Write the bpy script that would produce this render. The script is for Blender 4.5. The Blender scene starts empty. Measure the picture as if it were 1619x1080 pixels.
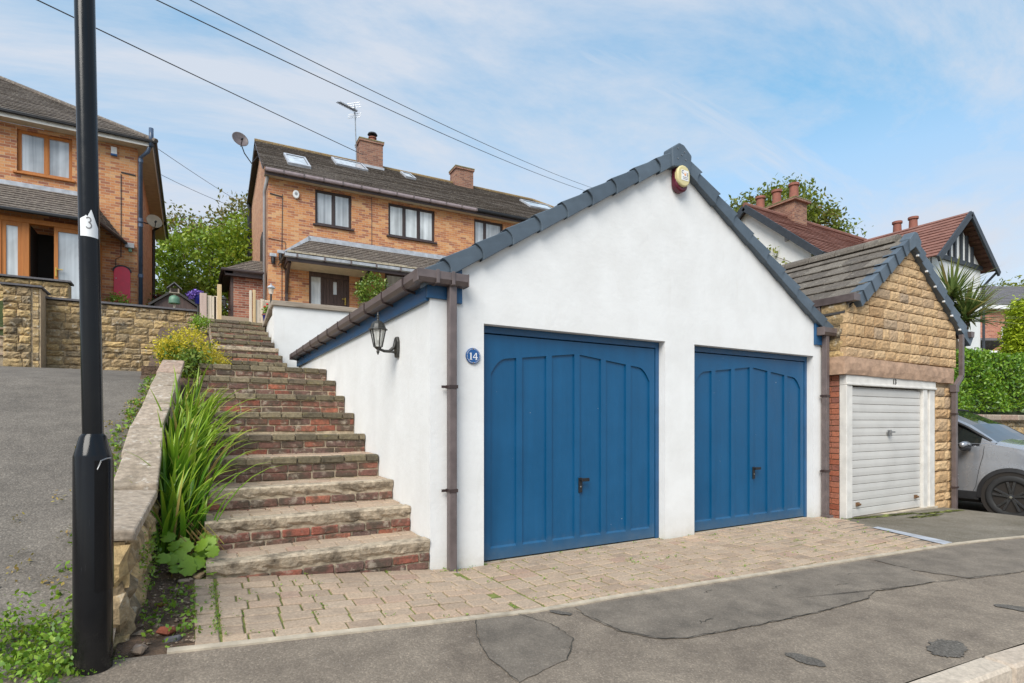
import bpy, bmesh, math, random
import numpy as np
from mathutils import Vector, Matrix
rad = math.radians
random.seed(7)
S = bpy.context.scene
COL = S.collection

# ------------------------------------------------------------------ camera
cam_d = bpy.data.cameras.new('camera')
cam_d.sensor_width = 36.0
cam_d.lens = 880.0 / 1619.0 * 36.0
cam_d.shift_y = 126.5 / 1619.0
cam_d.clip_start = 0.05
cam_d.clip_end = 3000
cam = bpy.data.objects.new('camera', cam_d)
cam.location = (-1.748, -4.408, 1.279)
cam.rotation_euler = (rad(90), 0, rad(-30))
COL.objects.link(cam)
S.camera = cam

# ------------------------------------------------------------------ sky
SKY_A, SKY_B = (2.914, 1.3028, 0), (6.02718, 12.06220, 0)
SUN_EL, SUN_AZ = rad(44), rad(229)          # azimuth clockwise from +Y
world = bpy.data.worlds.new('World')
S.world = world
world.use_nodes = True
wt = world.node_tree
for n in list(wt.nodes): wt.nodes.remove(n)
def wn(t, **k):
    n = wt.nodes.new(t)
    for a, b in k.items(): setattr(n, a, b)
    return n
wl = wt.links.new
out = wn('ShaderNodeOutputWorld'); bg = wn('ShaderNodeBackground')
bg.inputs['Strength'].default_value = 0.085
sky = wn('ShaderNodeTexSky', sky_type='NISHITA')
sky.sun_disc = False
sky.sun_elevation = SUN_EL; sky.sun_rotation = SUN_AZ
sky.altitude = 100; sky.air_density = 1.0; sky.dust_density = 0.4; sky.ozone_density = 1.0
tc = wn('ShaderNodeTexCoord')
sep = wn('ShaderNodeSeparateXYZ'); wl(tc.outputs['Generated'], sep.inputs[0])
zz = wn('ShaderNodeMath', operation='ADD'); wl(sep.outputs['Z'], zz.inputs[0]); zz.inputs[1].default_value = 0.22
zm = wn('ShaderNodeMath', operation='MAXIMUM'); wl(zz.outputs[0], zm.inputs[0]); zm.inputs[1].default_value = 0.1
px = wn('ShaderNodeMath', operation='DIVIDE'); wl(sep.outputs['X'], px.inputs[0]); wl(zm.outputs[0], px.inputs[1])
py = wn('ShaderNodeMath', operation='DIVIDE'); wl(sep.outputs['Y'], py.inputs[0]); wl(zm.outputs[0], py.inputs[1])
cmb = wn('ShaderNodeCombineXYZ'); wl(px.outputs[0], cmb.inputs[0]); wl(py.outputs[0], cmb.inputs[1])
def cloud_layer(rot, scale, loc, nscale, detail, rough, dist, p0, p1, amt):
    mp = wn('ShaderNodeMapping'); wl(cmb.outputs[0], mp.inputs[0])
    mp.inputs['Rotation'].default_value = (0, 0, rad(rot)); mp.inputs['Scale'].default_value = scale; mp.inputs['Location'].default_value = loc
    n1 = wn('ShaderNodeTexNoise'); wl(mp.outputs[0], n1.inputs['Vector'])
    n1.inputs['Scale'].default_value = nscale; n1.inputs['Detail'].default_value = detail; n1.inputs['Roughness'].default_value = rough; n1.inputs['Distortion'].default_value = dist
    r1 = wn('ShaderNodeValToRGB'); wl(n1.outputs['Fac'], r1.inputs[0])
    r1.color_ramp.elements[0].position = p0; r1.color_ramp.elements[0].color = (0, 0, 0, 1)
    r1.color_ramp.elements[1].position = p1; r1.color_ramp.elements[1].color = (amt, amt, amt, 1)
    return r1.outputs[0]
c1 = cloud_layer(28, (0.5, 1.7, 1), SKY_A, 1.15, 8, 0.64, 0.9, 0.38, 0.62, 0.95)      # thin streaks
c2 = cloud_layer(15, (0.55, 0.9, 1), SKY_B, 0.78, 9, 0.66, 1.0, 0.36, 0.57, 0.95)      # broad soft banks
cm = wn('ShaderNodeMath', operation='MAXIMUM'); wl(c1, cm.inputs[0]); wl(c2, cm.inputs[1])
# thin veil that thickens towards the horizon
hz = wn('ShaderNodeMapRange'); wl(sep.outputs['Z'], hz.inputs['Value'])
hz.inputs['From Min'].default_value = 0.05; hz.inputs['From Max'].default_value = 0.46
hz.inputs['To Min'].default_value = 0.58; hz.inputs['To Max'].default_value = 0.16
fx = wn('ShaderNodeMath', operation='MAXIMUM'); wl(cm.outputs[0], fx.inputs[0]); wl(hz.outputs[0], fx.inputs[1])
CLOUD_COL = wn('ShaderNodeRGB'); CLOUD_COL.outputs[0].default_value = (2.78, 3.02, 3.42, 1)
tint = wn('ShaderNodeMix', data_type='RGBA', blend_type='MULTIPLY'); tint.inputs[0].default_value = 1.0
wl(sky.outputs[0], tint.inputs[6]); tr = wn('ShaderNodeValToRGB'); wl(sep.outputs['Z'], tr.inputs[0]); wl(tr.outputs[0], tint.inputs[7])
for k, (p_, c_) in enumerate([(0.0, (0.60, 0.55, 0.52)), (0.27, (0.93, 0.86, 0.76)), (0.38, (0.86, 1.05, 0.98)), (0.47, (0.62, 1.06, 1.02)), (0.60, (0.44, 1.10, 1.14))]):
    el_ = tr.color_ramp.elements[k] if k < 2 else tr.color_ramp.elements.new(p_)
    el_.position = p_; el_.color = (*c_, 1)
mixc = wn('ShaderNodeMix', data_type='RGBA'); wl(fx.outputs[0], mixc.inputs[0]); wl(tint.outputs[2], mixc.inputs[6]); wl(CLOUD_COL.outputs[0], mixc.inputs[7])
wl(mixc.outputs[2], bg.inputs['Color']); wl(bg.outputs[0], out.inputs[0])

# ------------------------------------------------------------------ sun (bright overcast: wide and soft)
sun_d = bpy.data.lights.new('sun', 'SUN')
sun_d.energy = 1.5; sun_d.angle = rad(38); sun_d.color = (1.0, 0.94, 0.86)
sun = bpy.data.objects.new('sun', sun_d); COL.objects.link(sun)
sd = Vector((math.sin(SUN_AZ) * math.cos(SUN_EL), math.cos(SUN_AZ) * math.cos(SUN_EL), math.sin(SUN_EL)))
sun.rotation_euler = sd.to_track_quat('Z', 'Y').to_euler()
sun.location = sd * 30

S.view_settings.view_transform = 'Standard'
S.view_settings.look = 'None'
S.view_settings.exposure = 1.54
S.view_settings.gamma = 1.0
S.view_settings.use_curve_mapping = False
S.render.engine = 'CYCLES'

# ================================================================== helpers
class Frame:
    def __init__(s, o=(0, 0, 0), deg=0):
        s.o = o; a = rad(deg); s.c = math.cos(a); s.s = math.sin(a); s.deg = deg
    def w(s, p):
        return (s.o[0] + p[0] * s.c - p[1] * s.s, s.o[1] + p[0] * s.s + p[1] * s.c, s.o[2] + p[2])
W0 = Frame()

def wloc(o):
    v = Vector((0, 0, 0))
    while o is not None:
        v += o.location; o = o.parent
    return v

class MB:
    """collects faces, then links them as one mesh object"""
    def __init__(s, fr=W0): s.v = []; s.f = []; s.fr = fr; s.smooth_from = None
    def add(s, vs, fs):
        o = len(s.v); s.v.extend(vs); s.f.extend([tuple(i + o for i in f) for f in fs]); return s
    def poly(s, pts): return s.add([tuple(p) for p in pts], [tuple(range(len(pts)))])
    def box(s, x0, x1, y0, y1, z0, z1):
        return s.add([(x0,y0,z0),(x1,y0,z0),(x1,y1,z0),(x0,y1,z0),(x0,y0,z1),(x1,y0,z1),(x1,y1,z1),(x0,y1,z1)],
                     [(0,3,2,1),(4,5,6,7),(0,1,5,4),(1,2,6,5),(2,3,7,6),(3,0,4,7)])
    def prism(s, pts, axis, a0, a1):
        """extrude a 2d outline along axis; outline coordinates are the other two axes in order"""
        def mk(p, a):
            return {'x': (a, p[0], p[1]), 'y': (p[0], a, p[1]), 'z': (p[0], p[1], a)}[axis]
        n = len(pts); vs = [mk(p, a0) for p in pts] + [mk(p, a1) for p in pts]
        fs = [tuple(range(n))[::-1], tuple(range(n, 2 * n))] + [(i, (i + 1) % n, (i + 1) % n + n, i + n) for i in range(n)]
        return s.add(vs, fs)
    def tube(s, path, r, n=8, caps=True, r1=None):
        path = [Vector(p) for p in path]; m = len(path); vs = []; fs = []
        up = Vector((0.123, 0.31, 0.94)).normalized()
        for i, p in enumerate(path):
            d = (path[min(i + 1, m - 1)] - path[max(i - 1, 0)]).normalized()
            a = d.cross(up)
            if a.length < 0.05: a = d.cross(Vector((1, 0.2, 0)))
            a.normalize(); b = d.cross(a)
            rr = r if r1 is None else r + (r1 - r) * i / (m - 1)
            for k in range(n):
                t = 2 * math.pi * k / n
                vs.append(tuple(p + a * (rr * math.cos(t)) + b * (rr * math.sin(t))))
        for i in range(m - 1):
            for k in range(n):
                fs.append((i*n+k, i*n+(k+1)%n, (i+1)*n+(k+1)%n, (i+1)*n+k))
        if caps: fs += [tuple(range(n))[::-1], tuple(range((m-1)*n, m*n))]
        return s.add(vs, fs)
    def bar(s, a, b, w, h=None, up=(0, 0, 1)):
        """rectangular bar from a to b"""
        h = h or w; a = Vector(a); b = Vector(b); d = (b - a).normalized(); u = Vector(up)
        sx = d.cross(u)
        if sx.length < 1e-3: sx = d.cross(Vector((1, 0, 0)))
        sx.normalize(); uu = sx.cross(d)
        vs = []
        for p in (a, b):
            for i, j in ((-1,-1),(1,-1),(1,1),(-1,1)): vs.append(tuple(p + sx*(i*w/2) + uu*(j*h/2)))
        return s.add(vs, [(0,3,2,1),(4,5,6,7),(0,1,5,4),(1,2,6,5),(2,3,7,6),(3,0,4,7)])
    def lathe(s, prof, c, n=16, axis='z', caps=True):
        vs = []; fs = []; m = len(prof)
        for r, h in prof:
            for k in range(n):
                t = 2 * math.pi * (k + 0.5) / n
                a, b = r * math.cos(t), r * math.sin(t)
                p = {'z': (a, b, h), 'y': (a, h, b), 'x': (h, a, b)}[axis]
                vs.append((c[0] + p[0], c[1] + p[1], c[2] + p[2]))
        for i in range(m - 1):
            for k in range(n):
                fs.append((i*n+k, i*n+(k+1)%n, (i+1)*n+(k+1)%n, (i+1)*n+k))
        if caps: fs += [tuple(range(n))[::-1], tuple(range((m-1)*n, m*n))]
        return s.add(vs, fs)
    def grid(s, fn, nu, nv):
        vs = [tuple(fn(i / nu, j / nv)) for j in range(nv + 1) for i in range(nu + 1)]
        fs = [(j*(nu+1)+i, j*(nu+1)+i+1, (j+1)*(nu+1)+i+1, (j+1)*(nu+1)+i) for j in range(nv) for i in range(nu)]
        return s.add(vs, fs)
    def wall(s, x0, x1, y0, y1, z0, z1, holes=()):
        """wall along x with rectangular openings (hx0,hx1,hz0,hz1)"""
        xs = sorted({x0, x1} | {min(max(h[i], x0), x1) for h in holes for i in (0, 1)})
        for a, b in zip(xs[:-1], xs[1:]):
            if b - a < 1e-6: continue
            m = (a + b) / 2
            cuts = sorted([(h[2], h[3]) for h in holes if h[0] < m < h[1]])
            z = z0
            for c0, c1 in cuts:
                if c0 > z: s.box(a, b, y0, y1, z, c0)
                z = max(z, c1)
            if z < z1: s.box(a, b, y0, y1, z, z1)
        return s
    def build(s, name, mat, parent=None, smooth=False, bevel=0, seg=2, uv=True, label=None, autosmooth=None, recalc=True):
        fr = s.fr; o = wloc(parent) if parent else Vector((0, 0, 0))
        vs = [fr.w(p) for p in s.v]
        me = bpy.data.meshes.new(name)
        me.from_pydata([(p[0]-o[0], p[1]-o[1], p[2]-o[2]) for p in vs], [], s.f)
        me.update()
        if recalc and len(s.f) < 20000:
            bm = bmesh.new(); bm.from_mesh(me); bmesh.ops.recalc_face_normals(bm, faces=bm.faces); bm.to_mesh(me); bm.free()
        if uv and len(s.f) < 60000:
            u = me.uv_layers.new(name='UVMap')
            lv = s.v
            for p in me.polygons:
                n = p.normal
                nx = n[0]*fr.c + n[1]*fr.s; ny = -n[0]*fr.s + n[1]*fr.c; nz = n[2]
                ax, ay, az = abs(nx), abs(ny), abs(nz)
                for li in p.loop_indices:
                    q = lv[me.loops[li].vertex_index]
                    if ay >= ax and ay >= az * 0.9: t = (q[0], q[2])
                    elif ax >= ay and ax >= az * 0.9: t = (q[1], q[2])
                    else: t = (q[0], q[1])
                    u.data[li].uv = t
        ob = bpy.data.objects.new(name, me); COL.objects.link(ob)
        if mat: me.materials.append(mat)
        if parent: ob.parent = parent
        if smooth:
            for p in me.polygons: p.use_smooth = True
            if autosmooth:
                try: me.set_sharp_from_angle(angle=rad(autosmooth))
                except Exception: pass
        if bevel:
            b = ob.modifiers.new('Bevel', 'BEVEL'); b.width = bevel; b.segments = seg; b.limit_method = 'ANGLE'; b.angle_limit = rad(35); b.harden_normals = False
        if label: ob['label'] = label
        return ob

def tag(o, label, cat, group=None):
    o['label'] = label; o['category'] = cat
    if group: o['group'] = group
    return o
def thing(name, label, cat, loc=(0, 0, 0), group=None):
    o = bpy.data.objects.new(name, None); COL.objects.link(o); o.location = loc; o.empty_display_size = 0.2
    return tag(o, label, cat, group)
def structure(o): o['kind'] = 'structure'; return o
def stuff(o): o['kind'] = 'stuff'; return o

def mesh_data(name, vs, fs, mat=None, smooth=False):
    me = bpy.data.meshes.new(name); me.from_pydata(vs, [], fs); me.update()
    if smooth:
        for p in me.polygons: p.use_smooth = True
    if mat: me.materials.append(mat)
    return me
def inst(name, me, parent, loc, rot=(0, 0, 0), scale=(1, 1, 1)):
    o = bpy.data.objects.new(name, me); COL.objects.link(o)
    if parent:
        o.parent = parent; pl = wloc(parent); loc = (loc[0]-pl[0], loc[1]-pl[1], loc[2]-pl[2])
    o.location = loc; o.rotation_euler = rot; o.scale = scale
    return o

def chamfer_mesh(name, w, d, h, c, mat, jit=0.0, seed=0, mats=None):
    """box with chamfered edges, centred; jit roughens the corners"""
    R = random.Random(seed); vs = []; idx = {}
    for sx in (-1, 1):
        for sy in (-1, 1):
            for sz in (-1, 1):
                jx, jy, jz = (R.uniform(-jit, jit) for _ in range(3))
                for a in range(3):
                    p = [sx*(w/2 - c), sy*(d/2 - c), sz*(h/2 - c)]
                    p[a] += c * (sx, sy, sz)[a]
                    idx[(sx, sy, sz, a)] = len(vs); vs.append((p[0]+jx, p[1]+jy, p[2]+jz))
    I = lambda sx, sy, sz, a: idx[(sx, sy, sz, a)]
    fs = []
    for q in (-1, 1):
        fs.append([I(q,-1,-1,0), I(q,1,-1,0), I(q,1,1,0), I(q,-1,1,0)])
        fs.append([I(-1,q,-1,1), I(1,q,-1,1), I(1,q,1,1), I(-1,q,1,1)])
        fs.append([I(-1,-1,q,2), I(1,-1,q,2), I(1,1,q,2), I(-1,1,q,2)])
    for a in (-1, 1):
        for b in (-1, 1):
            fs.append([I(a,b,-1,0), I(a,b,1,0), I(a,b,1,1), I(a,b,-1,1)])
            fs.append([I(a,-1,b,0), I(a,1,b,0), I(a,1,b,2), I(a,-1,b,2)])
            fs.append([I(-1,a,b,1), I(1,a,b,1), I(1,a,b,2), I(-1,a,b,2)])
    for sx in (-1, 1):
        for sy in (-1, 1):
            for sz in (-1, 1): fs.append([I(sx,sy,sz,0), I(sx,sy,sz,1), I(sx,sy,sz,2)])
    me = mesh_data(name, vs, fs, mat)
    bm = bmesh.new(); bm.from_mesh(me); bmesh.ops.recalc_face_normals(bm, faces=bm.faces); bm.to_mesh(me); bm.free()
    return me

def stone_mesh(name, w, h, depth, mat, seed, bulge=0.02, edge=0.014, jit=0.006, nx=4, nz=3, clip=None):
    """rock-faced block, face towards -Y at y=0, back at y=depth; origin at lower left; clip(z)->(xmin,xmax) in local x"""
    R = random.Random(seed); vs = []; fs = []
    for j in range(nz + 1):
        for i in range(nx + 1):
            bx = i in (0, nx); bz = j in (0, nz)
            x = w * i / nx; z = h * j / nz
            if not bx: x += R.uniform(-0.25, 0.25) * w / nx
            else: x += R.uniform(-jit, jit) * 0.7
            if not bz: z += R.uniform(-0.25, 0.25) * h / nz
            else: z += R.uniform(-jit, jit) * 0.8
            y = (edge if (bx or bz) else -R.uniform(0.1, 1.0) * bulge) + R.uniform(-jit, jit) * 0.5
            if clip:
                a, b = clip(z); x = min(max(x, a), b)
            vs.append((x, y, z))
    W = nx + 1
    fs = [(j*W+i, j*W+i+1, (j+1)*W+i+1, (j+1)*W+i) for j in range(nz) for i in range(nx)]
    ring = [i for i in range(W)] + [j*W+nx for j in range(1, nz+1)] + [nz*W+i for i in range(nx-1, -1, -1)] + [j*W for j in range(nz-1, 0, -1)]
    o = len(vs)
    for r in ring: vs.append((vs[r][0], depth, vs[r][2]))
    n = len(ring)
    for k in range(n): fs.append((ring[(k+1) % n], ring[k], o+k, o+(k+1) % n))
    return mesh_data(name, vs, fs, mat)

def text_mesh(s, size, depth, mat, name):
    cu = bpy.data.curves.new(name, 'FONT'); cu.body = s; cu.size = size; cu.extrude = depth; cu.align_x = 'CENTER'; cu.align_y = 'CENTER'
    ob = bpy.data.objects.new(name, cu); COL.objects.link(ob)
    dg = bpy.context.evaluated_depsgraph_get(); dg.update()
    me = bpy.data.meshes.new_from_object(ob.evaluated_get(dg))
    bpy.data.objects.remove(ob); bpy.data.curves.remove(cu)
    me.materials.clear(); me.materials.append(mat); me.name = name
    return me

# ================================================================== materials
def nt_new(name):
    m = bpy.data.materials.new(name); m.use_nodes = True
    t = m.node_tree
    for n in list(t.nodes): t.nodes.remove(n)
    o = t.nodes.new('ShaderNodeOutputMaterial'); b = t.nodes.new('ShaderNodeBsdfPrincipled')
    t.links.new(b.outputs[0], o.inputs[0])
    return m, t, b, o
def ramp(t, stops, inp=None, interp='LINEAR'):
    r = t.nodes.new('ShaderNodeValToRGB'); cr = r.color_ramp; cr.interpolation = interp
    while len(cr.elements) < len(stops): cr.elements.new(0.5)
    for e, (p, c) in zip(cr.elements, stops):
        e.position = p; e.color = (*c, 1) if len(c) == 3 else c
    if inp is not None: t.links.new(inp, r.inputs[0])
    return r
def noise(t, vec, scale, detail=4, rough=0.55, dist=0.0, sc3=None):
    n = t.nodes.new('ShaderNodeTexNoise')
    n.inputs['Scale'].default_value = scale; n.inputs['Detail'].default_value = detail; n.inputs['Roughness'].default_value = rough; n.inputs['Distortion'].default_value = dist
    if sc3:
        m = t.nodes.new('ShaderNodeMapping'); m.inputs['Scale'].default_value = sc3; t.links.new(vec, m.inputs[0]); vec = m.outputs[0]
    t.links.new(vec, n.inputs['Vector'])
    return n
def mixc_(t, fac, a, b, mode='MIX'):
    m = t.nodes.new('ShaderNodeMix'); m.data_type = 'RGBA'; m.blend_type = mode
    for v, i in ((fac, 0), (a, 6), (b, 7)):
        if hasattr(v, 'is_linked'): t.links.new(v, m.inputs[i])
        elif i == 0: m.inputs[0].default_value = v
        else: m.inputs[i].default_value = (*v, 1)
    return m.outputs[2]
def mathn(t, op, a, b=None, clamp=False):
    m = t.nodes.new('ShaderNodeMath'); m.operation = op; m.use_clamp = clamp
    for v, i in ((a, 0), (b, 1)):
        if v is None: continue
        if hasattr(v, 'is_linked'): t.links.new(v, m.inputs[i])
        else: m.inputs[i].default_value = v
    return m.outputs[0]
def bump(t, b, h, strength, dist=0.01, prev=None):
    n = t.nodes.new('ShaderNodeBump'); n.inputs['Strength'].default_value = strength; n.inputs['Distance'].default_value = dist
    t.links.new(h, n.inputs['Height'])
    if prev is not None: t.links.new(prev, n.inputs['Normal'])
    t.links.new(n.outputs[0], b.inputs['Normal'])
    return n.outputs[0]
def wpos(t):
    return t.nodes.new('ShaderNodeNewGeometry').outputs['Position']
def orand(t): return t.nodes.new('ShaderNodeObjectInfo').outputs['Random']

def mat_plain(name, col, rough=0.6, var=0.12, scale=8, bmp=0.1, bscale=120, bdist=0.004, metal=0.0, spec=0.5, coat=0.0):
    m, t, b, o = nt_new(name); p = wpos(t)
    n = noise(t, p, scale, 5)
    lo = tuple(max(0, c * (1 - var)) for c in col); hi = tuple(min(1, c * (1 + var)) for c in col)
    r = ramp(t, [(0.3, lo), (0.7, hi)], n.outputs['Fac'])
    t.links.new(r.outputs[0], b.inputs['Base Color'])
    rr = ramp(t, [(0.3, (max(0, rough-0.08),)*3), (0.7, (min(1, rough+0.08),)*3)], n.outputs['Fac']); t.links.new(rr.outputs[0], b.inputs['Roughness'])
    b.inputs['Metallic'].default_value = metal; b.inputs['Specular IOR Level'].default_value = spec
    if coat: b.inputs['Coat Weight'].default_value = coat; b.inputs['Coat Roughness'].default_value = 0.05
    if bmp:
        n2 = noise(t, p, bscale, 3); bump(t, b, n2.outputs['Fac'], bmp, bdist)
    return m

def mat_pieces(name, stops, rough=0.85, *a_, island=False, **k_):
    return mat_pieces_(name, stops, rough, *a_, island=island, **k_)
def mat_pieces_(name, stops, rough=0.85, grain=0.35, gscale=40, bmp=0.5, bscale=70, bdist=0.006, moss=None, dark=None, island=False):
    """colour picked per object, broken up by grain; optional moss / dark stain in patches"""
    m, t, b, o = nt_new(name); p = wpos(t); q = t.nodes.new('ShaderNodeNewGeometry').outputs['Random Per Island'] if island else orand(t)
    base = ramp(t, stops, q, 'LINEAR').outputs[0]
    n = noise(t, p, gscale, 6, 0.65)
    g = ramp(t, [(0.25, (1-grain,)*3), (0.75, (1+grain*0.6,)*3)], n.outputs['Fac']).outputs[0]
    c = mixc_(t, 1.0, base, g, 'MULTIPLY')
    if dark:
        n3 = noise(t, p, dark[1], 6, 0.6); f = ramp(t, [(dark[2], (0,)*3), (dark[2]+0.16, (dark[3],)*3)], n3.outputs['Fac']).outputs[0]
        c = mixc_(t, f, c, dark[0])
    if moss:
        n4 = noise(t, p, moss[1], 6, 0.65); f = ramp(t, [(moss[2], (0,)*3), (moss[2]+0.12, (moss[3],)*3)], n4.outputs['Fac']).outputs[0]
        c = mixc_(t, f, c, moss[0])
    t.links.new(c, b.inputs['Base Color']); b.inputs['Roughness'].default_value = rough
    n2 = noise(t, p, bscale, 5, 0.6); bump(t, b, n2.outputs['Fac'], bmp, bdist)
    return m

def mat_brick(name, stops, mortar, bw=0.225, rh=0.075, ms=0.006, bmp=0.5, grain=0.25):
    m, t, b, o = nt_new(name)
    uv = t.nodes.new('ShaderNodeUVMap').outputs[0]; p = wpos(t)
    br = t.nodes.new('ShaderNodeTexBrick'); t.links.new(uv, br.inputs['Vector'])
    br.inputs['Color1'].default_value = (0, 0, 0, 1); br.inputs['Color2'].default_value = (1, 1, 1, 1); br.inputs['Mortar'].default_value = (0.5, 0.5, 0.5, 1)
    br.inputs['Scale'].default_value = 1; br.inputs['Mortar Size'].default_value = ms; br.inputs['Mortar Smooth'].default_value = 0.2
    br.inputs['Bias'].default_value = 0.0; br.inputs['Brick Width'].default_value = bw; br.inputs['Row Height'].default_value = rh
    big = noise(t, p, 0.9, 3)
    f = mathn(t, 'ADD', mathn(t, 'MULTIPLY', br.outputs['Color'], 0.75), mathn(t, 'MULTIPLY', big.outputs['Fac'], 0.25))
    base = ramp(t, stops, f).outputs[0]
    n = noise(t, p, 25, 5, 0.65); g = ramp(t, [(0.25, (1-grain,)*3), (0.75, (1+grain*0.5,)*3)], n.outputs['Fac']).outputs[0]
    c = mixc_(t, 1.0, base, g, 'MULTIPLY')
    c = mixc_(t, br.outputs['Fac'], c, mortar)
    t.links.new(c, b.inputs['Base Color']); b.inputs['Roughness'].default_value = 0.9
    h = mathn(t, 'SUBTRACT', mathn(t, 'MULTIPLY', n.outputs['Fac'], 0.4), br.outputs['Fac'])
    bump(t, b, h, bmp, 0.012)
    return m

def mat_leaf(name, stops, rough=0.5, trans=0.35, scale=1.5):
    m, t, b, o = nt_new(name); geo = t.nodes.new('ShaderNodeNewGeometry')
    n = noise(t, geo.outputs['Position'], scale, 3)
    f = mathn(t, 'ADD', mathn(t, 'MULTIPLY', geo.outputs['Random Per Island'], 0.6), mathn(t, 'MULTIPLY', n.outputs['Fac'], 0.4))
    c = ramp(t, stops, f).outputs[0]
    t.links.new(c, b.inputs['Base Color']); b.inputs['Roughness'].default_value = rough
    tr = t.nodes.new('ShaderNodeBsdfTranslucent'); t.links.new(mixc_(t, 0.6, c, (0.25, 0.32, 0.02)), tr.inputs[0])
    mx = t.nodes.new('ShaderNodeMixShader'); mx.inputs[0].default_value = trans
    t.links.new(b.outputs[0], mx.inputs[1]); t.links.new(tr.outputs[0], mx.inputs[2]); t.links.new(mx.outputs[0], o.inputs[0])
    return m

def mat_render():
    m, t, b, o = nt_new('white_render'); p = wpos(t)
    a = noise(t, p, 2.2, 6, 0.6); s = noise(t, p, 1.0, 6, 0.6, 0.3, (7, 7, 0.8))
    c = ramp(t, [(0.3, (0.70, 0.69, 0.675)), (0.62, (0.765, 0.76, 0.75))], a.outputs['Fac']).outputs[0]
    st = ramp(t, [(0.60, (0,)*3), (0.82, (0.25,)*3)], s.outputs['Fac']).outputs[0]
    c = mixc_(t, st, c, (0.56, 0.53, 0.47))
    # splash dirt in a ragged band at the foot of the walls
    sx = t.nodes.new('ShaderNodeSeparateXYZ'); t.links.new(p, sx.inputs[0])
    zz = mathn(t, 'ADD', sx.outputs['Z'], mathn(t, 'MULTIPLY', noise(t, p, 6, 6, 0.7).outputs['Fac'], -0.35))
    d = ramp(t, [(0.0, (0.55,)*3), (0.12, (0.18,)*3), (0.30, (0,)*3)], mathn(t, 'ADD', zz, 0.20)).outputs[0]
    c = mixc_(t, d, c, (0.50, 0.46, 0.38))
    t.links.new(c, b.inputs['Base Color']); b.inputs['Roughness'].default_value = 0.75; b.inputs['Specular IOR Level'].default_value = 0.25
    n1 = noise(t, p, 14, 5, 0.6); n2 = noise(t, p, 160, 3)
    h = mathn(t, 'ADD', n1.outputs['Fac'], mathn(t, 'MULTIPLY', n2.outputs['Fac'], 0.25))
    bump(t, b, h, 0.28, 0.012)
    return m
def mat_tarmac(name, dark, light, speck, sp_amt=0.55, patch=0.5):
    m, t, b, o = nt_new(name); p = wpos(t)
    big = noise(t, p, 0.8, 5, 0.6); mid = noise(t, p, 5, 5, 0.6)
    f = mathn(t, 'ADD', mathn(t, 'MULTIPLY', big.outputs['Fac'], patch), mathn(t, 'MULTIPLY', mid.outputs['Fac'], 1 - patch))
    c = ramp(t, [(0.36, dark), (0.66, light)], f).outputs[0]
    v = t.nodes.new('ShaderNodeTexVoronoi'); v.inputs['Scale'].default_value = 120; t.links.new(p, v.inputs['Vector'])
    bw = t.nodes.new('ShaderNodeRGBToBW'); t.links.new(v.outputs['Color'], bw.inputs[0])
    fl = ramp(t, [(0.0, (0.45,)*3), (0.5, (0.95,)*3), (0.8, (1.5,)*3), (1.0, (2.4,)*3)], bw.outputs[0]).outputs[0]
    c = mixc_(t, sp_amt, c, mixc_(t, 1.0, c, fl, 'MULTIPLY'))
    n5 = noise(t, p, 60, 4); wsp = ramp(t, [(0.66, (0,)*3), (0.72, (0.5,)*3)], n5.outputs['Fac']).outputs[0]
    c = mixc_(t, wsp, c, speck)
    t.links.new(c, b.inputs['Base Color']); b.inputs['Roughness'].default_value = 0.9; b.inputs['Specular IOR Level'].default_value = 0.3
    h = mathn(t, 'ADD', mathn(t, 'MULTIPLY', v.outputs['Distance'], -0.9), n5.outputs['Fac'])
    bump(t, b, h, 0.45, 0.004)
    return m
def mat_glass(name, col=(0.42, 0.47, 0.52), rough=0.05):
    m, t, b, o = nt_new(name); p = wpos(t)
    f = noise(t, p, 1.0, 3, 0.5, 0.2, (9, 9, 0.35)); n = noise(t, p, 1.1, 3, 0.5, 0.6, (1, 1, 0.8))
    c = ramp(t, [(0.34, tuple(x*0.42 for x in col)), (0.52, tuple(x*0.85 for x in col)), (0.70, tuple(min(1, x*1.25) for x in col))], mathn(t, 'ADD', mathn(t, 'MULTIPLY', f.outputs['Fac'], 0.45), mathn(t, 'MULTIPLY', n.outputs['Fac'], 0.55))).outputs[0]  # folds, dim room and pale reflections are painted into the opaque pane colour
    t.links.new(c, b.inputs['Base Color']); b.inputs['Roughness'].default_value = rough; b.inputs['Specular IOR Level'].default_value = 1.0
    bump(t, b, noise(t, p, 1.6, 2, 0.5).outputs['Fac'], 0.05, 0.02)
    return m
def mat_rooftile(name, stops, lichen=(0.42, 0.40, 0.34), amt=0.6, scale=7, lsc=28):
    m, t, b, o = nt_new(name); p = wpos(t)
    n = noise(t, p, scale, 6, 0.7); c = ramp(t, stops, n.outputs['Fac']).outputs[0]
    n2 = noise(t, p, lsc, 6, 0.75); f = ramp(t, [(0.53, (0,)*3), (0.63, (amt,)*3)], n2.outputs['Fac']).outputs[0]
    c = mixc_(t, f, c, lichen)
    t.links.new(c, b.inputs['Base Color']); b.inputs['Roughness'].default_value = 0.9
    bump(t, b, n2.outputs['Fac'], 0.6, 0.02)
    return m
def mat_wood(name, c0, c1, axis='z', rough=0.6, bmp=0.3):
    m, t, b, o = nt_new(name); p = wpos(t)
    sc = {'z': (30, 30, 2), 'x': (2, 30, 30), 'y': (30, 2, 30)}[axis]
    n = noise(t, p, 1.0, 6, 0.65, 0.6, sc); c = ramp(t, [(0.3, c0), (0.7, c1)], n.outputs['Fac']).outputs[0]
    t.links.new(c, b.inputs['Base Color']); b.inputs['Roughness'].default_value = rough
    bump(t, b, n.outputs['Fac'], bmp, 0.006)
    return m

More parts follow.
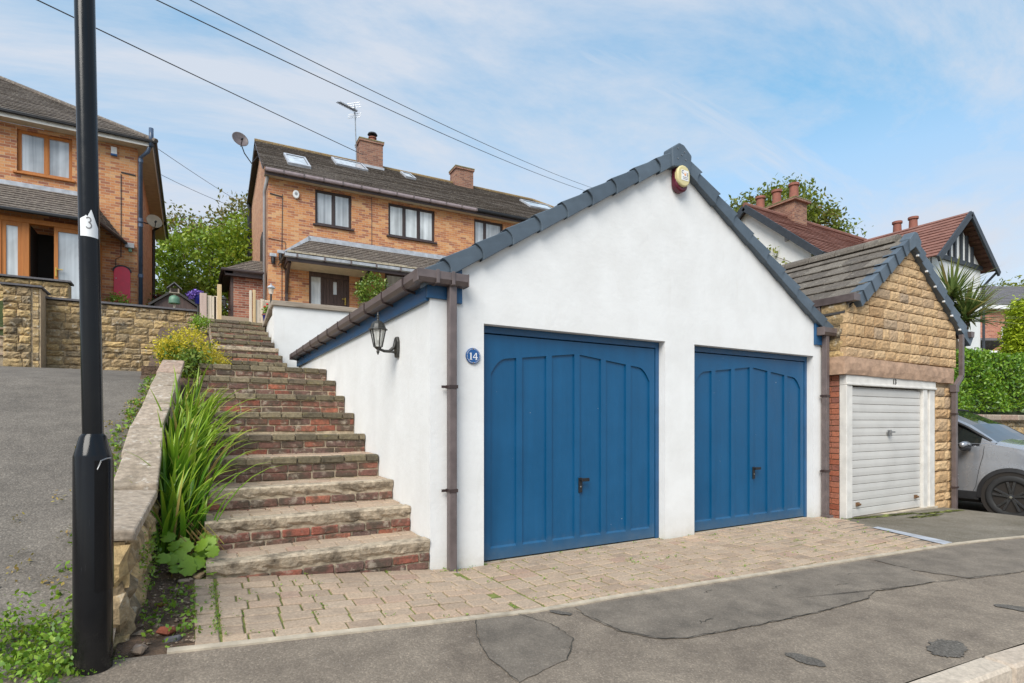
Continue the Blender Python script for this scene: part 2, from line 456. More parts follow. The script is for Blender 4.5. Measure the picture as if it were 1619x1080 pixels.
M = {}
M['render'] = mat_render()
M['mortar'] = mat_plain('mortar', (0.46, 0.345, 0.22), 0.95, 0.2, 20, 0.4, 90)
def mat_door():
    m, t, b, o = nt_new('blue_paint'); p = wpos(t)
    n = noise(t, p, 2.2, 6, 0.65); s_ = noise(t, p, 1.0, 5, 0.6, 0.3, (11, 11, 0.7))
    f = mathn(t, 'ADD', mathn(t, 'MULTIPLY', n.outputs['Fac'], 0.6), mathn(t, 'MULTIPLY', s_.outputs['Fac'], 0.4))
    c = ramp(t, [(0.32, (0.0008, 0.066, 0.162)), (0.66, (0.003, 0.088, 0.210))], f).outputs[0]
    sx = t.nodes.new('ShaderNodeSeparateXYZ'); t.links.new(p, sx.inputs[0])
    zz = mathn(t, 'ADD', sx.outputs['Z'], mathn(t, 'MULTIPLY', noise(t, p, 9, 6, 0.7).outputs['Fac'], -0.22))
    c = mixc_(t, ramp(t, [(0.0, (0.35,)*3), (0.16, (0,)*3)], mathn(t, 'ADD', zz, 0.10)).outputs[0], c, (0.13, 0.15, 0.15))
    ch = noise(t, p, 38, 2, 0.4); c = mixc_(t, ramp(t, [(0.80, (0,)*3), (0.815, (0.7,)*3)], ch.outputs['Fac']).outputs[0], c, (0.45, 0.48, 0.48))
    t.links.new(c, b.inputs['Base Color'])
    t.links.new(ramp(t, [(0.3, (0.30,)*3), (0.7, (0.50,)*3)], n.outputs['Fac']).outputs[0], b.inputs['Roughness'])
    n2 = noise(t, p, 240, 2); n3 = noise(t, p, 1.0, 4, 0.6, 0, (60, 60, 3)); bump(t, b, mathn(t, 'ADD', n2.outputs['Fac'], n3.outputs['Fac']), 0.12, 0.002)
    return m
M['blue'] = mat_door()
M['blue_trim'] = mat_plain('blue_trim_paint', (0.012, 0.078, 0.185), 0.42, 0.2, 6, 0.12, 90)
M['black_rubber'] = mat_plain('black_plastic', (0.012, 0.012, 0.014), 0.45, 0.2)
M['gutter'] = mat_plain('brown_plastic', (0.125, 0.098, 0.095), 0.42, 0.22, 9, 0.08, 60)
M['brown'] = mat_plain('dark_brown_paint', (0.045, 0.028, 0.026), 0.5, 0.25, 10)
M['cap'] = mat_pieces('slate_grey_plastic', [(0, (0.070, 0.094, 0.120)), (1, (0.095, 0.124, 0.154))], 0.5, 0.22, 5, 0.12, 60, 0.003, moss=((0.16, 0.17, 0.14), 22, 0.66, 0.5))
M['roofdark'] = mat_rooftile('dark_roof_tiles', [(0.3, (0.035, 0.030, 0.028)), (0.7, (0.085, 0.072, 0.062))])
M['rooftile'] = mat_rooftile('mossy_brown_roof_tiles', [(0.28, (0.066, 0.054, 0.046)), (0.72, (0.185, 0.150, 0.125))], (0.42, 0.37, 0.30), 0.6, 10, 17)
M['rooflight'] = mat_rooftile('weathered_light_roof_tiles', [(0.28, (0.30, 0.25, 0.17)), (0.72, (0.48, 0.42, 0.32))], (0.55, 0.52, 0.44), 0.5, 14)
M['roofred'] = mat_rooftile('red_brown_roof_tiles', [(0.28, (0.15, 0.065, 0.048)), (0.72, (0.27, 0.125, 0.095))], (0.30, 0.17, 0.14), 0.3, 3)
M['slate'] = mat_rooftile('grey_slate', [(0.28, (0.09, 0.085, 0.09)), (0.72, (0.17, 0.16, 0.17))], (0.2, 0.19, 0.2), 0.3, 3)
M['tile13'] = mat_pieces('grey_concrete_tiles', [(0, (0.105, 0.088, 0.072)), (0.5, (0.155, 0.132, 0.108)), (1, (0.19, 0.165, 0.135))], 0.92, 0.5, 45, 0.6, 50, 0.01, moss=((0.33, 0.31, 0.26), 16, 0.58, 0.7), dark=((0.05, 0.045, 0.04), 5, 0.56, 0.6))
M['stone'] = mat_pieces('buff_sandstone', [(0, (0.42, 0.26, 0.13)), (0.35, (0.54, 0.355, 0.185)), (0.7, (0.60, 0.41, 0.225)), (0.9, (0.49, 0.33, 0.19)), (1, (0.37, 0.27, 0.18))], 0.9, 0.35, 28, 0.8, 40, 0.014, dark=((0.17, 0.12, 0.075), 5, 0.60, 0.5))
M['rubble'] = mat_pieces('weathered_sandstone', [(0, (0.20, 0.145, 0.085)), (0.25, (0.46, 0.31, 0.14)), (0.5, (0.33, 0.24, 0.14)), (0.75, (0.58, 0.40, 0.18)), (1, (0.25, 0.19, 0.12))], 0.92, 0.6, 20, 0.9, 34, 0.016, dark=((0.05, 0.042, 0.032), 2.6, 0.52, 0.85), moss=((0.56, 0.50, 0.40), 11, 0.56, 0.65))
M['coping'] = mat_pieces('pink_grey_coping_stone', [(0, (0.33, 0.26, 0.19)), (0.5, (0.40, 0.32, 0.245)), (1, (0.40, 0.265, 0.195))], 0.9, 0.55, 24, 0.8, 40, 0.006, moss=((0.58, 0.53, 0.46), 16, 0.57, 0.75), dark=((0.16, 0.125, 0.085), 5, 0.52, 0.65))
M['lintel'] = mat_plain('brown_sandstone', (0.38, 0.245, 0.165), 0.9, 0.28, 9, 0.5, 40, 0.01)
M['redbrick'] = mat_pieces('red_brick', [(0, (0.30, 0.085, 0.045)), (0.4, (0.42, 0.15, 0.085)), (0.7, (0.33, 0.13, 0.085)), (1, (0.24, 0.09, 0.065))], 0.88, 0.4, 40, 0.5, 80, 0.006)
M['step_red'] = mat_pieces('worn_red_brick', [(0, (0.33, 0.10, 0.062)), (0.2, (0.21, 0.088, 0.066)), (0.5, (0.155, 0.092, 0.075)), (0.75, (0.22, 0.108, 0.080)), (0.93, (0.42, 0.14, 0.08)), (1, (0.11, 0.078, 0.066))], 0.9, 0.55, 35, 0.8, 60, 0.010, dark=((0.075, 0.060, 0.042), 6, 0.43, 0.85), moss=((0.38, 0.32, 0.25), 11, 0.55, 0.75))
M['step_dark'] = mat_pieces('mossy_dark_brick', [(0, (0.10, 0.082, 0.055)), (0.4, (0.165, 0.135, 0.083)), (0.75, (0.26, 0.21, 0.135)), (1, (0.12, 0.092, 0.068))], 0.92, 0.5, 35, 0.8, 60, 0.008, moss=((0.22, 0.185, 0.075), 12, 0.58, 0.7), dark=((0.035, 0.03, 0.024), 10, 0.55, 0.7))
M['nosing'] = mat_pieces('rough_concrete', [(0, (0.44, 0.35, 0.25)), (1, (0.52, 0.425, 0.31))], 0.93, 0.5, 18, 1.0, 26, 0.02, dark=((0.13, 0.10, 0.068), 7, 0.49, 0.85))
M['stepmortar'] = mat_plain('old_mortar', (0.40, 0.325, 0.23), 0.95, 0.45, 14, 0.8, 40, 0.012)
M['paver'] = mat_pieces('block_paver', [(0, (0.34, 0.245, 0.172)), (0.3, (0.45, 0.34, 0.245)), (0.6, (0.39, 0.292, 0.21)), (0.85, (0.47, 0.345, 0.24)), (1, (0.38, 0.255, 0.187))], 0.92, 0.38, 60, 0.5, 120, 0.004, dark=((0.19, 0.145, 0.11), 3.0, 0.55, 0.55), moss=((0.52, 0.46, 0.40), 22, 0.64, 0.6))
M['paver_far'] = mat_pieces('distant_block_paver', [(0, (0.34, 0.245, 0.172)), (0.3, (0.45, 0.34, 0.245)), (0.6, (0.39, 0.292, 0.21)), (0.85, (0.47, 0.345, 0.24)), (1, (0.38, 0.255, 0.187))], 0.92, 0.38, 60, 0.5, 120, 0.004, dark=((0.19, 0.145, 0.11), 3.0, 0.55, 0.55), moss=((0.52, 0.46, 0.40), 22, 0.64, 0.6), island=True)
M['joint'] = mat_plain('mossy_joint_sand', (0.16, 0.175, 0.04), 0.97, 0.5, 9, 0.6, 80)
M['edging'] = mat_plain('pale_concrete', (0.42, 0.355, 0.27), 0.9, 0.25, 10, 0.5, 70)
M['kerb'] = mat_pieces('kerb_stone', [(0, (0.46, 0.37, 0.29)), (1, (0.53, 0.45, 0.36))], 0.9, 0.35, 40, 0.5, 70, 0.006, dark=((0.28, 0.22, 0.16), 6, 0.56, 0.5))
M['footway'] = mat_tarmac('footway_tarmac', (0.138, 0.111, 0.087), (0.254, 0.208, 0.16), (0.33, 0.30, 0.265), 0.42)
M['patch'] = mat_tarmac('patched_tarmac', (0.114, 0.096, 0.078), (0.222, 0.186, 0.148), (0.29, 0.27, 0.245), 0.30, 0.45)
M['drive'] = mat_tarmac('drive_tarmac', (0.107, 0.092, 0.077), (0.184, 0.159, 0.132), (0.29, 0.275, 0.255), 0.55)
M['apron'] = mat_tarmac('old_mossy_tarmac', (0.115, 0.098, 0.070), (0.205, 0.180, 0.145), (0.33, 0.30, 0.25), 0.5, 0.65)
M['road'] = mat_tarmac('road_tarmac', (0.16, 0.14, 0.12), (0.24, 0.21, 0.18), (0.40, 0.36, 0.32), 0.8)
M['stain'] = mat_tarmac('fresh_tarmac', (0.085, 0.075, 0.064), (0.13, 0.117, 0.10), (0.16, 0.15, 0.14), 0.6)
M['crack'] = mat_plain('dark_crack', (0.045, 0.041, 0.032), 0.98, 0.5, 30, 0)
M['scuff'] = mat_plain('pale_scuff', (0.26, 0.25, 0.235), 0.95, 0.3, 30, 0.3)
M['soil'] = mat_plain('dark_soil', (0.11, 0.068, 0.042), 0.97, 0.5, 14, 1.0, 35, 0.03)
M['earth'] = mat_plain('grassy_earth', (0.055, 0.075, 0.025), 0.97, 0.5, 1.5, 0.8, 20, 0.03)
M['iron'] = mat_plain('gloss_black_paint', (0.005, 0.005, 0.006), 0.20, 0.2, 5, 0.03, 18, 0.004, spec=0.35)
def mat_pole():
    m, t, b, o = nt_new('gloss_black_paint'); p = wpos(t)
    n = noise(t, p, 6, 6, 0.7); sx = t.nodes.new('ShaderNodeSeparateXYZ'); t.links.new(p, sx.inputs[0])
    zz = mathn(t, 'ADD', sx.outputs['Z'], mathn(t, 'MULTIPLY', noise(t, p, 11, 6, 0.75).outputs['Fac'], -0.45))
    d = ramp(t, [(0.0, (0.55,)*3), (0.10, (0.10,)*3), (0.35, (0,)*3)], mathn(t, 'ADD', zz, 0.16)).outputs[0]
    c = mixc_(t, d, (0.005, 0.005, 0.006), (0.10, 0.088, 0.072))
    sc = noise(t, p, 1, 4, 0.6, 0, (140, 140, 7)); c = mixc_(t, ramp(t, [(0.70, (0,)*3), (0.76, (0.25,)*3)], sc.outputs['Fac']).outputs[0], c, (0.11, 0.11, 0.12))
    t.links.new(c, b.inputs['Base Color']); b.inputs['Specular IOR Level'].default_value = 0.32
    t.links.new(ramp(t, [(0.3, (0.10,)*3), (0.7, (0.30,)*3)], n.outputs['Fac']).outputs[0], b.inputs['Roughness'])
    bump(t, b, noise(t, p, 1, 4, 0.6, 0, (30, 30, 4)).outputs['Fac'], 0.10, 0.004)
    return m
M['iron'] = mat_pole()
M['white'] = mat_plain('white_paint', (0.66, 0.63, 0.585), 0.5, 0.12, 7, 0.12, 60)
M['whitedoor'] = mat_plain('aged_white_door_paint', (0.56, 0.54, 0.51), 0.42, 0.07, 2.5, 0.06, 80)
M['whiteplastic'] = mat_plain('white_plastic', (0.78, 0.78, 0.78), 0.35, 0.03, 4, 0)
M['rust'] = mat_plain('rusty_steel', (0.16, 0.085, 0.04), 0.7, 0.4, 60)
M['steel'] = mat_plain('dull_steel', (0.35, 0.35, 0.35), 0.35, 0.15, 10, 0.05, metal=0.8)
M['grey'] = mat_plain('grey_plastic', (0.30, 0.30, 0.31), 0.5, 0.1)
M['lead'] = mat_plain('lead_flashing', (0.38, 0.40, 0.44), 0.55, 0.25, 6, 0.2, 30)
M['bluepipe'] = mat_plain('slate_blue_pipe', (0.055, 0.085, 0.14), 0.35, 0.15)
M['glass'] = mat_glass('window_glass', (0.54, 0.57, 0.60))
M['glassdark'] = mat_glass('dark_window_glass', (0.14, 0.17, 0.19))
M['glasslite'] = mat_glass('skylight_glass', (0.62, 0.68, 0.73))
M['curtain'] = mat_glass('curtained_glass', (0.70, 0.73, 0.74))
M['black'] = mat_plain('dark_interior', (0.022, 0.018, 0.015), 0.9, 0.2, 5, 0)
M['orangewood'] = mat_wood('orange_timber', (0.36, 0.115, 0.018), (0.50, 0.175, 0.030))
M['brownwood'] = mat_wood('dark_brown_timber', (0.045, 0.026, 0.022), (0.105, 0.062, 0.052))
M['newwood'] = mat_wood('fresh_timber', (0.50, 0.34, 0.17), (0.66, 0.50, 0.29))
M['palewood'] = mat_wood('pale_timber', (0.52, 0.42, 0.32), (0.70, 0.60, 0.48))
M['pinkwood'] = mat_wood('pinkish_post', (0.42, 0.30, 0.25), (0.56, 0.42, 0.36))
M['greywood'] = mat_wood('weathered_timber', (0.20, 0.155, 0.115), (0.44, 0.37, 0.30), 'x', 0.85, 0.6)
M['pink'] = mat_plain('pink_red_paint', (0.72, 0.055, 0.10), 0.5, 0.08, 6, 0.05)
M['brass'] = mat_plain('brass', (0.65, 0.42, 0.10), 0.3, 0.1, 10, 0, metal=0.8)
M['soffit'] = mat_plain('cream_soffit', (0.46, 0.40, 0.29), 0.7, 0.15, 6)
M['brickA'] = mat_brick('orange_brick_wall', [(0.14, (0.31, 0.120, 0.075)), (0.34, (0.46, 0.180, 0.082)), (0.52, (0.54, 0.225, 0.092)), (0.72, (0.60, 0.275, 0.11)), (0.86, (0.63, 0.35, 0.17))], (0.50, 0.36, 0.24), bmp=0.3)
M['brickB'] = mat_brick('side_orange_brick_wall', [(0.15, (0.42, 0.20, 0.12)), (0.5, (0.54, 0.28, 0.16)), (0.85, (0.58, 0.33, 0.20))], (0.42, 0.30, 0.21))
M['brickR'] = mat_brick('red_brick_wall', [(0.15, (0.22, 0.075, 0.048)), (0.5, (0.34, 0.12, 0.075)), (0.85, (0.42, 0.18, 0.11))], (0.42, 0.36, 0.29))
M['brickT'] = mat_brick('terrace_brick_wall', [(0.15, (0.34, 0.12, 0.08)), (0.5, (0.45, 0.17, 0.11)), (0.85, (0.52, 0.22, 0.14))], (0.45, 0.33, 0.26))
M['brickC'] = mat_brick('chimney_brick', [(0.15, (0.19, 0.09, 0.065)), (0.5, (0.29, 0.135, 0.09)), (0.85, (0.36, 0.19, 0.12))], (0.30, 0.23, 0.18))
M['terracotta'] = mat_plain('terracotta', (0.25, 0.09, 0.062), 0.8, 0.2, 8, 0.2, 60)
M['blackwood'] = mat_plain('black_timber_paint', (0.030, 0.036, 0.045), 0.5, 0.2, 8)
M['bark'] = mat_plain('bark', (0.10, 0.075, 0.052), 0.95, 0.4, 9, 0.9, 30, 0.03)
M['leaf_tree'] = mat_leaf('bright_green_tree_leaves', [(0.15, (0.08, 0.15, 0.012)), (0.5, (0.21, 0.33, 0.022)), (0.85, (0.42, 0.50, 0.07))], scale=0.8)
M['leaf_autumn'] = mat_leaf('turning_tree_leaves', [(0.15, (0.085, 0.085, 0.018)), (0.5, (0.19, 0.145, 0.03)), (0.85, (0.28, 0.19, 0.06))], scale=0.8)
M['leaf_tree2'] = mat_leaf('olive_tree_leaves', [(0.15, (0.07, 0.095, 0.014)), (0.5, (0.16, 0.20, 0.025)), (0.85, (0.32, 0.34, 0.055))], scale=0.7)
M['leaf_far'] = mat_leaf('far_tree_leaves', [(0.15, (0.11, 0.13, 0.02)), (0.5, (0.20, 0.22, 0.03)), (0.85, (0.30, 0.30, 0.06))], scale=0.3)
M['leaf_hedge'] = mat_leaf('hedge_leaves', [(0.15, (0.045, 0.12, 0.010)), (0.5, (0.12, 0.26, 0.016)), (0.85, (0.28, 0.42, 0.04))], 0.35, 0.25, 3)
M['leaf_bush'] = mat_leaf('shrub_leaves', [(0.15, (0.04, 0.09, 0.012)), (0.55, (0.12, 0.20, 0.02)), (0.88, (0.32, 0.37, 0.07))], 0.4, 0.25, 4)
M['leaf_conifer'] = mat_leaf('conifer_sprays', [(0.15, (0.16, 0.24, 0.010)), (0.5, (0.36, 0.46, 0.015)), (0.85, (0.55, 0.62, 0.03))], 0.6, 0.3, 3)
M['leaf_yellow'] = mat_leaf('yellow_flower_sprays', [(0.12, (0.26, 0.30, 0.02)), (0.35, (0.60, 0.48, 0.022)), (0.85, (0.78, 0.64, 0.05))], 0.6, 0.3, 5)
M['leaf_lime'] = mat_leaf('lime_leaves', [(0.15, (0.09, 0.19, 0.012)), (0.5, (0.19, 0.33, 0.02)), (0.85, (0.32, 0.46, 0.05))], 0.5, 0.3, 6)
M['leaf_weed'] = mat_leaf('weed_leaves', [(0.15, (0.06, 0.15, 0.014)), (0.5, (0.16, 0.30, 0.02)), (0.85, (0.34, 0.46, 0.06))], 0.45, 0.25, 6)
M['leaf_dry'] = mat_leaf('dry_weed', [(0.15, (0.22, 0.13, 0.04)), (0.5, (0.36, 0.24, 0.06)), (0.85, (0.36, 0.34, 0.07))], 0.6, 0.25, 6)
def mat_blade(name, c0, c1, tip):
    m, t, b, o = nt_new(name); q = orand(t); uv = t.nodes.new('ShaderNodeUVMap').outputs[0]
    sx = t.nodes.new('ShaderNodeSeparateXYZ'); t.links.new(uv, sx.inputs[0])
    c = ramp(t, [(0.0, c0), (0.88, c1), (0.92, (0.45, 0.36, 0.12)), (1.0, (0.34, 0.22, 0.09))], q).outputs[0]
    f = ramp(t, [(0.55, (0,)*3), (1.0, (0.75,)*3)], sx.outputs['Y']).outputs[0]
    c = mixc_(t, f, c, tip)
    st = noise(t, uv, 3, 3, 0.5, 0, (14, 1, 1)); c = mixc_(t, 0.35, c, mixc_(t, 1.0, c, ramp(t, [(0.3, (0.5,)*3), (0.7, (1.4,)*3)], st.outputs['Fac']).outputs[0], 'MULTIPLY'))
    t.links.new(c, b.inputs['Base Color']); b.inputs['Roughness'].default_value = 0.4
    tr = t.nodes.new('ShaderNodeBsdfTranslucent'); t.links.new(c, tr.inputs[0])
    mx = t.nodes.new('ShaderNodeMixShader'); mx.inputs[0].default_value = 0.3
    t.links.new(b.outputs[0], mx.inputs[1]); t.links.new(tr.outputs[0], mx.inputs[2]); t.links.new(mx.outputs[0], o.inputs[0])
    return m
M['blade'] = mat_blade('sword_leaf', (0.045, 0.15, 0.010), (0.17, 0.36, 0.022), (0.42, 0.52, 0.04))
M['blade_palm'] = mat_blade('palm_leaf', (0.07, 0.13, 0.028), (0.26, 0.33, 0.10), (0.38, 0.34, 0.11))
M['car_paint'] = mat_plain('metallic_grey_paint', (0.33, 0.34, 0.365), 0.26, 0.03, 3, 0, metal=0.5, coat=1.0)
M['car_glass'] = mat_plain('car_glass', (0.012, 0.016, 0.016), 0.03, 0.1, 2, 0, spec=0.9)
M['car_trim'] = mat_plain('black_car_plastic', (0.018, 0.018, 0.020), 0.55, 0.15, 10, 0.1, 200)
M['tyre'] = mat_plain('tyre_rubber', (0.022, 0.022, 0.023), 0.75, 0.15, 15, 0.1, 150)
M['rim'] = mat_plain('gloss_black_alloy', (0.022, 0.022, 0.024), 0.18, 0.1, 5, 0, spec=0.9)
M['rimdark'] = mat_plain('rim_inside', (0.006, 0.006, 0.006), 0.6, 0.1, 5, 0)
M['chrome'] = mat_plain('bright_metal', (0.7, 0.7, 0.7), 0.15, 0.05, 5, 0, metal=1.0)
M['maroon'] = mat_plain('maroon_plastic', (0.10, 0.008, 0.022), 0.3, 0.1, 5, 0)
M['cream'] = mat_plain('cream_plastic', (0.62, 0.54, 0.28), 0.4, 0.05, 5, 0)
M['ink'] = mat_plain('black_print', (0.02, 0.02, 0.02), 0.6, 0.1, 5, 0)
M['greyink'] = mat_plain('grey_print', (0.20, 0.19, 0.19), 0.6, 0.15, 9, 0)
M['paleink'] = mat_plain('pale_print', (0.58, 0.57, 0.57), 0.6, 0.05, 9, 0)
M['orange'] = mat_plain('orange_print', (0.75, 0.34, 0.12), 0.5, 0.05, 5, 0)
M['plaqueblue'] = mat_plain('plaque_blue', (0.012, 0.085, 0.26), 0.3, 0.1, 9, 0)
M['potblue'] = mat_plain('glazed_blue_pot', (0.008, 0.012, 0.17), 0.2, 0.1, 8, 0)
M['redflower'] = mat_plain('red_petals', (0.65, 0.015, 0.015), 0.6, 0.15, 20, 0)
M['purpleflower'] = mat_plain('purple_petals', (0.22, 0.13, 0.50), 0.6, 0.25, 20, 0)
M['greenplastic'] = mat_plain('green_plastic', (0.10, 0.20, 0.13), 0.45, 0.15, 8, 0)
M['felt'] = mat_plain('roof_felt', (0.055, 0.05, 0.048), 0.9, 0.25, 8, 0.4, 60)
m_, t_, b_, o_ = nt_new('lamp_glass'); b_.inputs['Base Color'].default_value = (0.8, 0.8, 0.74, 1); b_.inputs['Roughness'].default_value = 0.08
tr_ = t_.nodes.new('ShaderNodeBsdfTransparent'); mx_ = t_.nodes.new('ShaderNodeMixShader'); mx_.inputs[0].default_value = 0.45
t_.links.new(tr_.outputs[0], mx_.inputs[1]); t_.links.new(b_.outputs[0], mx_.inputs[2]); t_.links.new(mx_.outputs[0], o_.inputs[0]); M['lampglass'] = m_
M['wire'] = mat_plain('black_cable', (0.05, 0.05, 0.055), 0.6, 0.1, 5, 0)
M['bronze'] = mat_plain('aged_black_metal', (0.035, 0.034, 0.030), 0.45, 0.4, 22, 0.2, 90)

# ================================================================== ground
def lerp(a, b, t): return a + (b - a) * t
def pw(x, pts):
    if x <= pts[0][0]: return pts[0][1]
    for (a, va), (b, vb) in zip(pts[:-1], pts[1:]):
        if x <= b: return lerp(va, vb, (x - a) / (b - a))
    return pts[-1][1]
EDGE = [(-9, -1.02), (-1.85, -1.15), (0.27, -1.26), (0.91, -1.29), (5.04, -1.68), (6.34, -1.88), (9, -2.2), (16, -2.9)]   # back edge of the footway
def edge_y(x): return pw(x, EDGE)
def gz(x, y):
    l = min(max(0.0, 0.3 - x), 2.6); r = min(max(0.0, x - 5.7), 4.0)*0.021 + 0.12*min(max((x - 8.45)/0.7, 0), 1)
    k = 0.097 * min(max(1 + 0.35 * y, 0.25), 1.0)
    z = k * l - r
    return lerp(z, min(z, 0) * 0.6 - 0.02, min(max((-1.2 - y) / 1.8, 0), 1))
def drive_z(y):
    return pw(y, [(-3, 0.02), (-1.7, 0.09), (-1.1, 0.155), (-0.6, 0.33), (0.33, 0.66), (2, 1.25), (3.75, 1.78), (5.5, 2.0), (8, 2.2), (10.6, 2.41), (12, 2.45)])
def terrain(x, y):
    if y < 0: z = -0.32 + (y < -30) * 0
    else: z = pw(y, [(0, -0.3), (4, 0.8), (6.6, 1.6), (8, 2.1), (10.76, 2.28), (10.99, 3.7), (14, 4.0), (60, 6.5), (140, 9.0), (400, 14)])
    if -0.1 < x < 6 and 7.7 < y < 10.75: z = 3.45
    if x > 8.9:
        zr = pw(y, [(-0.4, -0.4), (1.0, 0.2), (1.6, 1.3), (6, 3.0), (14, 4.0), (60, 6.5), (400, 14)])
        z = min(z, zr) if y < 1.2 else lerp(z, zr, min((x - 8.9) / 2, 1))
    return z
gx = sorted(set([-400, -200, -100, -50, -30, -20, -14] + [-10 + 0.5*i for i in range(61)] + [22, 25, 30, 40, 60, 100, 200, 400]))
gy = sorted(set([-300, -100, -40, -15, -8, -4, -2, -1] + [0.25*i for i in range(61)] + [16, 18, 22, 30, 40, 60, 90, 140, 250, 400]))
b = MB()
vs = [(x, y, terrain(x, y)) for y in gy for x in gx]; n = len(gx)
b.add(vs, [(j*n+i, j*n+i+1, (j+1)*n+i+1, (j+1)*n+i) for j in range(len(gy)-1) for i in range(n-1)])
structure(b.build('ground', M['earth']))
# footway
KERB = [(-14, -2.62), (-3, -2.72), (1.37, -2.99), (2.48, -3.08), (6, -3.62), (16, -5.6)]
def kerb_y(x): return pw(x, KERB)
xs = [-14 + 0.25*i for i in range(121)]
b = MB()
N = 8
b.add([(x, lerp(edge_y(x), kerb_y(x), j/N), gz(x, lerp(edge_y(x), kerb_y(x), j/N))) for j in range(N+1) for x in xs],
      [(j*len(xs)+i, j*len(xs)+i+1, (j+1)*len(xs)+i+1, (j+1)*len(xs)+i) for j in range(N) for i in range(len(xs)-1)])
foot = structure(b.build('footway', M['footway'], smooth=True))
# road
b = MB(); b.add([(x, y0, -0.115) for x in (-60, -14, 1.4, 2.5, 6, 16, 80) for y0 in (kerb_y(x)+0.02, -40)], [(2*i, 2*i+1, 2*i+3, 2*i+2) for i in range(6)])
structure(b.build('road', M['road']))
# kerb stones, each its own
kr = structure(bpy.data.objects.new('kerb', None)); COL.objects.link(kr)
kx = -13.0; i = 0
while kx < 15:
    L = 0.62 + 0.0 * i; x1 = kx + L
    if abs(x1 - 2.0) < 0.3: x1 = 2.02
    y0, y1 = kerb_y(kx), kerb_y(x1)
    ln = math.hypot(x1 - kx, y1 - y0); ang = math.atan2(y1 - y0, x1 - kx)
    me = chamfer_mesh('kerb_stone', ln - 0.012, 0.15, 0.2, 0.016, M['kerb'], 0.004, i)
    zc = gz((kx+x1)/2, (y0+y1)/2) + 0.008 - 0.1
    inst('kerb_stone', me, kr, ((kx+x1)/2 + 0.075*math.sin(ang), (y0+y1)/2 - 0.075*math.cos(ang), zc), (random.uniform(-.02, .02), 0, ang))
    kx = x1; i += 1
# drive beside the steps
b = MB()
ys = [-3 + 0.25*i for i in range(61)]
ysd = [-1.16, -1.05, -0.95] + [y for y in ys if -0.9 < y <= 10.5] + [10.66]
dxs = [-16, -9, -6, -4.5, -3.4, -2.6, -2.08]
def drv(x, y):
    z = drive_z(y)
    if y < -0.9: z = max(z, gz(x, y) + 0.004) if y > -1.1 else gz(x, y) + 0.003
    return z
b.add([(x, y, drv(x, y)) for y in ysd for x in dxs], [(j*7+i, j*7+i+1, (j+1)*7+i+1, (j+1)*7+i) for j in range(len(ysd)-1) for i in range(6)])
structure(b.build('driveway', M['drive'], smooth=True))

def sheet(name, pts, mat, dz=0.004, rag=0.0, sub=6, seed=1, zf=gz):
    """irregular thin sheet following the ground"""
    R = random.Random(seed); P = []
    for (x0, y0), (x1, y1) in zip(pts, pts[1:] + pts[:1]):
        for k in range(sub):
            t = k / sub; P.append((lerp(x0, x1, t) + R.uniform(-rag, rag), lerp(y0, y1, t) + R.uniform(-rag, rag)))
    cx = sum(p[0] for p in P) / len(P); cy = sum(p[1] for p in P) / len(P)
    b = MB(); n = len(P)
    if max(p[0] for p in P) - min(p[0] for p in P) < 0.7:
        b.poly([(x, y, zf(x, y) + dz) for x, y in P]); return structure(b.build(name, mat, recalc=False))
    rings = [1.0, 0.75, 0.5, 0.25]
    vs = []
    for r in rings:
        for p in P:
            x, y = lerp(cx, p[0], r), lerp(cy, p[1], r); vs.append((x, y, zf(x, y) + dz))
    vs.append((cx, cy, zf(cx, cy) + dz))
    fs = []
    for k in range(len(rings) - 1):
        for i in range(n): fs.append((k*n+i, k*n+(i+1) % n, (k+1)*n+(i+1) % n, (k+1)*n+i))
    for i in range(n): fs.append(((len(rings)-1)*n+i, (len(rings)-1)*n+(i+1) % n, len(rings)*n))
    b.add(vs, fs)
    return structure(b.build(name, mat, smooth=True, recalc=False))
sheet('tarmac_patch', [(-0.20, -1.265), (0.13, -1.285), (0.215, -1.50), (0.20, -1.75), (0.0, -1.97), (-0.36, -2.07), (-0.37, -1.78), (-0.30, -1.5)], M['patch'], 0.005, 0.008, 6, 2)
sheet('tarmac_patch', [(0.54, -1.31), (2.0, -1.45), (3.6, -1.60), (3.7, -1.9), (3.45, -2.24), (2.95, -2.17), (2.72, -2.13), (2.5, -2.2), (1.9, -2.19), (1.35, -2.14), (0.80, -2.07), (0.63, -1.98), (0.52, -1.78), (0.50, -1.5)], M['patch'], 0.005, 0.008, 7, 3)
sheet('tarmac_patch', [(3.72, -1.62), (5.2, -1.76), (6.5, -1.96), (6.3, -2.3), (5.4, -2.5), (4.4, -2.46), (3.8, -2.34), (3.66, -2.0)], M['patch'], 0.005, 0.01, 6, 4)
def crack(path, w, seed, dz=0.009):
    R = random.Random(seed); P = []
    for (x0, y0), (x1, y1) in zip(path[:-1], path[1:]):
        m = max(2, int(math.hypot(x1-x0, y1-y0) / 0.035))
        for k in range(m): P.append((lerp(x0, x1, k/m) + R.uniform(-.008, .008), lerp(y0, y1, k/m) + R.uniform(-.008, .008)))
    P.append(path[-1]); b = MB(); vs = []
    for i, p in enumerate(P):
        q = P[min(i+1, len(P)-1)]; o = P[max(i-1, 0)]; d = Vector((q[0]-o[0], q[1]-o[1], 0)); d.normalize()
        ww = w * R.uniform(0.25, 1.3)
        for s in (-1, 1):
            x, y = p[0] - d.y*s*ww/2, p[1] + d.x*s*ww/2; vs.append((x, y, gz(x, y) + dz))
    b.add(vs, [(2*i, 2*i+1, 2*i+3, 2*i+2) for i in range(len(P)-1)])
    return structure(b.build('tarmac_crack', M['crack'], recalc=False))
crack([(0.12, -1.27), (0.215, -1.50), (0.205, -1.75), (0.0, -1.97)], 0.006, 1)
crack([(-0.20, -1.27), (-0.31, -1.5), (-0.37, -1.78), (-0.36, -2.07), (-0.42, -2.3)], 0.004, 2)
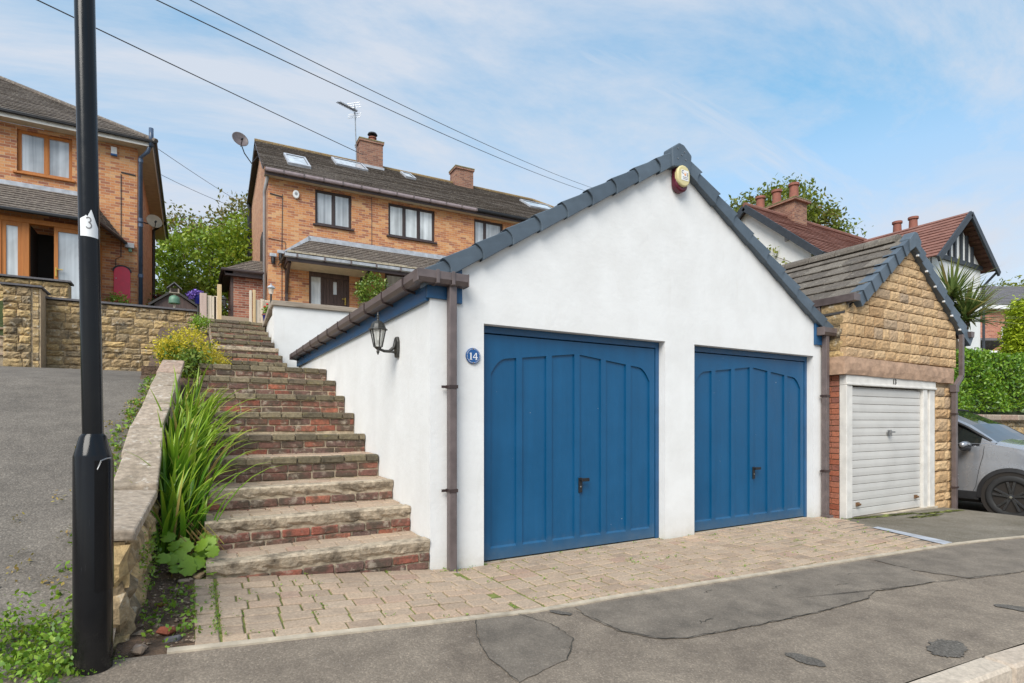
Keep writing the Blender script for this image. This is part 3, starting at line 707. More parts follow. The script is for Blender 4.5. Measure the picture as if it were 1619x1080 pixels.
crack([(0.50, -1.36), (0.53, -1.80), (0.65, -1.99), (0.80, -2.07), (1.35, -2.14), (1.9, -2.19), (2.5, -2.2), (2.74, -2.13), (2.95, -2.17), (3.5, -2.26), (4.4, -2.46), (5.4, -2.5)], 0.0065, 3)
for k, (x, y) in enumerate([(1.05, -1.95), (2.1, -1.72), (2.55, -1.85), (1.55, -1.55), (3.0, -1.78)]):
    R = random.Random(40 + k); pth = [(x, y)]
    for _ in range(4): pth.append((pth[-1][0] + R.uniform(0.01, 0.07), pth[-1][1] + R.uniform(-0.04, 0.04)))
    crack(pth, 0.005, 50 + k)
def blob(cx, cy, a, bb, ang, n=10):
    return [(cx + math.cos(rad(ang))*a*math.cos(2*math.pi*k/n) - math.sin(rad(ang))*bb*math.sin(2*math.pi*k/n), cy + math.sin(rad(ang))*a*math.cos(2*math.pi*k/n) + math.cos(rad(ang))*bb*math.sin(2*math.pi*k/n)) for k in range(n)]
sheet('tarmac_repair', blob(1.14, -2.59, 0.105, 0.055, -80), M['stain'], 0.006, 0.008, 3, 5)
sheet('tarmac_repair', blob(3.22, -2.84, 0.16, 0.06, -60), M['stain'], 0.006, 0.01, 3, 6)
sheet('tarmac_repair', blob(1.99, -2.90, 0.17, 0.09, 10), M['stain'], 0.006, 0.016, 6, 7)
sheet('tarmac_repair', blob(0.385, -1.36, 0.085, 0.03, -55), M['stain'], 0.010, 0.006, 3, 8)
# apron in front of the stone garage and under the car
b = MB(); ax = [4.9 + 0.25*i for i in range(44)]
def apx(x, v):
    y0, y1 = edge_y(x) + 0.03, pw(x, [(4.9, -0.6), (5.6, -0.24), (9, -0.2), (9.05, 2), (20, 2.2)])
    return lerp(y0, y1, v)
b.add([(x, apx(x, v/6), gz(x, apx(x, v/6)) + 0.002) for v in range(7) for x in ax], [(j*44+i, j*44+i+1, (j+1)*44+i+1, (j+1)*44+i) for j in range(6) for i in range(43)])
structure(b.build('apron', M['apron'], smooth=True))
sheet('lead_strip', [(5.31, -0.80), (5.44, -0.80), (5.20, -1.655), (5.01, -1.645)], M['lead'], 0.012, 0.006, 6, 12)
for i, (cx, cy, a, bb_) in enumerate([(6.5, -0.36, 0.75, 0.05), (7.7, -0.52, 0.6, 0.06), (7.0, -0.62, 0.4, 0.04)]):
    sheet('moss_patch', blob(cx, cy, a, bb_, -3, 14), M['joint'], 0.008, 0.035, 5, 60 + i)
# pale edging between footway and paving
b = MB(); ex = [-1.85 + 0.1*i for i in range(130)]
for x in ex:
    for (dy, dz) in ((-0.012, -0.02), (-0.012, 0.010), (0.05, 0.012), (0.05, -0.02)):
        y = edge_y(x) + dy*0.75; b.v.append((x, y, gz(x, y) + dz))
b.f = [(4*i+k, 4*i+k+1, 4*i+5+k, 4*i+4+k) for i in range(len(ex)-1) for k in range(3)]
structure(b.build('edging', M['edging']))

# ------------------------------------------------------------------ block paving
pav = bpy.data.objects.new('block_paving', None); COL.objects.link(pav); structure(pav)
b = MB()
px_ = [-1.74 + 0.12*i for i in range(62)]
def pav_x1(y): return pw(y, [(-1.75, 5.02), (-0.8, 5.34), (-0.34, 5.64), (0.3, 5.64)])
rows_ = 10
b.add([(x, lerp(edge_y(x) + 0.04, 0.13, v/rows_), gz(x, lerp(edge_y(x) + 0.04, 0.13, v/rows_)) - (0.007 if x < 0.3 else 0.0045)) for v in range(rows_+1) for x in px_],
      [(j*62+i, j*62+i+1, (j+1)*62+i+1, (j+1)*62+i) for j in range(rows_) for i in range(61)])
jt = b.build('joint_sand', M['joint'], pav)
R = random.Random(11); pieces = []
ROW = 0.128
def add_paver(x0, x1, y0, y1):
    pieces.append((x0, x1, y0, y1))
y1 = 0.0; row = 0
while y1 > -1.95:
    y0 = y1 - ROW
    x = -1.615 - R.uniform(0, 0.1)
    if row == 0: x = -1.6
    while x < 5.7:
        if 0.16 < x + 0.04 < 0.36: x = 0.375; continue
        L = R.choice([0.13, 0.195, 0.195, 0.20, 0.205])
        x1 = x + L
        if x < -1.6 and x1 < -1.5: x = -1.607; continue
        xa = max(x, -1.607)
        if xa < 0.2 < x1 + 0.03: x1 = 0.20
        xm = (xa + x1) / 2
        ye = edge_y(xm) + 0.055; a = max(y0, ye); bb = y1
        if row == 0 and (0.52 < xm < 2.7 or 3.2 < xm < 5.4): pass
        xr = pav_x1((a + bb)/2); x1c = min(x1, xr)
        if bb - a > 0.022 and x1c - xa > 0.025: add_paver(xa, x1c, a, bb)
        x = x1
    y1 = y0; row += 1
yy = -0.01
while yy > -1.24:                                                   # soldier course dividing the two areas, and the left border
    for xa, w in ((0.205, 0.165), (-1.735, 0.125)):
        ln = 0.16 if xa > 0 else R.choice([0.2, 0.24]); ye = edge_y(xa) + 0.055; a = max(yy - 0.165, ye)
        if yy - a > 0.03: add_paver(xa, xa + w, a, yy)
    yy -= 0.165
for xa, xb in ((0.55, 2.70), (3.20, 5.40)):                                       # short row inside the door reveals
    x = xa
    while x < xb: add_paver(x, min(x + 0.2, xb), 0.0, 0.055); x += 0.2
camxy = Vector((-1.748, -4.408))
pieces.sort(key=lambda p: (Vector(((p[0]+p[1])/2, (p[2]+p[3])/2)) - camxy).length)
far = MB()
cache = {}
for i, (xa, xb, ya, yb) in enumerate(pieces):
    cx, cy = (xa+xb)/2, (ya+yb)/2; jg = 0.011 if cx < 0.3 else 0.016; w, d = xb - xa - jg, yb - ya - jg
    z = gz(cx, cy) - 0.025 + R.uniform(-0.003, 0.003)
    if i < 296:
        k = (round(w, 2), R.randrange(3))
        if k not in cache: cache[k] = chamfer_mesh('paver', k[0], ROW - 0.008, 0.06, 0.006, M['paver'], 0.0018, len(cache))
        tx = (gz(cx, cy + .05) - gz(cx, cy - .05)) / 0.1; ty = -(gz(cx + .05, cy) - gz(cx - .05, cy)) / 0.1
        inst('paver', cache[k], pav, (cx, cy, z), (tx + R.uniform(-.012, .012), ty + R.uniform(-.01, .01), R.uniform(-.012, .012)), (w/k[0], d/(ROW - 0.008), 1))
    else:
        me = chamfer_mesh('t', w, d, 0.06, 0.008, M['paver'], 0.003, i)
        far.add([(v.co.x + cx, v.co.y + cy, v.co.z + z) for v in me.vertices], [tuple(p.vertices) for p in me.polygons]); bpy.data.meshes.remove(me)
if far.v: stuff(far.build('distant_pavers', M['paver_far'], pav))

# ================================================================== garage 14
g14 = thing('white_garage', 'white rendered double garage with two blue panelled doors and a grey verge roof', 'garage', (0, 0, 0))
GW, GD = 5.62, 6.6
AX = 2.86                                                   # ridge
SL = 0.585
def roofz(x): return 4.215 - SL * abs(x - AX)
wall_top = 2.46
b = MB()
ops = [(0.508, 2.72, -0.4, 2.15), (3.172, 5.43, -0.4, 2.15)]
b.wall(0, GW, 0, 0.20, -0.4, wall_top, ops)
zt = lambda x: roofz(x) - 0.012
b.prism([(0, wall_top), (GW, wall_top), (GW, zt(GW)), (AX, zt(AX)), (0, zt(0))], 'y', 0, 0.20)
b.build('front_wall', M['render'], g14)
b = MB(); b.box(0, 0.2, 0.20, GD, -0.4, 2.5); b.box(GW-0.2, GW, 0.20, GD, -0.4, 2.5)
b.box(0.2, GW-0.2, GD-0.2, GD, -0.4, 2.5); b.prism([(0, 2.5), (GW, 2.5), (AX, zt(AX))], 'y', GD-0.2, GD)
b.box(0.2, GW-0.2, 1.2, 1.25, -0.3, 2.45)
b.build('side_wall', M['render'], g14)
b = MB(); b.box(0.15, 2.75, 0.055, 0.16, -0.2, -0.004); b.box(3.15, 5.45, 0.055, 0.16, -0.2, -0.004)
b.build('threshold', M['edging'], g14)
# roof: two slopes of courses and a ridge
b = MB(); n = 12
for sgn in (-1, 1):
    for k in range(n):
        d0, d1 = 2.93 * k / n, 2.93 * (k + 1) / n + (0.05 if k < n - 1 else 0.02)
        za, zb = 4.225 - SL*d0 + 0.0, 4.225 - SL*d1 + 0.028
        x0, x1 = AX + sgn*d0, AX + sgn*d1
        b.prism([(x0, za), (x1, zb), (x1, zb - 0.03), (x0, za - 0.03)], 'y', 0.012, GD + 0.06)
b.build('roof', M['roofdark'], g14)
b = MB(); b.tube([(AX, 0.05, 4.165), (AX, GD + 0.06, 4.165)], 0.10, 10); b.build('ridge_tiles', M['cap'], g14, smooth=True)
# verge caps
sl = math.atan(SL); cs, sn = math.cos(sl), math.sin(sl)
CAPR = random.Random(77)
def cap(s0, s1, sgn, n0=-0.155, n1=0.045):
    """capping unit between slope distances s0 (lower end) and s1, measured up from the eave"""
    ex, ez = AX - sgn * 3.03, roofz(AX - 3.03)
    def P(s, nn, y): return (ex + sgn * (s*cs - nn*sn), y, ez + s*sn + nn*cs)
    q = []
    m = 6
    for j in range(m + 1):                                  # lower end, curved
        t = j / m; nn = lerp(n0 - 0.012, n1 + 0.018, t); q.append((s0 + 0.032*math.cos((t-0.5)*math.pi)*1.0 - 0.032, nn))
    up = [(s1 + 0.03, n1 - 0.004), (s1 + 0.03, n0 + 0.004)]
    jy = CAPR.uniform(-0.006, 0.004); jn = CAPR.uniform(-0.007, 0.007)
    out = [(a_, n_ + jn) for a_, n_ in q + up]
    yf = [(-0.078 if i <= m else -0.058) + jy for i in range(len(out))]
    b = MB(); k = len(out)
    b.v = [P(s, nn, y) for (s, nn), y in zip(out, yf)] + [P(s, nn, 0.0) for (s, nn) in out]
    b.f = [tuple(range(k)), tuple(range(k, 2*k))[::-1]] + [(i, (i+1) % k, (i+1) % k + k, i + k) for i in range(k)]
    # top flange reaching back over the roof
    v = [P(s0 - 0.01, n1 + 0.018, 0.0), P(s1 + 0.03, n1 - 0.004, 0.0), P(s1 + 0.03, n1 - 0.004, 0.13), P(s0 - 0.01, n1 + 0.018, 0.13)]
    v2 = [P(s0 - 0.01, n1 + 0.002, 0.0), P(s1 + 0.03, n1 - 0.02, 0.0), P(s1 + 0.03, n1 - 0.02, 0.13), P(s0 - 0.01, n1 + 0.002, 0.13)]
    b.add(v + v2, [(0,1,2,3),(7,6,5,4),(0,4,5,1),(1,5,6,2),(2,6,7,3),(3,7,4,0)])
    return b
LS = 3.03 / cs; nc = 10
for sgn in (1, -1):
    for k in range(nc):
        cap(LS * k / nc + (0.07 if k == 0 else 0), LS * (k + 1) / nc - (0.05 if k == nc - 1 else 0), sgn, -0.075 if k == 0 else -0.098, 0.032).build('verge_cap', M['cap'], g14, bevel=0.006)
b = MB(); z0 = 4.302
b.prism([(AX-0.13, z0-0.075), (AX-0.02, z0), (AX+0.05, z0-0.01), (AX+0.17, z0-0.10), (AX+0.15, z0-0.30), (AX+0.02, z0-0.255), (AX-0.12, z0-0.28)], 'y', -0.095, 0.04)
rc = b.build('ridge_end_cap', M['cap'], g14, bevel=0.012)
b = MB()
for dx, dz in ((-0.05, -0.07), (0.05, -0.09), (0.01, -0.13), (-0.05, -0.18), (0.07, -0.17)): b.lathe([(0.007, -0.006), (0.007, 0)], (AX+dx, -0.096, z0+dz), 8, 'y')
b.build('screw', M['steel'], rc)
# fascia boards and boxed ends
b = MB(); b.box(-0.035, -0.002, 0.02, GD, 2.300, 2.44); b.build('fascia_board', M['blue_trim'], g14, bevel=0.004)
b = MB(); b.box(-0.035, 0.215, -0.022, 0.018, 2.318, 2.44); b.build('fascia_board', M['blue_trim'], g14, bevel=0.004)
b = MB(); b.prism([(0.217, 2.295), (0.285, 2.295), (0.285, 2.62), (0.217, 2.59)], 'y', -0.030, -0.002); b.build('barge_end', M['blue_trim'], g14, bevel=0.004)
b = MB(); b.prism([(5.43, 2.30), (5.75, 2.30), (5.75, 2.52), (5.43, 2.70)], 'y', -0.030, -0.002); b.build('barge_end', M['blue_trim'], g14, bevel=0.004)
# gutters: open squared channel, outline (across, up)
def gutter(b, path_fn, prof, a0, a1, axis):
    b.prism(prof, axis, a0, a1)
gp = [(0.0, 0), (-0.088, 0), (-0.112, 0.035), (-0.112, 0.098), (-0.104, 0.098), (-0.104, 0.038), (-0.085, 0.009), (-0.006, 0.009), (-0.006, 0.09), (0, 0.09)]
b = MB(); b.prism([(-0.037 + p[0], 2.432 + p[1]) for p in gp], 'y', -0.02, 6.68)
b.box(-0.148, -0.038, 6.68, 6.69, 2.432, 2.53)
b.build('gutter', M['gutter'], g14)
b = MB(); b.prism([(-0.024 + p[0], 2.425 + p[1]) for p in gp], 'x', -0.150, 0.292)
b.box(0.292, 0.300, -0.138, -0.022, 2.42, 2.528); b.box(-0.160, -0.150, -0.136, -0.022, 2.425, 2.525)
b.build('gutter', M['gutter'], g14, bevel=0.003)
for x in (0.0, 0.14):
    b = MB(); b.box(x, x+0.03, -0.143, -0.02, 2.418, 2.427); b.box(x, x+0.03, -0.1445, -0.1365, 2.42, 2.533); b.build('gutter_clip', M['gutter'], g14, bevel=0.004)
yk = 0.25
while yk < 6.6:
    b = MB(); b.box(-0.1575, -0.150, yk, yk+0.022, 2.46, 2.535); b.bar((-0.15, yk+0.011, 2.455), (-0.125, yk+0.011, 2.425), 0.022, 0.008, (0, 1, 0)); b.bar((-0.125, yk+0.011, 2.427), (-0.03, yk+0.011, 2.405), 0.022, 0.008, (0, 1, 0))
    b.build('gutter_bracket', M['brown'], g14); yk += 0.62
def downpipe(parent, x, yc, z0, z1, clips, mat='gutter', w=0.068, shoe=False):
    b = MB(); b.box(x - w/2, x + w/2, yc - w/2, yc + w/2, z0, z1)
    if shoe: b.box(x - w/2 - 0.008, x + w/2 + 0.008, yc - w/2 - 0.05, yc + w/2 + 0.008, z0, z0 + 0.035)
    p = b.build('downpipe', M[mat], parent, bevel=0.007)
    for z in clips:
        b = MB(); b.box(x - w/2 - 0.006, x + w/2 + 0.006, yc - w/2 - 0.006, yc + w/2 + 0.006, z - 0.014, z + 0.014); b.box(x - w/2 - 0.05, x - w/2, yc + w/2 - 0.02, yc + w/2 - 0.006, z - 0.011, z + 0.011)
        b.build('pipe_clip', M['brown'], p)
    return p
downpipe(g14, 0.172, -0.062, -0.03, 2.43, (1.573, 0.694))
b = MB(); b.box(0.20, 0.36, -0.13, -0.02, -0.02, 0.004); b.build('drain_grate', M['grey'], g14, bevel=0.004)
# right-hand gutter and pipe
b = MB(); b.prism([(-0.024 + p[0], 2.425 + p[1]) for p in gp], 'x', 5.46, 5.80); b.box(5.80, 5.808, -0.138, -0.022, 2.42, 2.528); b.box(5.452, 5.46, -0.138, -0.022, 2.42, 2.528); b.build('gutter', M['gutter'], g14, bevel=0.003)
downpipe(g14, 5.60, -0.062, 0.0, 2.43, (1.62, 0.62), shoe=True)

def garage_door(x0, x1, n):
    """blue up-and-over door with six arched recessed panels between x0 and x1"""
    yd = 0.10; zb, ztop = 0.012, 2.075
    fr_ = MB(); fr_.box(x0 + 0.001, x0 + 0.045, 0.09, 0.17, 0, 2.149); fr_.box(x1 - 0.052, x1 - 0.001, 0.09, 0.17, 0, 2.149); fr_.box(x0 + 0.046, x1 - 0.053, 0.088, 0.17, 2.085, 2.149)
    frm = fr_.build('door_frame', M['blue_trim'], g14, bevel=0.004)
    a, e = x0 + 0.05, x1 - 0.060
    b = MB()
    L = e - a; st = 0.072; mu = 0.066; pw_ = (L - 2*st - 5*mu) / 6
    edges = [(a + st + k*(pw_ + mu), a + st + k*(pw_ + mu) + pw_) for k in range(6)]
    zlow = 0.115; zs, zp = 1.80, 1.955
    mid = (a + e) / 2
    def ztl(x): return lerp(zs + 0.045, zp, 1 - abs(x - mid) / (L/2 - st))
    yf = yd
    b.box(a, a + st, yf, yf + 0.035, zb, ztop); b.box(e - st, e, yf, yf + 0.035, zb, ztop)
    for k in range(5): b.box(edges[k][1], edges[k+1][0], yf, yf + 0.035, zlow, ztop)
    b.box(a + st, e - st, yf, yf + 0.035, zb, zlow)
    for k, (p, q) in enumerate(edges):                            # top rail pieces with shaped lower edge
        pts = []
        for j in range(9):
            x = lerp(p, q, j/8); z = ztl(x)
            if k == 0: t = j/8; z = ztl(x) - 0.13 * max(0, 1 - t*1.8)**2
            if k == 5: t = 1 - j/8; z = ztl(x) - 0.13 * max(0, 1 - t*1.8)**2
            pts.append((x, z))
        b.prism(pts + [(q, ztop), (p, ztop)], 'y', yf, yf + 0.035)
    door = b.build('garage_door', M['blue'], g14)
    for k, (p, q) in enumerate(edges):
        c = MB(); ztmax = max(ztl(p), ztl(q)) + 0.02
        c.box(p - 0.01, q + 0.01, yf + 0.018, yf + 0.034, zlow - 0.01, ztmax)
        # bevelled bottom and sides of the recess
        c.prism([(yf + 0.002, zlow - 0.004), (yf + 0.002, zlow), (yf + 0.0178, zlow + 0.017), (yf + 0.0178, zlow - 0.004)], 'x', p, q)
        c.build('panel', M['blue'], door)
    hx = mid + 0.035; hz_ = 0.66
    h = MB(); h.box(hx - 0.022, hx + 0.022, yf - 0.012, yf, hz_ - 0.095, hz_ + 0.055); h.lathe([(0.013, -0.03), (0.013, 0)], (hx, yf - 0.012, hz_ + 0.035), 10, 'y')
    h.box(hx - 0.012, hx + 0.085, yf - 0.05, yf - 0.032, hz_ + 0.018, hz_ + 0.052)
    hh = h.build('handle', M['black_rubber'], door, bevel=0.004)
    h = MB(); h.lathe([(0.008, -0.004), (0.008, 0)], (hx, yf - 0.012, hz_ - 0.035), 8, 'y'); h.build('lock', M['steel'], door)
    return door
garage_door(0.508, 2.72, 0)
garage_door(3.172, 5.43, 1)

# things on the garage walls
pq = thing('number_plaque', 'round blue house number plaque reading 14 with white dots', 'number plaque', (0.396, 0, 1.854))
c = (0.396, 0, 1.854)
b = MB(); b.lathe([(0.064, 0), (0.070, -0.006), (0.070, -0.014), (0.066, -0.018)], c, 32, 'y'); b.build('plate', M['plaqueblue'], pq, smooth=True, autosmooth=30)
b = MB()
for k in range(28):
    t = 2*math.pi*k/28
    if abs(math.cos(t)) < 0.12: continue
    b.lathe([(0.0032, 0), (0.0032, -0.0015)], (c[0] + 0.060*math.cos(t), -0.018, c[2] + 0.060*math.sin(t)), 6, 'y')
b.build('dot_border', M['whiteplastic'], pq)
b = MB(); cx, cz = c[0] - 0.024, c[2] - 0.004                    # serif figure 1
for p in ([(-0.005, -0.028), (0.005, -0.028), (0.005, 0.03), (-0.005, 0.03)], [(-0.013, -0.031), (0.013, -0.031), (0.013, -0.0265), (-0.013, -0.0265)], [(-0.013, 0.0225), (-0.005, 0.024), (-0.005, 0.030), (-0.013, 0.026)]):
    b.prism([(cx + x, cz + z) for x, z in p], 'y', -0.0205, -0.018)
cx = c[0] + 0.020
for p in ([(0.004, -0.028), (0.013, -0.028), (0.013, 0.031), (0.004, 0.031)], [(-0.024, -0.014), (0.004, -0.014), (0.004, -0.007), (-0.024, -0.007)], [(0.013, -0.014), (0.022, -0.014), (0.022, -0.007), (0.013, -0.007)], [(-0.024, -0.007), (-0.017, -0.007), (0.004, 0.022), (0.004, 0.031)], [(-0.003, -0.031), (0.020, -0.031), (0.020, -0.0282), (-0.003, -0.0282)]):
    b.prism([(cx + x, cz + z) for x, z in p], 'y', -0.0205, -0.018)
b.build('figures', M['whiteplastic'], pq)
b = MB(); b.lathe([(0.005, -0.003), (0.003, -0.005)], (c[0], -0.018, c[2]+0.062), 8, 'y'); b.lathe([(0.005, -0.003), (0.003, -0.005)], (c[0], -0.018, c[2]-0.062), 8, 'y'); b.build('screw', M['brass'], pq)

al = thing('alarm_box', 'cream and maroon alarm bell box high under the garage apex', 'alarm box', (2.895, 0, 3.94))
def capsule(cx, cz, w, h, n=7):
    P = []; r = w/2; hh = h/2
    for k in range(n + 1):
        t = math.pi * k / n; P.append((cx + r*math.cos(t), cz + hh - r*0.9 + r*0.9*math.sin(t)))
    for k in range(n + 1):
        t = math.pi + math.pi * k / n; P.append((cx + r*math.cos(t), cz - hh + r*0.9 + r*0.9*math.sin(t)))
    return P
b = MB(); b.prism(capsule(2.895, 3.935, 0.185, 0.30), 'y', -0.08, 0); b.build('case', M['maroon'], al, bevel=0.02, seg=3, smooth=True, autosmooth=40)
b = MB(); b.prism(capsule(2.897, 3.950, 0.188, 0.232), 'y', -0.105, -0.012); b.build('cover', M['cream'], al, bevel=0.014, seg=3, smooth=True, autosmooth=40)
b = MB(); b.box(2.855, 2.96, -0.1075, -0.1055, 3.90, 4.01); b.build('label_plate', M['whiteplastic'], al)
inst('letter', text_mesh('C', 0.048, 0.0008, M['ink'], 'letter'), al, (2.873, -0.1085, 3.985), (rad(90), 0, 0))
inst('letter', text_mesh('S', 0.048, 0.0008, M['ink'], 'letter'), al, (2.943, -0.1085, 3.965), (rad(90), 0, 0))
b = MB(); b.prism([(2.897, 3.99), (2.905, 3.968), (2.915, 3.972), (2.918, 3.99), (2.925, 3.985), (2.922, 3.955), (2.908, 3.948), (2.896, 3.96)], 'y', -0.1088, -0.1076); b.build('emblem', M['orange'], al)
b = MB()
R = random.Random(3)
for zz_, x0_ in ((3.934, 2.872), (3.917, 2.882)):
    x = x0_
    while x < 2.945: L = R.uniform(0.004, 0.012); b.box(x, x+L, -0.1086, -0.1076, zz_ - 0.004, zz_ + 0.004); x += L + 0.003
b.build('fine_print', M['greyink'], al)

# wall lantern on the side wall
ly = 0.83
ln = thing('wall_lantern', 'black coach lantern on a scrolled arm on the white side wall', 'lantern', (0, ly, 2.0))
b = MB(); b.prism([(ly - 0.035, 1.90), (ly - 0.05, 1.97), (ly - 0.05, 2.05), (ly - 0.025, 2.10), (ly + 0.025, 2.10), (ly + 0.05, 2.05), (ly + 0.05, 1.97), (ly + 0.035, 1.90)], 'x', -0.028, 0); b.build('wall_plate', M['bronze'], ln, bevel=0.006)
b = MB(); b.tube([(-0.02, ly, 2.08), (-0.04, ly, 2.00), (-0.09, ly, 1.955), (-0.14, ly, 1.955), (-0.20, ly, 1.975)], 0.020, 10, r1=0.012); b.tube([(-0.01, ly, 1.92), (-0.04, ly, 1.95), (-0.09, ly, 1.955)], 0.012, 8); b.build('arm', M['bronze'], ln, smooth=True)
lx = -0.20; zb = 1.99; LK = 0.88
b = MB(); b.lathe([(r_*LK, h_*LK) for r_, h_ in [(0.004, -0.085), (0.018, -0.05), (0.014, -0.03), (0.035, -0.012), (0.045, 0.0)]], (lx, ly, zb), 6); b.build('finial_base', M['bronze'], ln)
b = MB()
for k in range(6):
    t = 2*math.pi*(k+0.5)/6
    b.bar((lx + 0.039*math.cos(t), ly + 0.039*math.sin(t), zb), (lx + 0.073*math.cos(t), ly + 0.073*math.sin(t), zb + 0.163), 0.010)
b.lathe([(r_*LK, h_*LK) for r_, h_ in [(0.09, 0.182), (0.103, 0.186), (0.100, 0.195), (0.085, 0.205), (0.072, 0.245), (0.045, 0.275), (0.014, 0.288), (0.010, 0.305), (0.018, 0.315), (0.010, 0.328), (0.013, 0.345), (0.003, 0.38)]], (lx, ly, zb), 12)
b.build('cage', M['bronze'], ln)
b = MB(); b.lathe([(r_*LK, h_*LK) for r_, h_ in [(0.040, 0.002), (0.078, 0.180)]], (lx, ly, zb), 6); b.build('pane', M['lampglass'], ln)
b = MB(); b.lathe([(r_*LK, h_*LK) for r_, h_ in [(0.014, -0.01), (0.014, 0.04)]], (lx, ly, zb + 0.03), 8); b.build('bulb_holder', M['ink'], ln)

# ================================================================== brick steps
st = thing('brick_steps', 'worn red brick steps with mossy nosings climbing beside the white garage', 'steps', (-0.8, 0, 0))
NY = [-0.012, 0.465, 0.97, 1.455, 1.99, 2.485, 2.975, 3.485, 4.10]; NZ = [0.288, 0.506, 0.70, 0.931, 1.145, 1.392, 1.621, 1.852, 2.061]
XL, XR = -1.655, -0.006
R = random.Random(21)
bm_long = [chamfer_mesh('brick', 0.215, 0.09, 0.066, 0.007, M['step_red'], 0.004, 100 + i) for i in range(4)]
bm_dark = [chamfer_mesh('brick', 0.222, 0.10, 0.074, 0.009, M['step_dark'], 0.005, 110 + i) for i in range(4)]
def brick_row(parent, x0, x1, y, z0, h, kind, off, bl=0.23):
    x = x0 - off
    while x < x1 - 0.02:
        a = max(x, x0); e = min(x + bl, x1)
        if e - a > 0.04:
            src = R.choice(bm_dark if kind == 'dark' else bm_long); bw, bh = (0.222, 0.074) if kind == 'dark' else (0.215, 0.066)
            inst('brick', src, parent, ((a+e)/2, y + 0.045 + R.uniform(-0.006, 0.006), z0 + h/2 + R.uniform(-.002, .002)), (R.uniform(-.03, .03), R.uniform(-.012, .012), R.uniform(-.025, .025)), ((e - a - 0.011)/bw, 1, (h - 0.008)/bh))
        x += bl
pav_l = [chamfer_mesh('tread_paver', 0.20, 0.15, 0.05, 0.007, M['paver'], 0.003, 120 + i) for i in range(3)]
for i in range(9):
    y0, z1 = NY[i], NZ[i]; y1 = NY[i+1] + 0.12 if i < 8 else 5.30
    zlow = NZ[i-1] - 0.05 if i else -0.35
    b = MB()
    b.grid(lambda u, v: (lerp(XL, XR, u), lerp(y0 + 0.02, y1, v), z1 - 0.012), 6, 2)
    b.add([(XL, y0+0.022, zlow), (XR, y0+0.022, zlow), (XR, y0+0.022, z1-0.012), (XL, y0+0.022, z1-0.012), (XL, y1, zlow), (XL, y1, z1-0.012)], [(0,1,2,3), (0,3,5,4)])
    b.build('tread', M['stepmortar'], st)
    if i < 3:                                                     # thick concrete nosing with a broken face
        nm = 28; b = MB(); prof = []
        vs = []
        for k in range(nm + 1):
            x = lerp(XL, XR, k/nm); e1 = R.uniform(-.008, .005); e2 = R.uniform(-.012, .018); e3 = R.uniform(-.010, .02)
            vs += [(x, y0 + 0.13, z1), (x, y0 + 0.004 + e1*0.3, z1 + R.uniform(-.003, .002)), (x, y0 - 0.008 + e1*0.5, z1 - 0.014), (x, y0 + 0.0 + e1, z1 - 0.055), (x, y0 + 0.012 + e2, z1 - 0.088), (x, y0 + 0.03, z1 - 0.112 + e3), (x, y0 + 0.13, z1 - 0.112)]
        fs = [(7*k+j, 7*k+j+1, 7*k+8+j, 7*k+7+j) for k in range(nm) for j in range(6)] + [tuple(range(7)), tuple(range(7*nm, 7*nm+7))[::-1]]
        b.add(vs, fs); b.build('nosing', M['nosing'], st)
        brick_row(st, XL, XR, y0 + 0.006, z1 - 0.185, 0.075, 'red', [0.05, 0.14, 0.1][i]); brick_row(st, XL, XR, y0 + 0.010, z1 - 0.255, 0.07, 'red', [0.16, 0.03, 0.2][i])
        rows = 2
    else:
        brick_row(st, XL, XR, y0 - 0.004, z1 - 0.078, 0.078, 'dark', R.uniform(0, .2)); brick_row(st, XL, XR, y0 + 0.008, z1 - 0.155, 0.074, 'red', R.uniform(0, .2)); brick_row(st, XL, XR, y0 + 0.012, z1 - 0.232, 0.074, 'red', R.uniform(0, .2))
    if i < 4:
        ya = y0 + (0.132 if i < 3 else 0.10)
        while ya + 0.06 < NY[i+1] + 0.02:
            x = XL - R.uniform(0, .1); yb = min(ya + 0.158, NY[i+1] + 0.02)
            while x < XR - 0.02:
                L = R.choice([0.14, 0.2, 0.24]); a, e = max(x, XL), min(x + L, XR)
                if e - a > 0.05: inst('tread_paver', R.choice(pav_l), st, ((a+e)/2, (ya+yb)/2, z1 - 0.024 + R.uniform(-.003, .003)), (R.uniform(-.012, .012), R.uniform(-.012, .012), 0), ((e-a-.008)/.20, (yb-ya-.008)/.15, 1))
                x += L
            ya += 0.158
# upper flight
UX0, UX1 = -1.42, -0.385
UY = [5.25 + 0.52*k for k in range(8)]; UZ = [2.235 + 0.1735*k for k in range(8)]
for i in range(8):
    y0, z1 = UY[i], UZ[i]; y1 = UY[i+1] + 0.1 if i < 7 else 9.6; zlow = z1 - 0.3
    b = MB(); b.box(UX0, UX1, y0 + 0.022, y1, zlow, z1 - 0.01); b.build('tread', M['stepmortar'], st)
    if i == 2:
        b = MB(); b.box(UX0, UX1, y0 - 0.01, y0 + 0.1, z1 - 0.07, z1); b.build('nosing', M['nosing'], st, bevel=0.01)
    else: brick_row(st, UX0, UX1, y0 - 0.003, z1 - 0.076, 0.076, 'dark', R.uniform(0, .2))
    brick_row(st, UX0, UX1, y0 + 0.008, z1 - 0.148, 0.070, 'red', R.uniform(0, .2))
b = MB(); b.box(-1.66, 0.0, 4.16, 5.27, 1.6, 2.052); b.build('landing', M['stepmortar'], st)

# ================================================================== boundary wall with sloped coping beside the drive
bw = thing('coping_wall', 'low rubble wall with sloping pinkish coping slabs along the drive', 'wall', (-2.1, 0, 0))
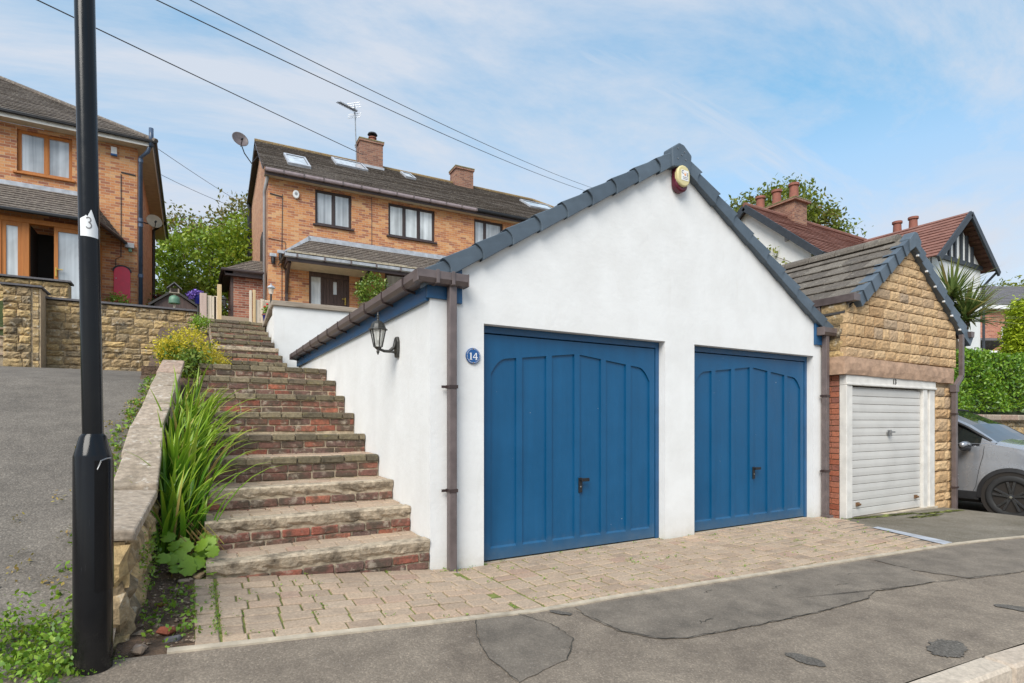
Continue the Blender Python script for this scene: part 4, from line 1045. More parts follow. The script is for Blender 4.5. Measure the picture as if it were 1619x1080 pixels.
# right-edge and left-edge lines, top height
CY = [-0.90, 0.30, 0.92, 1.52, 2.10, 2.68, 3.22, 3.78]
def cxr(y): return pw(y, [(-0.9, -2.015), (0.3, -1.975), (1.5, -1.975), (3.78, -1.83)])
def cxl(y): return pw(y, [(-0.9, -2.20), (0.3, -2.225), (1.5, -2.20), (3.78, -2.045)])
def ctz(y): return pw(y, [(-0.9, 0.715), (0.30, 0.80), (0.301, 0.83), (3.78, 2.055)])
for k in range(len(CY) - 1):
    y0, y1 = CY[k] + 0.009, CY[k+1] - 0.009; ym = (y0+y1)/2
    th = 0.06; b = MB(); P = []
    for y, e in ((y0, 1e-3), (y1, -1e-3)):
        z = ctz(y + e)
        P += [(cxl(y) + R.uniform(-.012, .012), y + R.uniform(-.004, .004), z + R.uniform(-.014, .010)), (cxr(y) + 0.02 + R.uniform(-.012, .012), y + R.uniform(-.004, .004), z + R.uniform(-.014, .010))]
    vs = [P[0], P[1], P[3], P[2]]; vs = [(x, y, z - th) for x, y, z in vs] + vs
    b.add(vs, [(0,3,2,1),(4,5,6,7),(0,1,5,4),(1,2,6,5),(2,3,7,6),(3,0,4,7)])
    b.build('coping_stone', M['coping'], bw, bevel=0.012)
b = MB()                                                          # core
for k in range(20):
    y0, y1 = lerp(-0.86, 3.78, k/20), lerp(-0.86, 3.78, (k+1)/20); z0, z1 = ctz(y0) - 0.075, ctz(y1) - 0.075
    vs = [(cxl(y0)+.03, y0, -0.3), (cxr(y0)-.035, y0, -0.3), (cxr(y1)-.035, y1, -0.3), (cxl(y1)+.03, y1, -0.3), (cxl(y0)+.03, y0, z0), (cxr(y0)-.035, y0, z0), (cxr(y1)-.035, y1, z1), (cxl(y1)+.03, y1, z1)]
    b.add(vs, [(0,3,2,1),(4,5,6,7),(0,1,5,4),(1,2,6,5),(2,3,7,6),(3,0,4,7)])
b.build('core', M['stepmortar'], bw)
k = 0
y = -0.88                                                          # stones of the right face (facing +x), rough
for row, (za, zb_) in enumerate([(-0.05, 0.12), (0.12, 0.30), (0.30, 0.45), (0.45, 0.66), (0.66, 0.84), (0.84, 1.02), (1.02, 1.2)]):
    y = -0.88
    while y < 3.0:
        L = R.uniform(0.16, 0.34); ze = min(zb_, ctz(y + L/2) - 0.065); 
        if ze - za > 0.05 and ctz(y) - 0.07 > za and za > 0.10 + 0.30*max(y-0.4, 0) - 0.25:
            me = stone_mesh('stone', L - 0.012, ze - za - 0.012, 0.08, M['rubble'], 300 + k, 0.035, 0.02, 0.012)
            inst('stone', me, bw, (cxr(y + L/2) - 0.02, y, za), (0, 0, rad(90))); k += 1
        y += L
for row, (za, zb_) in enumerate([(-0.05, 0.17), (0.17, 0.40), (0.40, 0.65)]):   # end facing the road
    x = -2.19
    while x < -2.06:
        L = R.uniform(0.18, 0.22); e = min(x + L, -2.02)
        inst('stone', stone_mesh('stone', e - x - 0.012, zb_ - za - 0.014, 0.08, M['rubble'], 380 + k, 0.04, 0.02, 0.014), bw, (x, -0.90, za)); k += 1; x += L
# planting strip
b = MB()
sy = [-1.14 + 0.16*i for i in range(34)]
def soil_z(x, y): return pw(y, [(-1.15, gz(-1.8, -1.1) - 0.01), (0, 0.19), (0.5, 0.26), (4.2, 1.9), (5, 2.02)]) + 0.012*math.sin(x*31)*math.sin(y*23)
def soil_xr(y): return -1.733 if y < -0.01 else (-1.64 if y < 4.3 else -1.3)
b.add([(lerp(cxr(y) - 0.06 if y < 3.8 else -2.3, soil_xr(y) + 0.003, i/6), y, soil_z(lerp(cxr(y), -1.7, i/6), y)) for y in sy for i in range(7)], [(j*7+i, j*7+i+1, (j+1)*7+i+1, (j+1)*7+i) for j in range(len(sy)-1) for i in range(6)])
structure(b.build('planting_soil', M['soil'], smooth=True))
b = MB(); b.box(-2.3, -1.40, 4.2, 9.7, 1.2, 2.0); b.prism([(4.9, 1.9), (9.7, 1.9), (9.7, 3.3), (8, 2.9)], 'x', -2.3, -1.43)
structure(b.build('raised_bed', M['soil']))
b = MB(); R = random.Random(33)                                      # crumbs and pebbles in the soil
vsx = []
for i in range(230):
    x = R.uniform(-1.99, -1.72); y = R.uniform(-1.05, 0.35); r = R.uniform(0.004, 0.013) if i > 14 else R.uniform(0.018, 0.035)
    z = soil_z(x, y) + r*0.2; pts = [(x + r*R.uniform(.6, 1.3)*dx, y + r*R.uniform(.6, 1.3)*dy, z + r*0.6*dz) for dx, dy, dz in ((1,0,0),(0,1,0),(-1,0,0),(0,-1,0),(0.1,0.1,1),(0,0,-1))]
    b.add(pts, [(0,1,4),(1,2,4),(2,3,4),(3,0,4),(1,0,5),(2,1,5),(3,2,5),(0,3,5)])
peb = stuff(b.build('soil_crumbs', mat_plain('mixed_crumbs', (0.27, 0.20, 0.14), 0.95, 0.7, 45, 0.3)))
for i, (x, y, s, c) in enumerate([(-1.79, -0.02, 0.05, 'paver'), (-1.70, 0.05, 0.055, 'stone'), (-1.86, -0.88, 0.06, 'redbrick'), (-1.83, -0.98, 0.05, 'slate'), (-1.90, -0.42, 0.035, 'redbrick'), (-1.97, -1.07, 0.06, 'coping')]):
    me = chamfer_mesh('t', s*1.5, s, s*0.6, s*0.18, M[c], s*0.1, 500+i)
    o = inst('loose_stone', me, None, (x, y, soil_z(x, y) + s*0.22), (R.uniform(-.2, .2), R.uniform(-.2, .2), R.uniform(0, 3)))
    tag(o, ['flat grey stone lying under the lobed green leaves', 'orange sandstone lump at the left end of the bottom step', 'brown brick fragment lying among the weeds near the road', 'small slate fragment next to the brick fragment near the road', 'small red brick chip in the dark soil halfway along the wall', 'pinkish flat stone at the foot of the wall end'][i], 'stone', 'loose stones in the planting strip')

# ================================================================== foliage
def leaf_cloud(n, sampler, size, seed, up=0.3, aspect=0.5, var=0.4):
    """rhombus leaves: sampler(rng, n) -> (n,3) centres (+ optional outward vectors)"""
    g = np.random.default_rng(seed); c = sampler(g, n)
    d = g.normal(size=(n, 3)); d[:, 2] += up; d /= np.linalg.norm(d, axis=1)[:, None]
    e = g.normal(size=(n, 3)); e -= (e*d).sum(1)[:, None]*d; e /= np.linalg.norm(e, axis=1)[:, None]
    s = size * (1 + var*(g.random(n)*2 - 1))[:, None]
    f = np.cross(d, e)
    V = np.stack([c - e*s*0.5, c + f*s*aspect*0.5 + d*s*0.06, c + e*s*0.55, c - f*s*aspect*0.5 + d*s*0.06], 1).reshape(-1, 3)
    F = np.arange(4*n).reshape(-1, 4)
    return V, F
def leaf_obj(name, V, F, mat, parent=None):
    o = wloc(parent) if parent else Vector((0, 0, 0))
    me = bpy.data.meshes.new(name); V = V - np.array(o)
    me.vertices.add(len(V)); me.vertices.foreach_set('co', V.astype(np.float32).ravel())
    me.loops.add(F.size); me.loops.foreach_set('vertex_index', F.astype(np.int32).ravel())
    me.polygons.add(len(F)); me.polygons.foreach_set('loop_start', (np.arange(len(F))*F.shape[1]).astype(np.int32))
    me.update(calc_edges=True); me.validate()
    me.materials.append(mat)
    ob = bpy.data.objects.new(name, me); COL.objects.link(ob)
    if parent: ob.parent = parent
    return ob
def clumps(ells, seed, per=16, clump_r=0.22, shell=0.55):
    """sampler for a crown: ellipsoids [(cx,cy,cz,rx,ry,rz,weight)], leaves gathered in clumps near the surface"""
    E_ = np.array(ells, float)
    def s(g, n):
        m = max(1, n // per); w = E_[:, 6]/E_[:, 6].sum(); k = g.choice(len(E_), m, p=w)
        d = g.normal(size=(m, 3)); d /= np.linalg.norm(d, axis=1)[:, None]
        r = shell + (1 - shell) * g.random(m)**0.6 ; r *= 0.86 + 0.28*g.random(m)
        cc = E_[k, :3] + d * E_[k, 3:6] * r[:, None]
        idx = np.arange(n) % m
        return cc[idx] + g.normal(size=(n, 3)) * clump_r
    return s
def blade_obj(name, base, az, ln, w, lean, droop, mat, parent, seg=7, fold=0.25):
    """sword leaf: a bent, tapered, V-folded strip"""
    vs = []; uvs = []; p = Vector(base); d0 = lean; dirh = Vector((math.cos(az), math.sin(az), 0)); side = Vector((-math.sin(az), math.cos(az), 0))
    o = wloc(parent)
    for i in range(seg + 1):
        t = i / seg; ang = d0 + droop * t * t
        ww = w * (0.55 + 0.45*min(1, t*4)) * (1 - max(0, (t - 0.55)/0.45)**1.6) + 0.0008
        nrm = dirh * math.cos(ang) - Vector((0, 0, 1)) * math.sin(ang)
        for s_ in (-1, 0, 1):
            q = p + side * (s_ * ww / 2) + (nrm * (-fold * ww) if s_ == 0 else Vector((0, 0, 0))); vs.append(tuple(q - o)); uvs.append(((s_+1)/2, t))
        p = p + (dirh * math.sin(ang) + Vector((0, 0, 1)) * math.cos(ang)) * (ln / seg)
    fs = []
    for i in range(seg):
        for k in range(2): a = 3*i + k; fs.append((a, a+1, a+4, a+3))
    me = bpy.data.meshes.new(name); me.from_pydata(vs, [], fs); me.update()
    u = me.uv_layers.new(name='UVMap')
    for l in me.loops: u.data[l.index].uv = uvs[l.vertex_index]
    for pl in me.polygons: pl.use_smooth = True
    me.materials.append(mat)
    ob = bpy.data.objects.new(name, me); COL.objects.link(ob); ob.parent = parent
    return ob

# sword-leaved clump in the planting strip
R = random.Random(5)
iris = thing('sword_leaf_clump', 'tall clump of arching green sword leaves between wall and steps', 'plant', (-1.82, 1.2, 0.55))
for i in range(290):
    y = R.uniform(0.42, 2.35); x = R.uniform(-1.95, -1.66); z = soil_z(x, y) - 0.02
    az = R.gauss(-0.15, 1.15); ln = R.uniform(0.55, 0.92) * (1.0 if y > 0.7 else 0.8); lean = abs(R.gauss(0.16, 0.13)); dr = max(0.1, R.gauss(0.85, 0.5))
    if i % 11 == 0: az, lean, dr, ln = R.uniform(-0.6, 0.5), 0.4, 1.3, R.uniform(0.8, 1.0)
    blade_obj('leaf', (x, y, z), az, ln, R.uniform(0.021, 0.037), lean, dr, M['blade'], iris)
# lobed-leaf plant
ger = thing('lobed_leaf_plant', 'low plant with round lobed lime leaves beside the bottom step', 'plant', (-1.76, 0.28, 0.24))
def lobed(name, c, r, tilt, az, parent, mat, seed):
    Rr = random.Random(seed); vs = [(0, 0, -0.12*r)]; n = 28
    for k in range(n):
        t = 2*math.pi*k/n; rr = r*(1 + 0.07*math.cos(9*t) + Rr.uniform(-.03, .03)) * (0.45 if abs(t - math.pi) < 0.15 else 1)
        vs.append((rr*math.cos(t)*0.55, rr*math.sin(t)*0.55, 0.0)); 
    for k in range(n):
        t = 2*math.pi*k/n; rr = r*(1 + 0.09*math.cos(9*t) + Rr.uniform(-.04, .04)) * (0.45 if abs(t - math.pi) < 0.15 else 1)
        vs.append((rr*math.cos(t), rr*math.sin(t), 0.05*r*math.cos(9*t) - 0.1*r))
    fs = [(0, 1+k, 1+(k+1) % n) for k in range(n)] + [(1+k, 1+n+k, 1+n+(k+1) % n, 1+(k+1) % n) for k in range(n)]
    me = mesh_data(name, vs, fs, mat, True)
    return inst(name, me, parent, c, (tilt, 0, az))
for i in range(26):
    x, y = R.uniform(-1.92, -1.61), R.uniform(0.02, 0.42); z = soil_z(x, y) + R.uniform(0.05, 0.20)
    lobed('leaf', (x, y - 0.04, z), R.uniform(0.035, 0.062), R.uniform(0.6, 1.25), R.uniform(-0.9, 0.5), ger, M['leaf_lime'], i)
b = MB()
for i in range(10): x, y = R.uniform(-1.9, -1.65), R.uniform(0.05, 0.4); b.tube([(x, y, soil_z(x, y)), (x + R.uniform(-.04, .04), y - 0.03, soil_z(x, y) + 0.14)], 0.003, 5)
for i in range(16): x, y = R.uniform(-1.95, -1.66), R.uniform(0.3, 0.75); b.tube([(x, y, soil_z(x, y) + 0.03), (x + 0.05, y - 0.1, soil_z(x, y) + 0.22), (x + 0.16, y - 0.2, soil_z(x, y) + 0.08)], 0.003, 5)
b.build('stem', M['leaf_dry'], ger)

def weeds(name, label, n, fn, size, mat, seed, cat='weeds', up=0.8, aspect=0.6):
    V, F = leaf_cloud(n, fn, size, seed, up, aspect); o = leaf_obj(name, V, F, mat); stuff(o); return o
# ivy-like weeds at the lamp column foot and along the coping
def weed_pole(g, n):
    m = 60; cx = -2.62 + g.random(m)*0.42; cy = -1.35 + g.random(m)*0.55; h = 0.02 + g.random(m)*0.22*(1 - abs(cx + 2.4)/0.6)
    i = np.arange(n) % m; c = np.stack([cx[i], cy[i], np.zeros(n)], 1) + g.normal(size=(n, 3))*np.array([0.03, 0.03, 0.0])
    for k in range(n): c[k, 2] = max(drv(c[k, 0], c[k, 1]), gz(c[k, 0], c[k, 1]) if c[k, 1] < -1.0 else -9) + h[i[k]]*g.random()
    return c
weeds('weeds', '', 1700, weed_pole, 0.026, M['leaf_weed'], 1)
def weed_foot(g, n):
    a = g.random(n)*6.28; r = 0.078 + 0.045*g.random(n)**2; x = -2.135 + r*np.cos(a); y = -1.19 + r*np.sin(a); keep = np.sin(a*3 + 1) > -0.2
    x = np.where(keep, x, -2.235 + 0.01*g.normal(size=n)); y = np.where(keep, y, -1.16 + 0.02*g.normal(size=n))
    return np.stack([x, y, np.array([max(drv(u, v), gz(u, v)) for u, v in zip(x, y)]) + 0.006 + 0.022*g.random(n)], 1)
weeds('weeds', '', 130, weed_foot, 0.016, M['leaf_weed'], 7)
def weed_cop(g, n):
    m = 90; cy = -0.9 + g.random(m)*5.2; i = np.arange(n) % m; dx = g.random(m)*0.14
    c = np.zeros((n, 3))
    for k in range(n):
        y = cy[i[k]] + g.normal()*0.035; x = cxl(min(y, 3.78)) - 0.03 - dx[i[k]] + g.normal()*0.02; c[k] = (x, y, drive_z(y) + 0.01 + g.random()*0.09*(1 - dx[i[k]]*5))
    return c
weeds('weeds', '', 900, weed_cop, 0.032, M['leaf_weed'], 2)
def weed_dry(g, n):
    m = 70; cy = -0.9 + g.random(m)*4.9; i = np.arange(n) % m; dx = g.random(m)**2*0.40; c = np.zeros((n, 3))
    for k in range(n):
        y = cy[i[k]] + g.normal()*0.04; x = cxl(min(y, 3.78)) - 0.05 - dx[i[k]]*(1.2 - 0.28*min(max(y, 0), 3.6)) + g.normal()*0.03; c[k] = (x, y, drive_z(y) + 0.008 + g.random()*0.03)
    return c
weeds('dry_weeds', '', 700, weed_dry, 0.022, M['leaf_dry'], 3)
def weed_soil(g, n):
    m = 26; cx = -1.97 + g.random(m)*0.25; cy = -1.1 + g.random(m)*0.9; i = np.arange(n) % m; c = np.zeros((n, 3))
    for k in range(n): x, y = cx[i[k]] + g.normal()*0.025, cy[i[k]] + g.normal()*0.025; c[k] = (x, y, soil_z(x, y) + 0.005 + g.random()*0.05)
    return c
weeds('weeds', '', 240, weed_soil, 0.028, M['leaf_weed'], 4)
Rj = random.Random(8); spots = []
for i in range(150):                                              # tufts in the paving joints
    p = Rj.choice(pieces); spots.append((Rj.uniform(p[0], p[1]), p[2] + 0.0) if Rj.random() < 0.5 else (p[1], Rj.uniform(p[2], p[3])))
spots += [(-1.62 + Rj.uniform(-.012, .012), Rj.uniform(-1.0, -0.15)) for _ in range(36)] + [(Rj.uniform(0.0, 5.4), 0.0 + Rj.uniform(-.02, .01)) for _ in range(10)] + [(0.12 + Rj.uniform(-.06, .2), -0.10) for _ in range(8)]
def weed_joint(g, n):
    c = np.zeros((n, 3))
    for k in range(n): x, y = spots[k % len(spots)]; x += g.normal()*0.014; y += g.normal()*0.010; c[k] = (x, y, gz(x, y) + 0.006 + g.random()*0.016)
    return c
weeds('joint_weeds', '', 1500, weed_joint, 0.013, M['leaf_weed'], 5)
def weed_wall(g, n):
    m = 26; y = -0.7 + g.random(m)*1.5; z = 0.15 + g.random(m)*0.4; i = np.arange(n) % m
    return np.stack([np.array([cxr(v) for v in y])[i] + 0.012 + g.random(n)*0.03, y[i] + g.normal(size=n)*0.03, z[i] + g.normal(size=n)*0.04], 1)
weeds('wall_weeds', '', 500, weed_wall, 0.020, M['leaf_weed'], 6, up=0.0)

# yellow flowering bush at the top of the coping wall
yb = thing('yellow_bush', 'bush of feathery yellow flower sprays beside the upper steps', 'bush', (-1.75, 4.7, 1.95))
V, F = leaf_cloud(9000, clumps([(-1.78, 4.65, 2.25, 0.36, 0.50, 0.30, 3), (-1.52, 4.95, 2.12, 0.26, 0.45, 0.18, 1.5), (-1.98, 4.6, 2.24, 0.18, 0.3, 0.18, 1)], 1, 22, 0.05, 0.5), 0.030, 9, 0.6, 0.5)
stuff(leaf_obj('flower_sprays', V, F, M['leaf_yellow'], yb))
V, F = leaf_cloud(1500, clumps([(-1.78, 4.5, 2.12, 0.30, 0.45, 0.26, 3), (-1.72, 4.2, 1.98, 0.18, 0.25, 0.22, 2)], 2, 14, 0.05, 0.4), 0.060, 10, 0.5, 0.5)
stuff(leaf_obj('leaves', V, F, M['leaf_bush'], yb))
b = MB()
for i in range(14): x, y = R.uniform(-1.9, -1.6), R.uniform(4.4, 5.0); b.tube([(x, y, 1.85), (x + R.uniform(-.15, .15), y + R.uniform(-.15, .1), 2.3)], 0.006, 5)
b.build('stem', M['bark'], yb)
mp2 = thing('low_green_plant', 'small mound of fresh green leaves beside the topmost steps', 'plant', (-1.5, 8.6, 3.2))
V, F = leaf_cloud(700, clumps([(-1.55, 8.7, 3.3, 0.16, 0.4, 0.14, 1)], 3, 12, 0.05, 0.3), 0.05, 11, 0.5, 0.5); stuff(leaf_obj('leaves', V, F, M['leaf_lime'], mp2))

# ================================================================== lamp column
lp = thing('lamp_column', 'tall gloss black street lamp column with a torn white number sticker', 'lamp post', (-2.135, -1.19, 0.08))
c = (-2.142, -1.186, 0)
zt_ = 1.172
def onpole(t, r, z):
    k = max(0, z - 1.2)*0.019; return (c[0] - 0.866*k + r*math.cos(t), c[1] + 0.5*k + r*math.sin(t), z)
b = MB(); b.lathe([(0.0765, -0.2), (0.0765, zt_ - 0.055), (0.073, zt_ - 0.045), (0.053, zt_ + 0.035), (0.043, zt_ + 0.05)], c, 40); b.build('base_compartment', M['iron'], lp, smooth=True, autosmooth=25)
b = MB(); b.tube([onpole(0, 0, z) for z in (zt_ + 0.045, 1.8, 2.4, 3.2, 4.5, 6.2)], 0.0412, 32, r1=0.0395); b.build('column', M['iron'], lp, smooth=True, autosmooth=25)
b = MB()
ad = rad(-36)
n = 10; dz0, dz1 = 0.50, 1.10
vs = []
for r in (0.077, 0.0795):
    for z in (dz0, dz1):
        for k in range(n + 1): vs.append(onpole(ad + lerp(-0.75, 0.75, k/n), r, z))
m = n + 1
fs = [(2*m+k, 2*m+k+1, 3*m+k+1, 3*m+k) for k in range(n)] + [(m+k, m+k+1, 3*m+k+1, 3*m+k) for k in range(n)] + [(k, k+1, 2*m+k+1, 2*m+k) for k in range(n)] + [(0, 2*m, 3*m, m), (n, 2*m+n, 3*m+n, m+n)]
b.add(vs, fs); dr = b.build('access_door', M['iron'], lp, smooth=True, autosmooth=25)
b = MB(); b.tube([onpole(ad - 0.62, 0.0815, 1.06), onpole(ad - 0.45, 0.0830, 1.10), onpole(ad - 0.2, 0.0830, 1.108), onpole(ad + 0.1, 0.0825, 1.11)], 0.003, 6); b.build('edge_chip', M['steel'], dr)
# sticker: curved torn sheet facing the camera
ts = math.atan2(-4.408 + 1.19, -1.748 + 2.135)
# heights from the photo at this distance
out2 = [(-0.047, 2.132), (-0.048, 2.210), (-0.020, 2.222), (-0.013, 2.228), (-0.006, 2.222), (0.012, 2.257), (0.036, 2.200), (0.050, 2.176), (0.050, 2.128)]
def sticker(pts, r, mat, name, parent):
    top = pts[1:-1]; b = MB(); n = 40; x0, x1 = pts[0][0], pts[-1][0]
    for k in range(n + 1):
        x = lerp(x0 + 0.0005, x1 - 0.0005, k/n); zb_ = lerp(pts[0][1], pts[-1][1], k/n); b.v += [onpole(ts + x/0.054, r, zb_), onpole(ts + x/0.054, r, pw(x, top))]
    b.f = [(2*k, 2*k+1, 2*k+3, 2*k+2) for k in range(n)]
    return b.build(name, mat, parent)
def arcpts(cx, cz, r0, r1, a0, a1, n=10):
    return [(cx + r1*math.cos(lerp(a0, a1, k/n)), cz + r1*math.sin(lerp(a0, a1, k/n))) for k in range(n+1)] + [(cx + r0*math.cos(lerp(a1, a0, k/n)), cz + r0*math.sin(lerp(a1, a0, k/n))) for k in range(n+1)]
def strip_on_pole(pairs, r, mat, name, parent):
    b = MB()
    for k, (p, q) in enumerate(pairs): b.v += [onpole(ts + p[0]/0.054, r, p[1]), onpole(ts + q[0]/0.054, r, q[1])]
    b.f = [(2*k, 2*k+1, 2*k+3, 2*k+2) for k in range(len(pairs)-1)]
    return b.build(name, mat, parent)
three = []
for cz, a0, a1, rr in ((2.2065, rad(150), rad(-90), 0.0105), (2.181, rad(90), rad(-150), 0.0130)):
    three.append([((-0.002 + (rr+0.0035)*math.cos(lerp(a0, a1, k/14)), cz + (rr+0.0035)*math.sin(lerp(a0, a1, k/14))), (-0.002 + (rr-0.0025)*math.cos(lerp(a0, a1, k/14)), cz + (rr-0.0025)*math.sin(lerp(a0, a1, k/14)))) for k in range(15)])
stk = sticker(out2, 0.0424, M['whiteplastic'], 'sticker', lp)
for t_ in three: strip_on_pole(t_, 0.0431, M['greyink'], 'figure', stk)
for zz_ in (2.158, 2.152, 2.146): strip_on_pole([((-0.040, zz_), (-0.040, zz_ + 0.002)), ((-0.02, zz_), (-0.02, zz_ + 0.002)), ((0.015, zz_), (0.015, zz_ + 0.002))], 0.0429, M['paleink'], 'fine_print', stk)

# ================================================================== building blocks for houses
def window(parent, fr, x0, x1, z0, z1, y, splits=(), frame='brown', glass='glass', sill='brown', depth=0.07, fw=0.055, transom=None, sash=True, sd=0.07):
    """window set in an opening of a wall facing local -y; y = wall face"""
    b = MB(fr); yf = y + depth; g = 0.004
    b.box(x0+g, x0 + fw, yf, yf + 0.06, z0+g, z1-g); b.box(x1 - fw, x1-g, yf, yf + 0.06, z0+g, z1-g); b.box(x0 + fw, x1 - fw, yf, yf + 0.06, z1 - fw, z1-g); b.box(x0 + fw, x1 - fw, yf, yf + 0.06, z0+g, z0 + fw)
    edges = [x0 + fw] + [v for s_ in splits for v in (s_ - fw*0.55, s_ + fw*0.55)] + [x1 - fw]
    for s_ in splits: b.box(s_ - fw*0.55, s_ + fw*0.55, yf, yf + 0.06, z0 + fw, z1 - fw)
    w = b.build('window', M[frame], parent, bevel=0.004)
    zs = [(z0 + fw, z1 - fw)] if not transom else [(z0 + fw, transom - fw/2), (transom + fw/2, z1 - fw)]
    for a, e in zip(edges[::2], edges[1::2]):
        if transom: bt = MB(fr); bt.box(a, e, yf, yf + 0.06, transom - fw/2, transom + fw/2); bt.build('transom', M[frame], w)
        for za, zb_ in zs:
            if sash:
                s_ = MB(fr); k = 0.028; s_.box(a, a+k, yf + 0.008, yf + 0.05, za, zb_); s_.box(e-k, e, yf + 0.008, yf + 0.05, za, zb_); s_.box(a+k, e-k, yf + 0.008, yf + 0.05, zb_-k, zb_); s_.box(a+k, e-k, yf + 0.008, yf + 0.05, za, za+k); s_.build('sash', M[frame], w)
            p = MB(fr); p.box(a, e, yf + 0.028, yf + 0.036, za, zb_); p.build('pane', M[glass], w)
    if sill: b = MB(fr); b.box(x0 - 0.07, x1 + 0.07, y - sd, yf + 0.02, z0 - 0.055, z0); b.build('sill', M[sill], w, bevel=0.006)
    return w
def courses(fr, e0, e1, r0, r1, n, lift, parent, mat, name='roof', th=0.03, both=None):
    """stepped roof slope: eave line e0-e1 to ridge line r0-r1"""
    b = MB(fr); e0, e1, r0, r1 = map(Vector, (e0, e1, r0, r1))
    nrm = (e1 - e0).cross(r0 - e0).normalized()
    if nrm.z < 0: nrm = -nrm
    R2 = random.Random(n)
    for k in range(n):
        t0, t1 = k/n, min(1, (k + 1)/n + 0.15/n)
        a, bb_ = e0.lerp(r0, t0), e1.lerp(r1, t0); c_, d_ = e0.lerp(r0, t1), e1.lerp(r1, t1)
        m = 14; lo = [a.lerp(bb_, i/m) + nrm*(lift + R2.uniform(-.25, .25)*lift) for i in range(m+1)]; hi = [c_.lerp(d_, i/m) for i in range(m+1)]
        lob = [p - nrm*(lift*1.3) for p in lo]
        o = len(b.v); b.v += [tuple(p) for p in lo + hi + lob]; q = m + 1
        for i in range(m): b.f.append((o+i, o+i+1, o+q+i+1, o+q+i)); b.f.append((o+2*q+i, o+2*q+i+1, o+i+1, o+i))
    return b.build(name, mat, parent, recalc=False)

# ================================================================== left: terrace wall in front of the left house
rw = thing('stone_retaining_wall', 'long weathered sandstone retaining wall across the top of the drive', 'wall', (-3, 10.6, 2.4))
R = random.Random(44)
def stone_wall(parent, x0, x1, y, z0, z1, hr, lr, seed, dep=0.1, rot=0, name='stone', mat='rubble', bulge=0.03):
    Rr = random.Random(seed); z = z0; k = 0
    while z < z1 - 0.03:
        h = min(Rr.uniform(*hr), z1 - z)
        if z1 - z - h < 0.06: h = z1 - z
        x = x0
        while x < x1 - 0.02:
            L = min(Rr.uniform(*lr), x1 - x)
            if x1 - x - L < 0.08: L = x1 - x
            me = stone_mesh(name, L - 0.016, h - 0.016, dep, M[mat], seed*997 + k, bulge*0.55, 0.012, 0.012, 5, 4); k += 1
            if rot == 0: inst(name, me, parent, (x, y, z))
            else: inst(name, me, parent, (y, x, z), (0, 0, rad(90)))
            x += L
        z += h
b = MB(); b.box(-4.38, -1.64, 10.63, 11.0, 2.0, 3.84); b.box(-4.93, -4.38, 10.14, 10.9, 2.0, 3.97); b.build('core', M['mortar'], rw)
stone_wall(rw, -4.37, -1.63, 10.60, 2.36, 3.85, (0.12, 0.19), (0.18, 0.42), 1)
stone_wall(rw, -4.95, -4.52, 10.10, 2.36, 3.98, (0.13, 0.19), (0.17, 0.30), 2)
stone_wall(rw, 10.12, 10.60, -4.40, 2.36, 3.98, (0.13, 0.19), (0.15, 0.28), 3, rot=1)
b = MB(); b.prism([(-4.40, 3.856), (-1.60, 3.856), (-1.60, 3.895), (-4.40, 3.895)], 'y', 10.55, 11.0); b.box(-5.0, -4.35, 10.06, 10.9, 3.985, 4.02); b.build('coping', M['slate'], rw)
uw = thing('upper_terrace_wall', 'short upper stone wall below the patio doors of the left house', 'wall', (-5.5, 11.6, 3.4))
b = MB(); b.box(-9, -4.13, 11.45, 11.8, 2.3, 4.38); b.build('core', M['mortar'], uw)
stone_wall(uw, -7.6, -4.12, 11.42, 2.4, 4.40, (0.12, 0.2), (0.2, 0.42), 4)
b = MB(); b.box(-9, -4.08, 11.36, 11.8, 4.402, 4.44); b.build('coping', M['slate'], uw)
ts_ = thing('stone_side_steps', 'narrow stone steps rising behind the wall pier on the drive', 'steps', (-5.6, 10.6, 2.4))
for k in range(5):
    b = MB(); b.box(-7.5, -4.96, 10.25 + 0.22*k, 11.40, 2.3, 2.60 + 0.20*k); s_ = b.build('step', M['stepmortar'], ts_)
    b = MB(); b.box(-7.5, -4.96, 10.21 + 0.22*k, 10.60 + 0.22*k, 2.602 + 0.20*k, 2.635 + 0.20*k); b.build('tread', M['coping'], s_)
structure(MB().box(-9, -1.6, 11.0, 15, 3.3, 3.80).build('garden_terrace', M['earth']))

# ------------------------------------------------------------------ left house
LY = 14.84
lh = thing('left_brick_house', 'orange brick house with hipped brown roof and timber patio doors', 'house', (-5, LY, 4.0))
ops = [(-5.72, -4.56, 7.88, 9.02), (-6.9, -3.95, 4.2, 6.25)]
b = MB(); b.wall(-9.5, -3.078, LY, LY + 0.25, 3.4, 9.12, ops); b.build('front_wall', M['brickA'], lh)
b = MB(); b.box(-3.328, -3.078, LY + 0.252, 24, 3.4, 9.12); b.build('side_wall', M['brickB'], lh)
window(lh, W0, -5.72, -4.56, 7.88, 9.02, LY, (-5.12,), 'orangewood', 'glass', 'orangewood')
b = MB(); b.box(-9.5, -2.70, LY - 0.36, LY - 0.002, 9.122, 9.15); b.box(-3.076, -2.70, LY, 24, 9.122, 9.15); b.build('soffit', M['soffit'], lh)
b = MB(); b.box(-9.5, -2.70, LY - 0.385, LY - 0.362, 9.10, 9.22); b.build('fascia', M['white'], lh); b = MB(); b.box(-2.70, -2.68, LY - 0.36, 24, 9.10, 9.22); b.build('fascia', M['whiteplastic'], lh)
b = MB(); b.tube([(-9.5, LY - 0.44, 9.24), (-2.62, LY - 0.44, 9.24), (-2.62, 24, 9.24)], 0.055, 8); b.build('gutter', M['black_rubber'], lh)
courses(W0, (-9.6, LY - 0.46, 9.24), (-2.60, LY - 0.46, 9.24), (-9.6, LY + 4.2, 12.2), (-7.2, LY + 4.2, 12.2), 24, 0.028, lh, M['rooftile'])
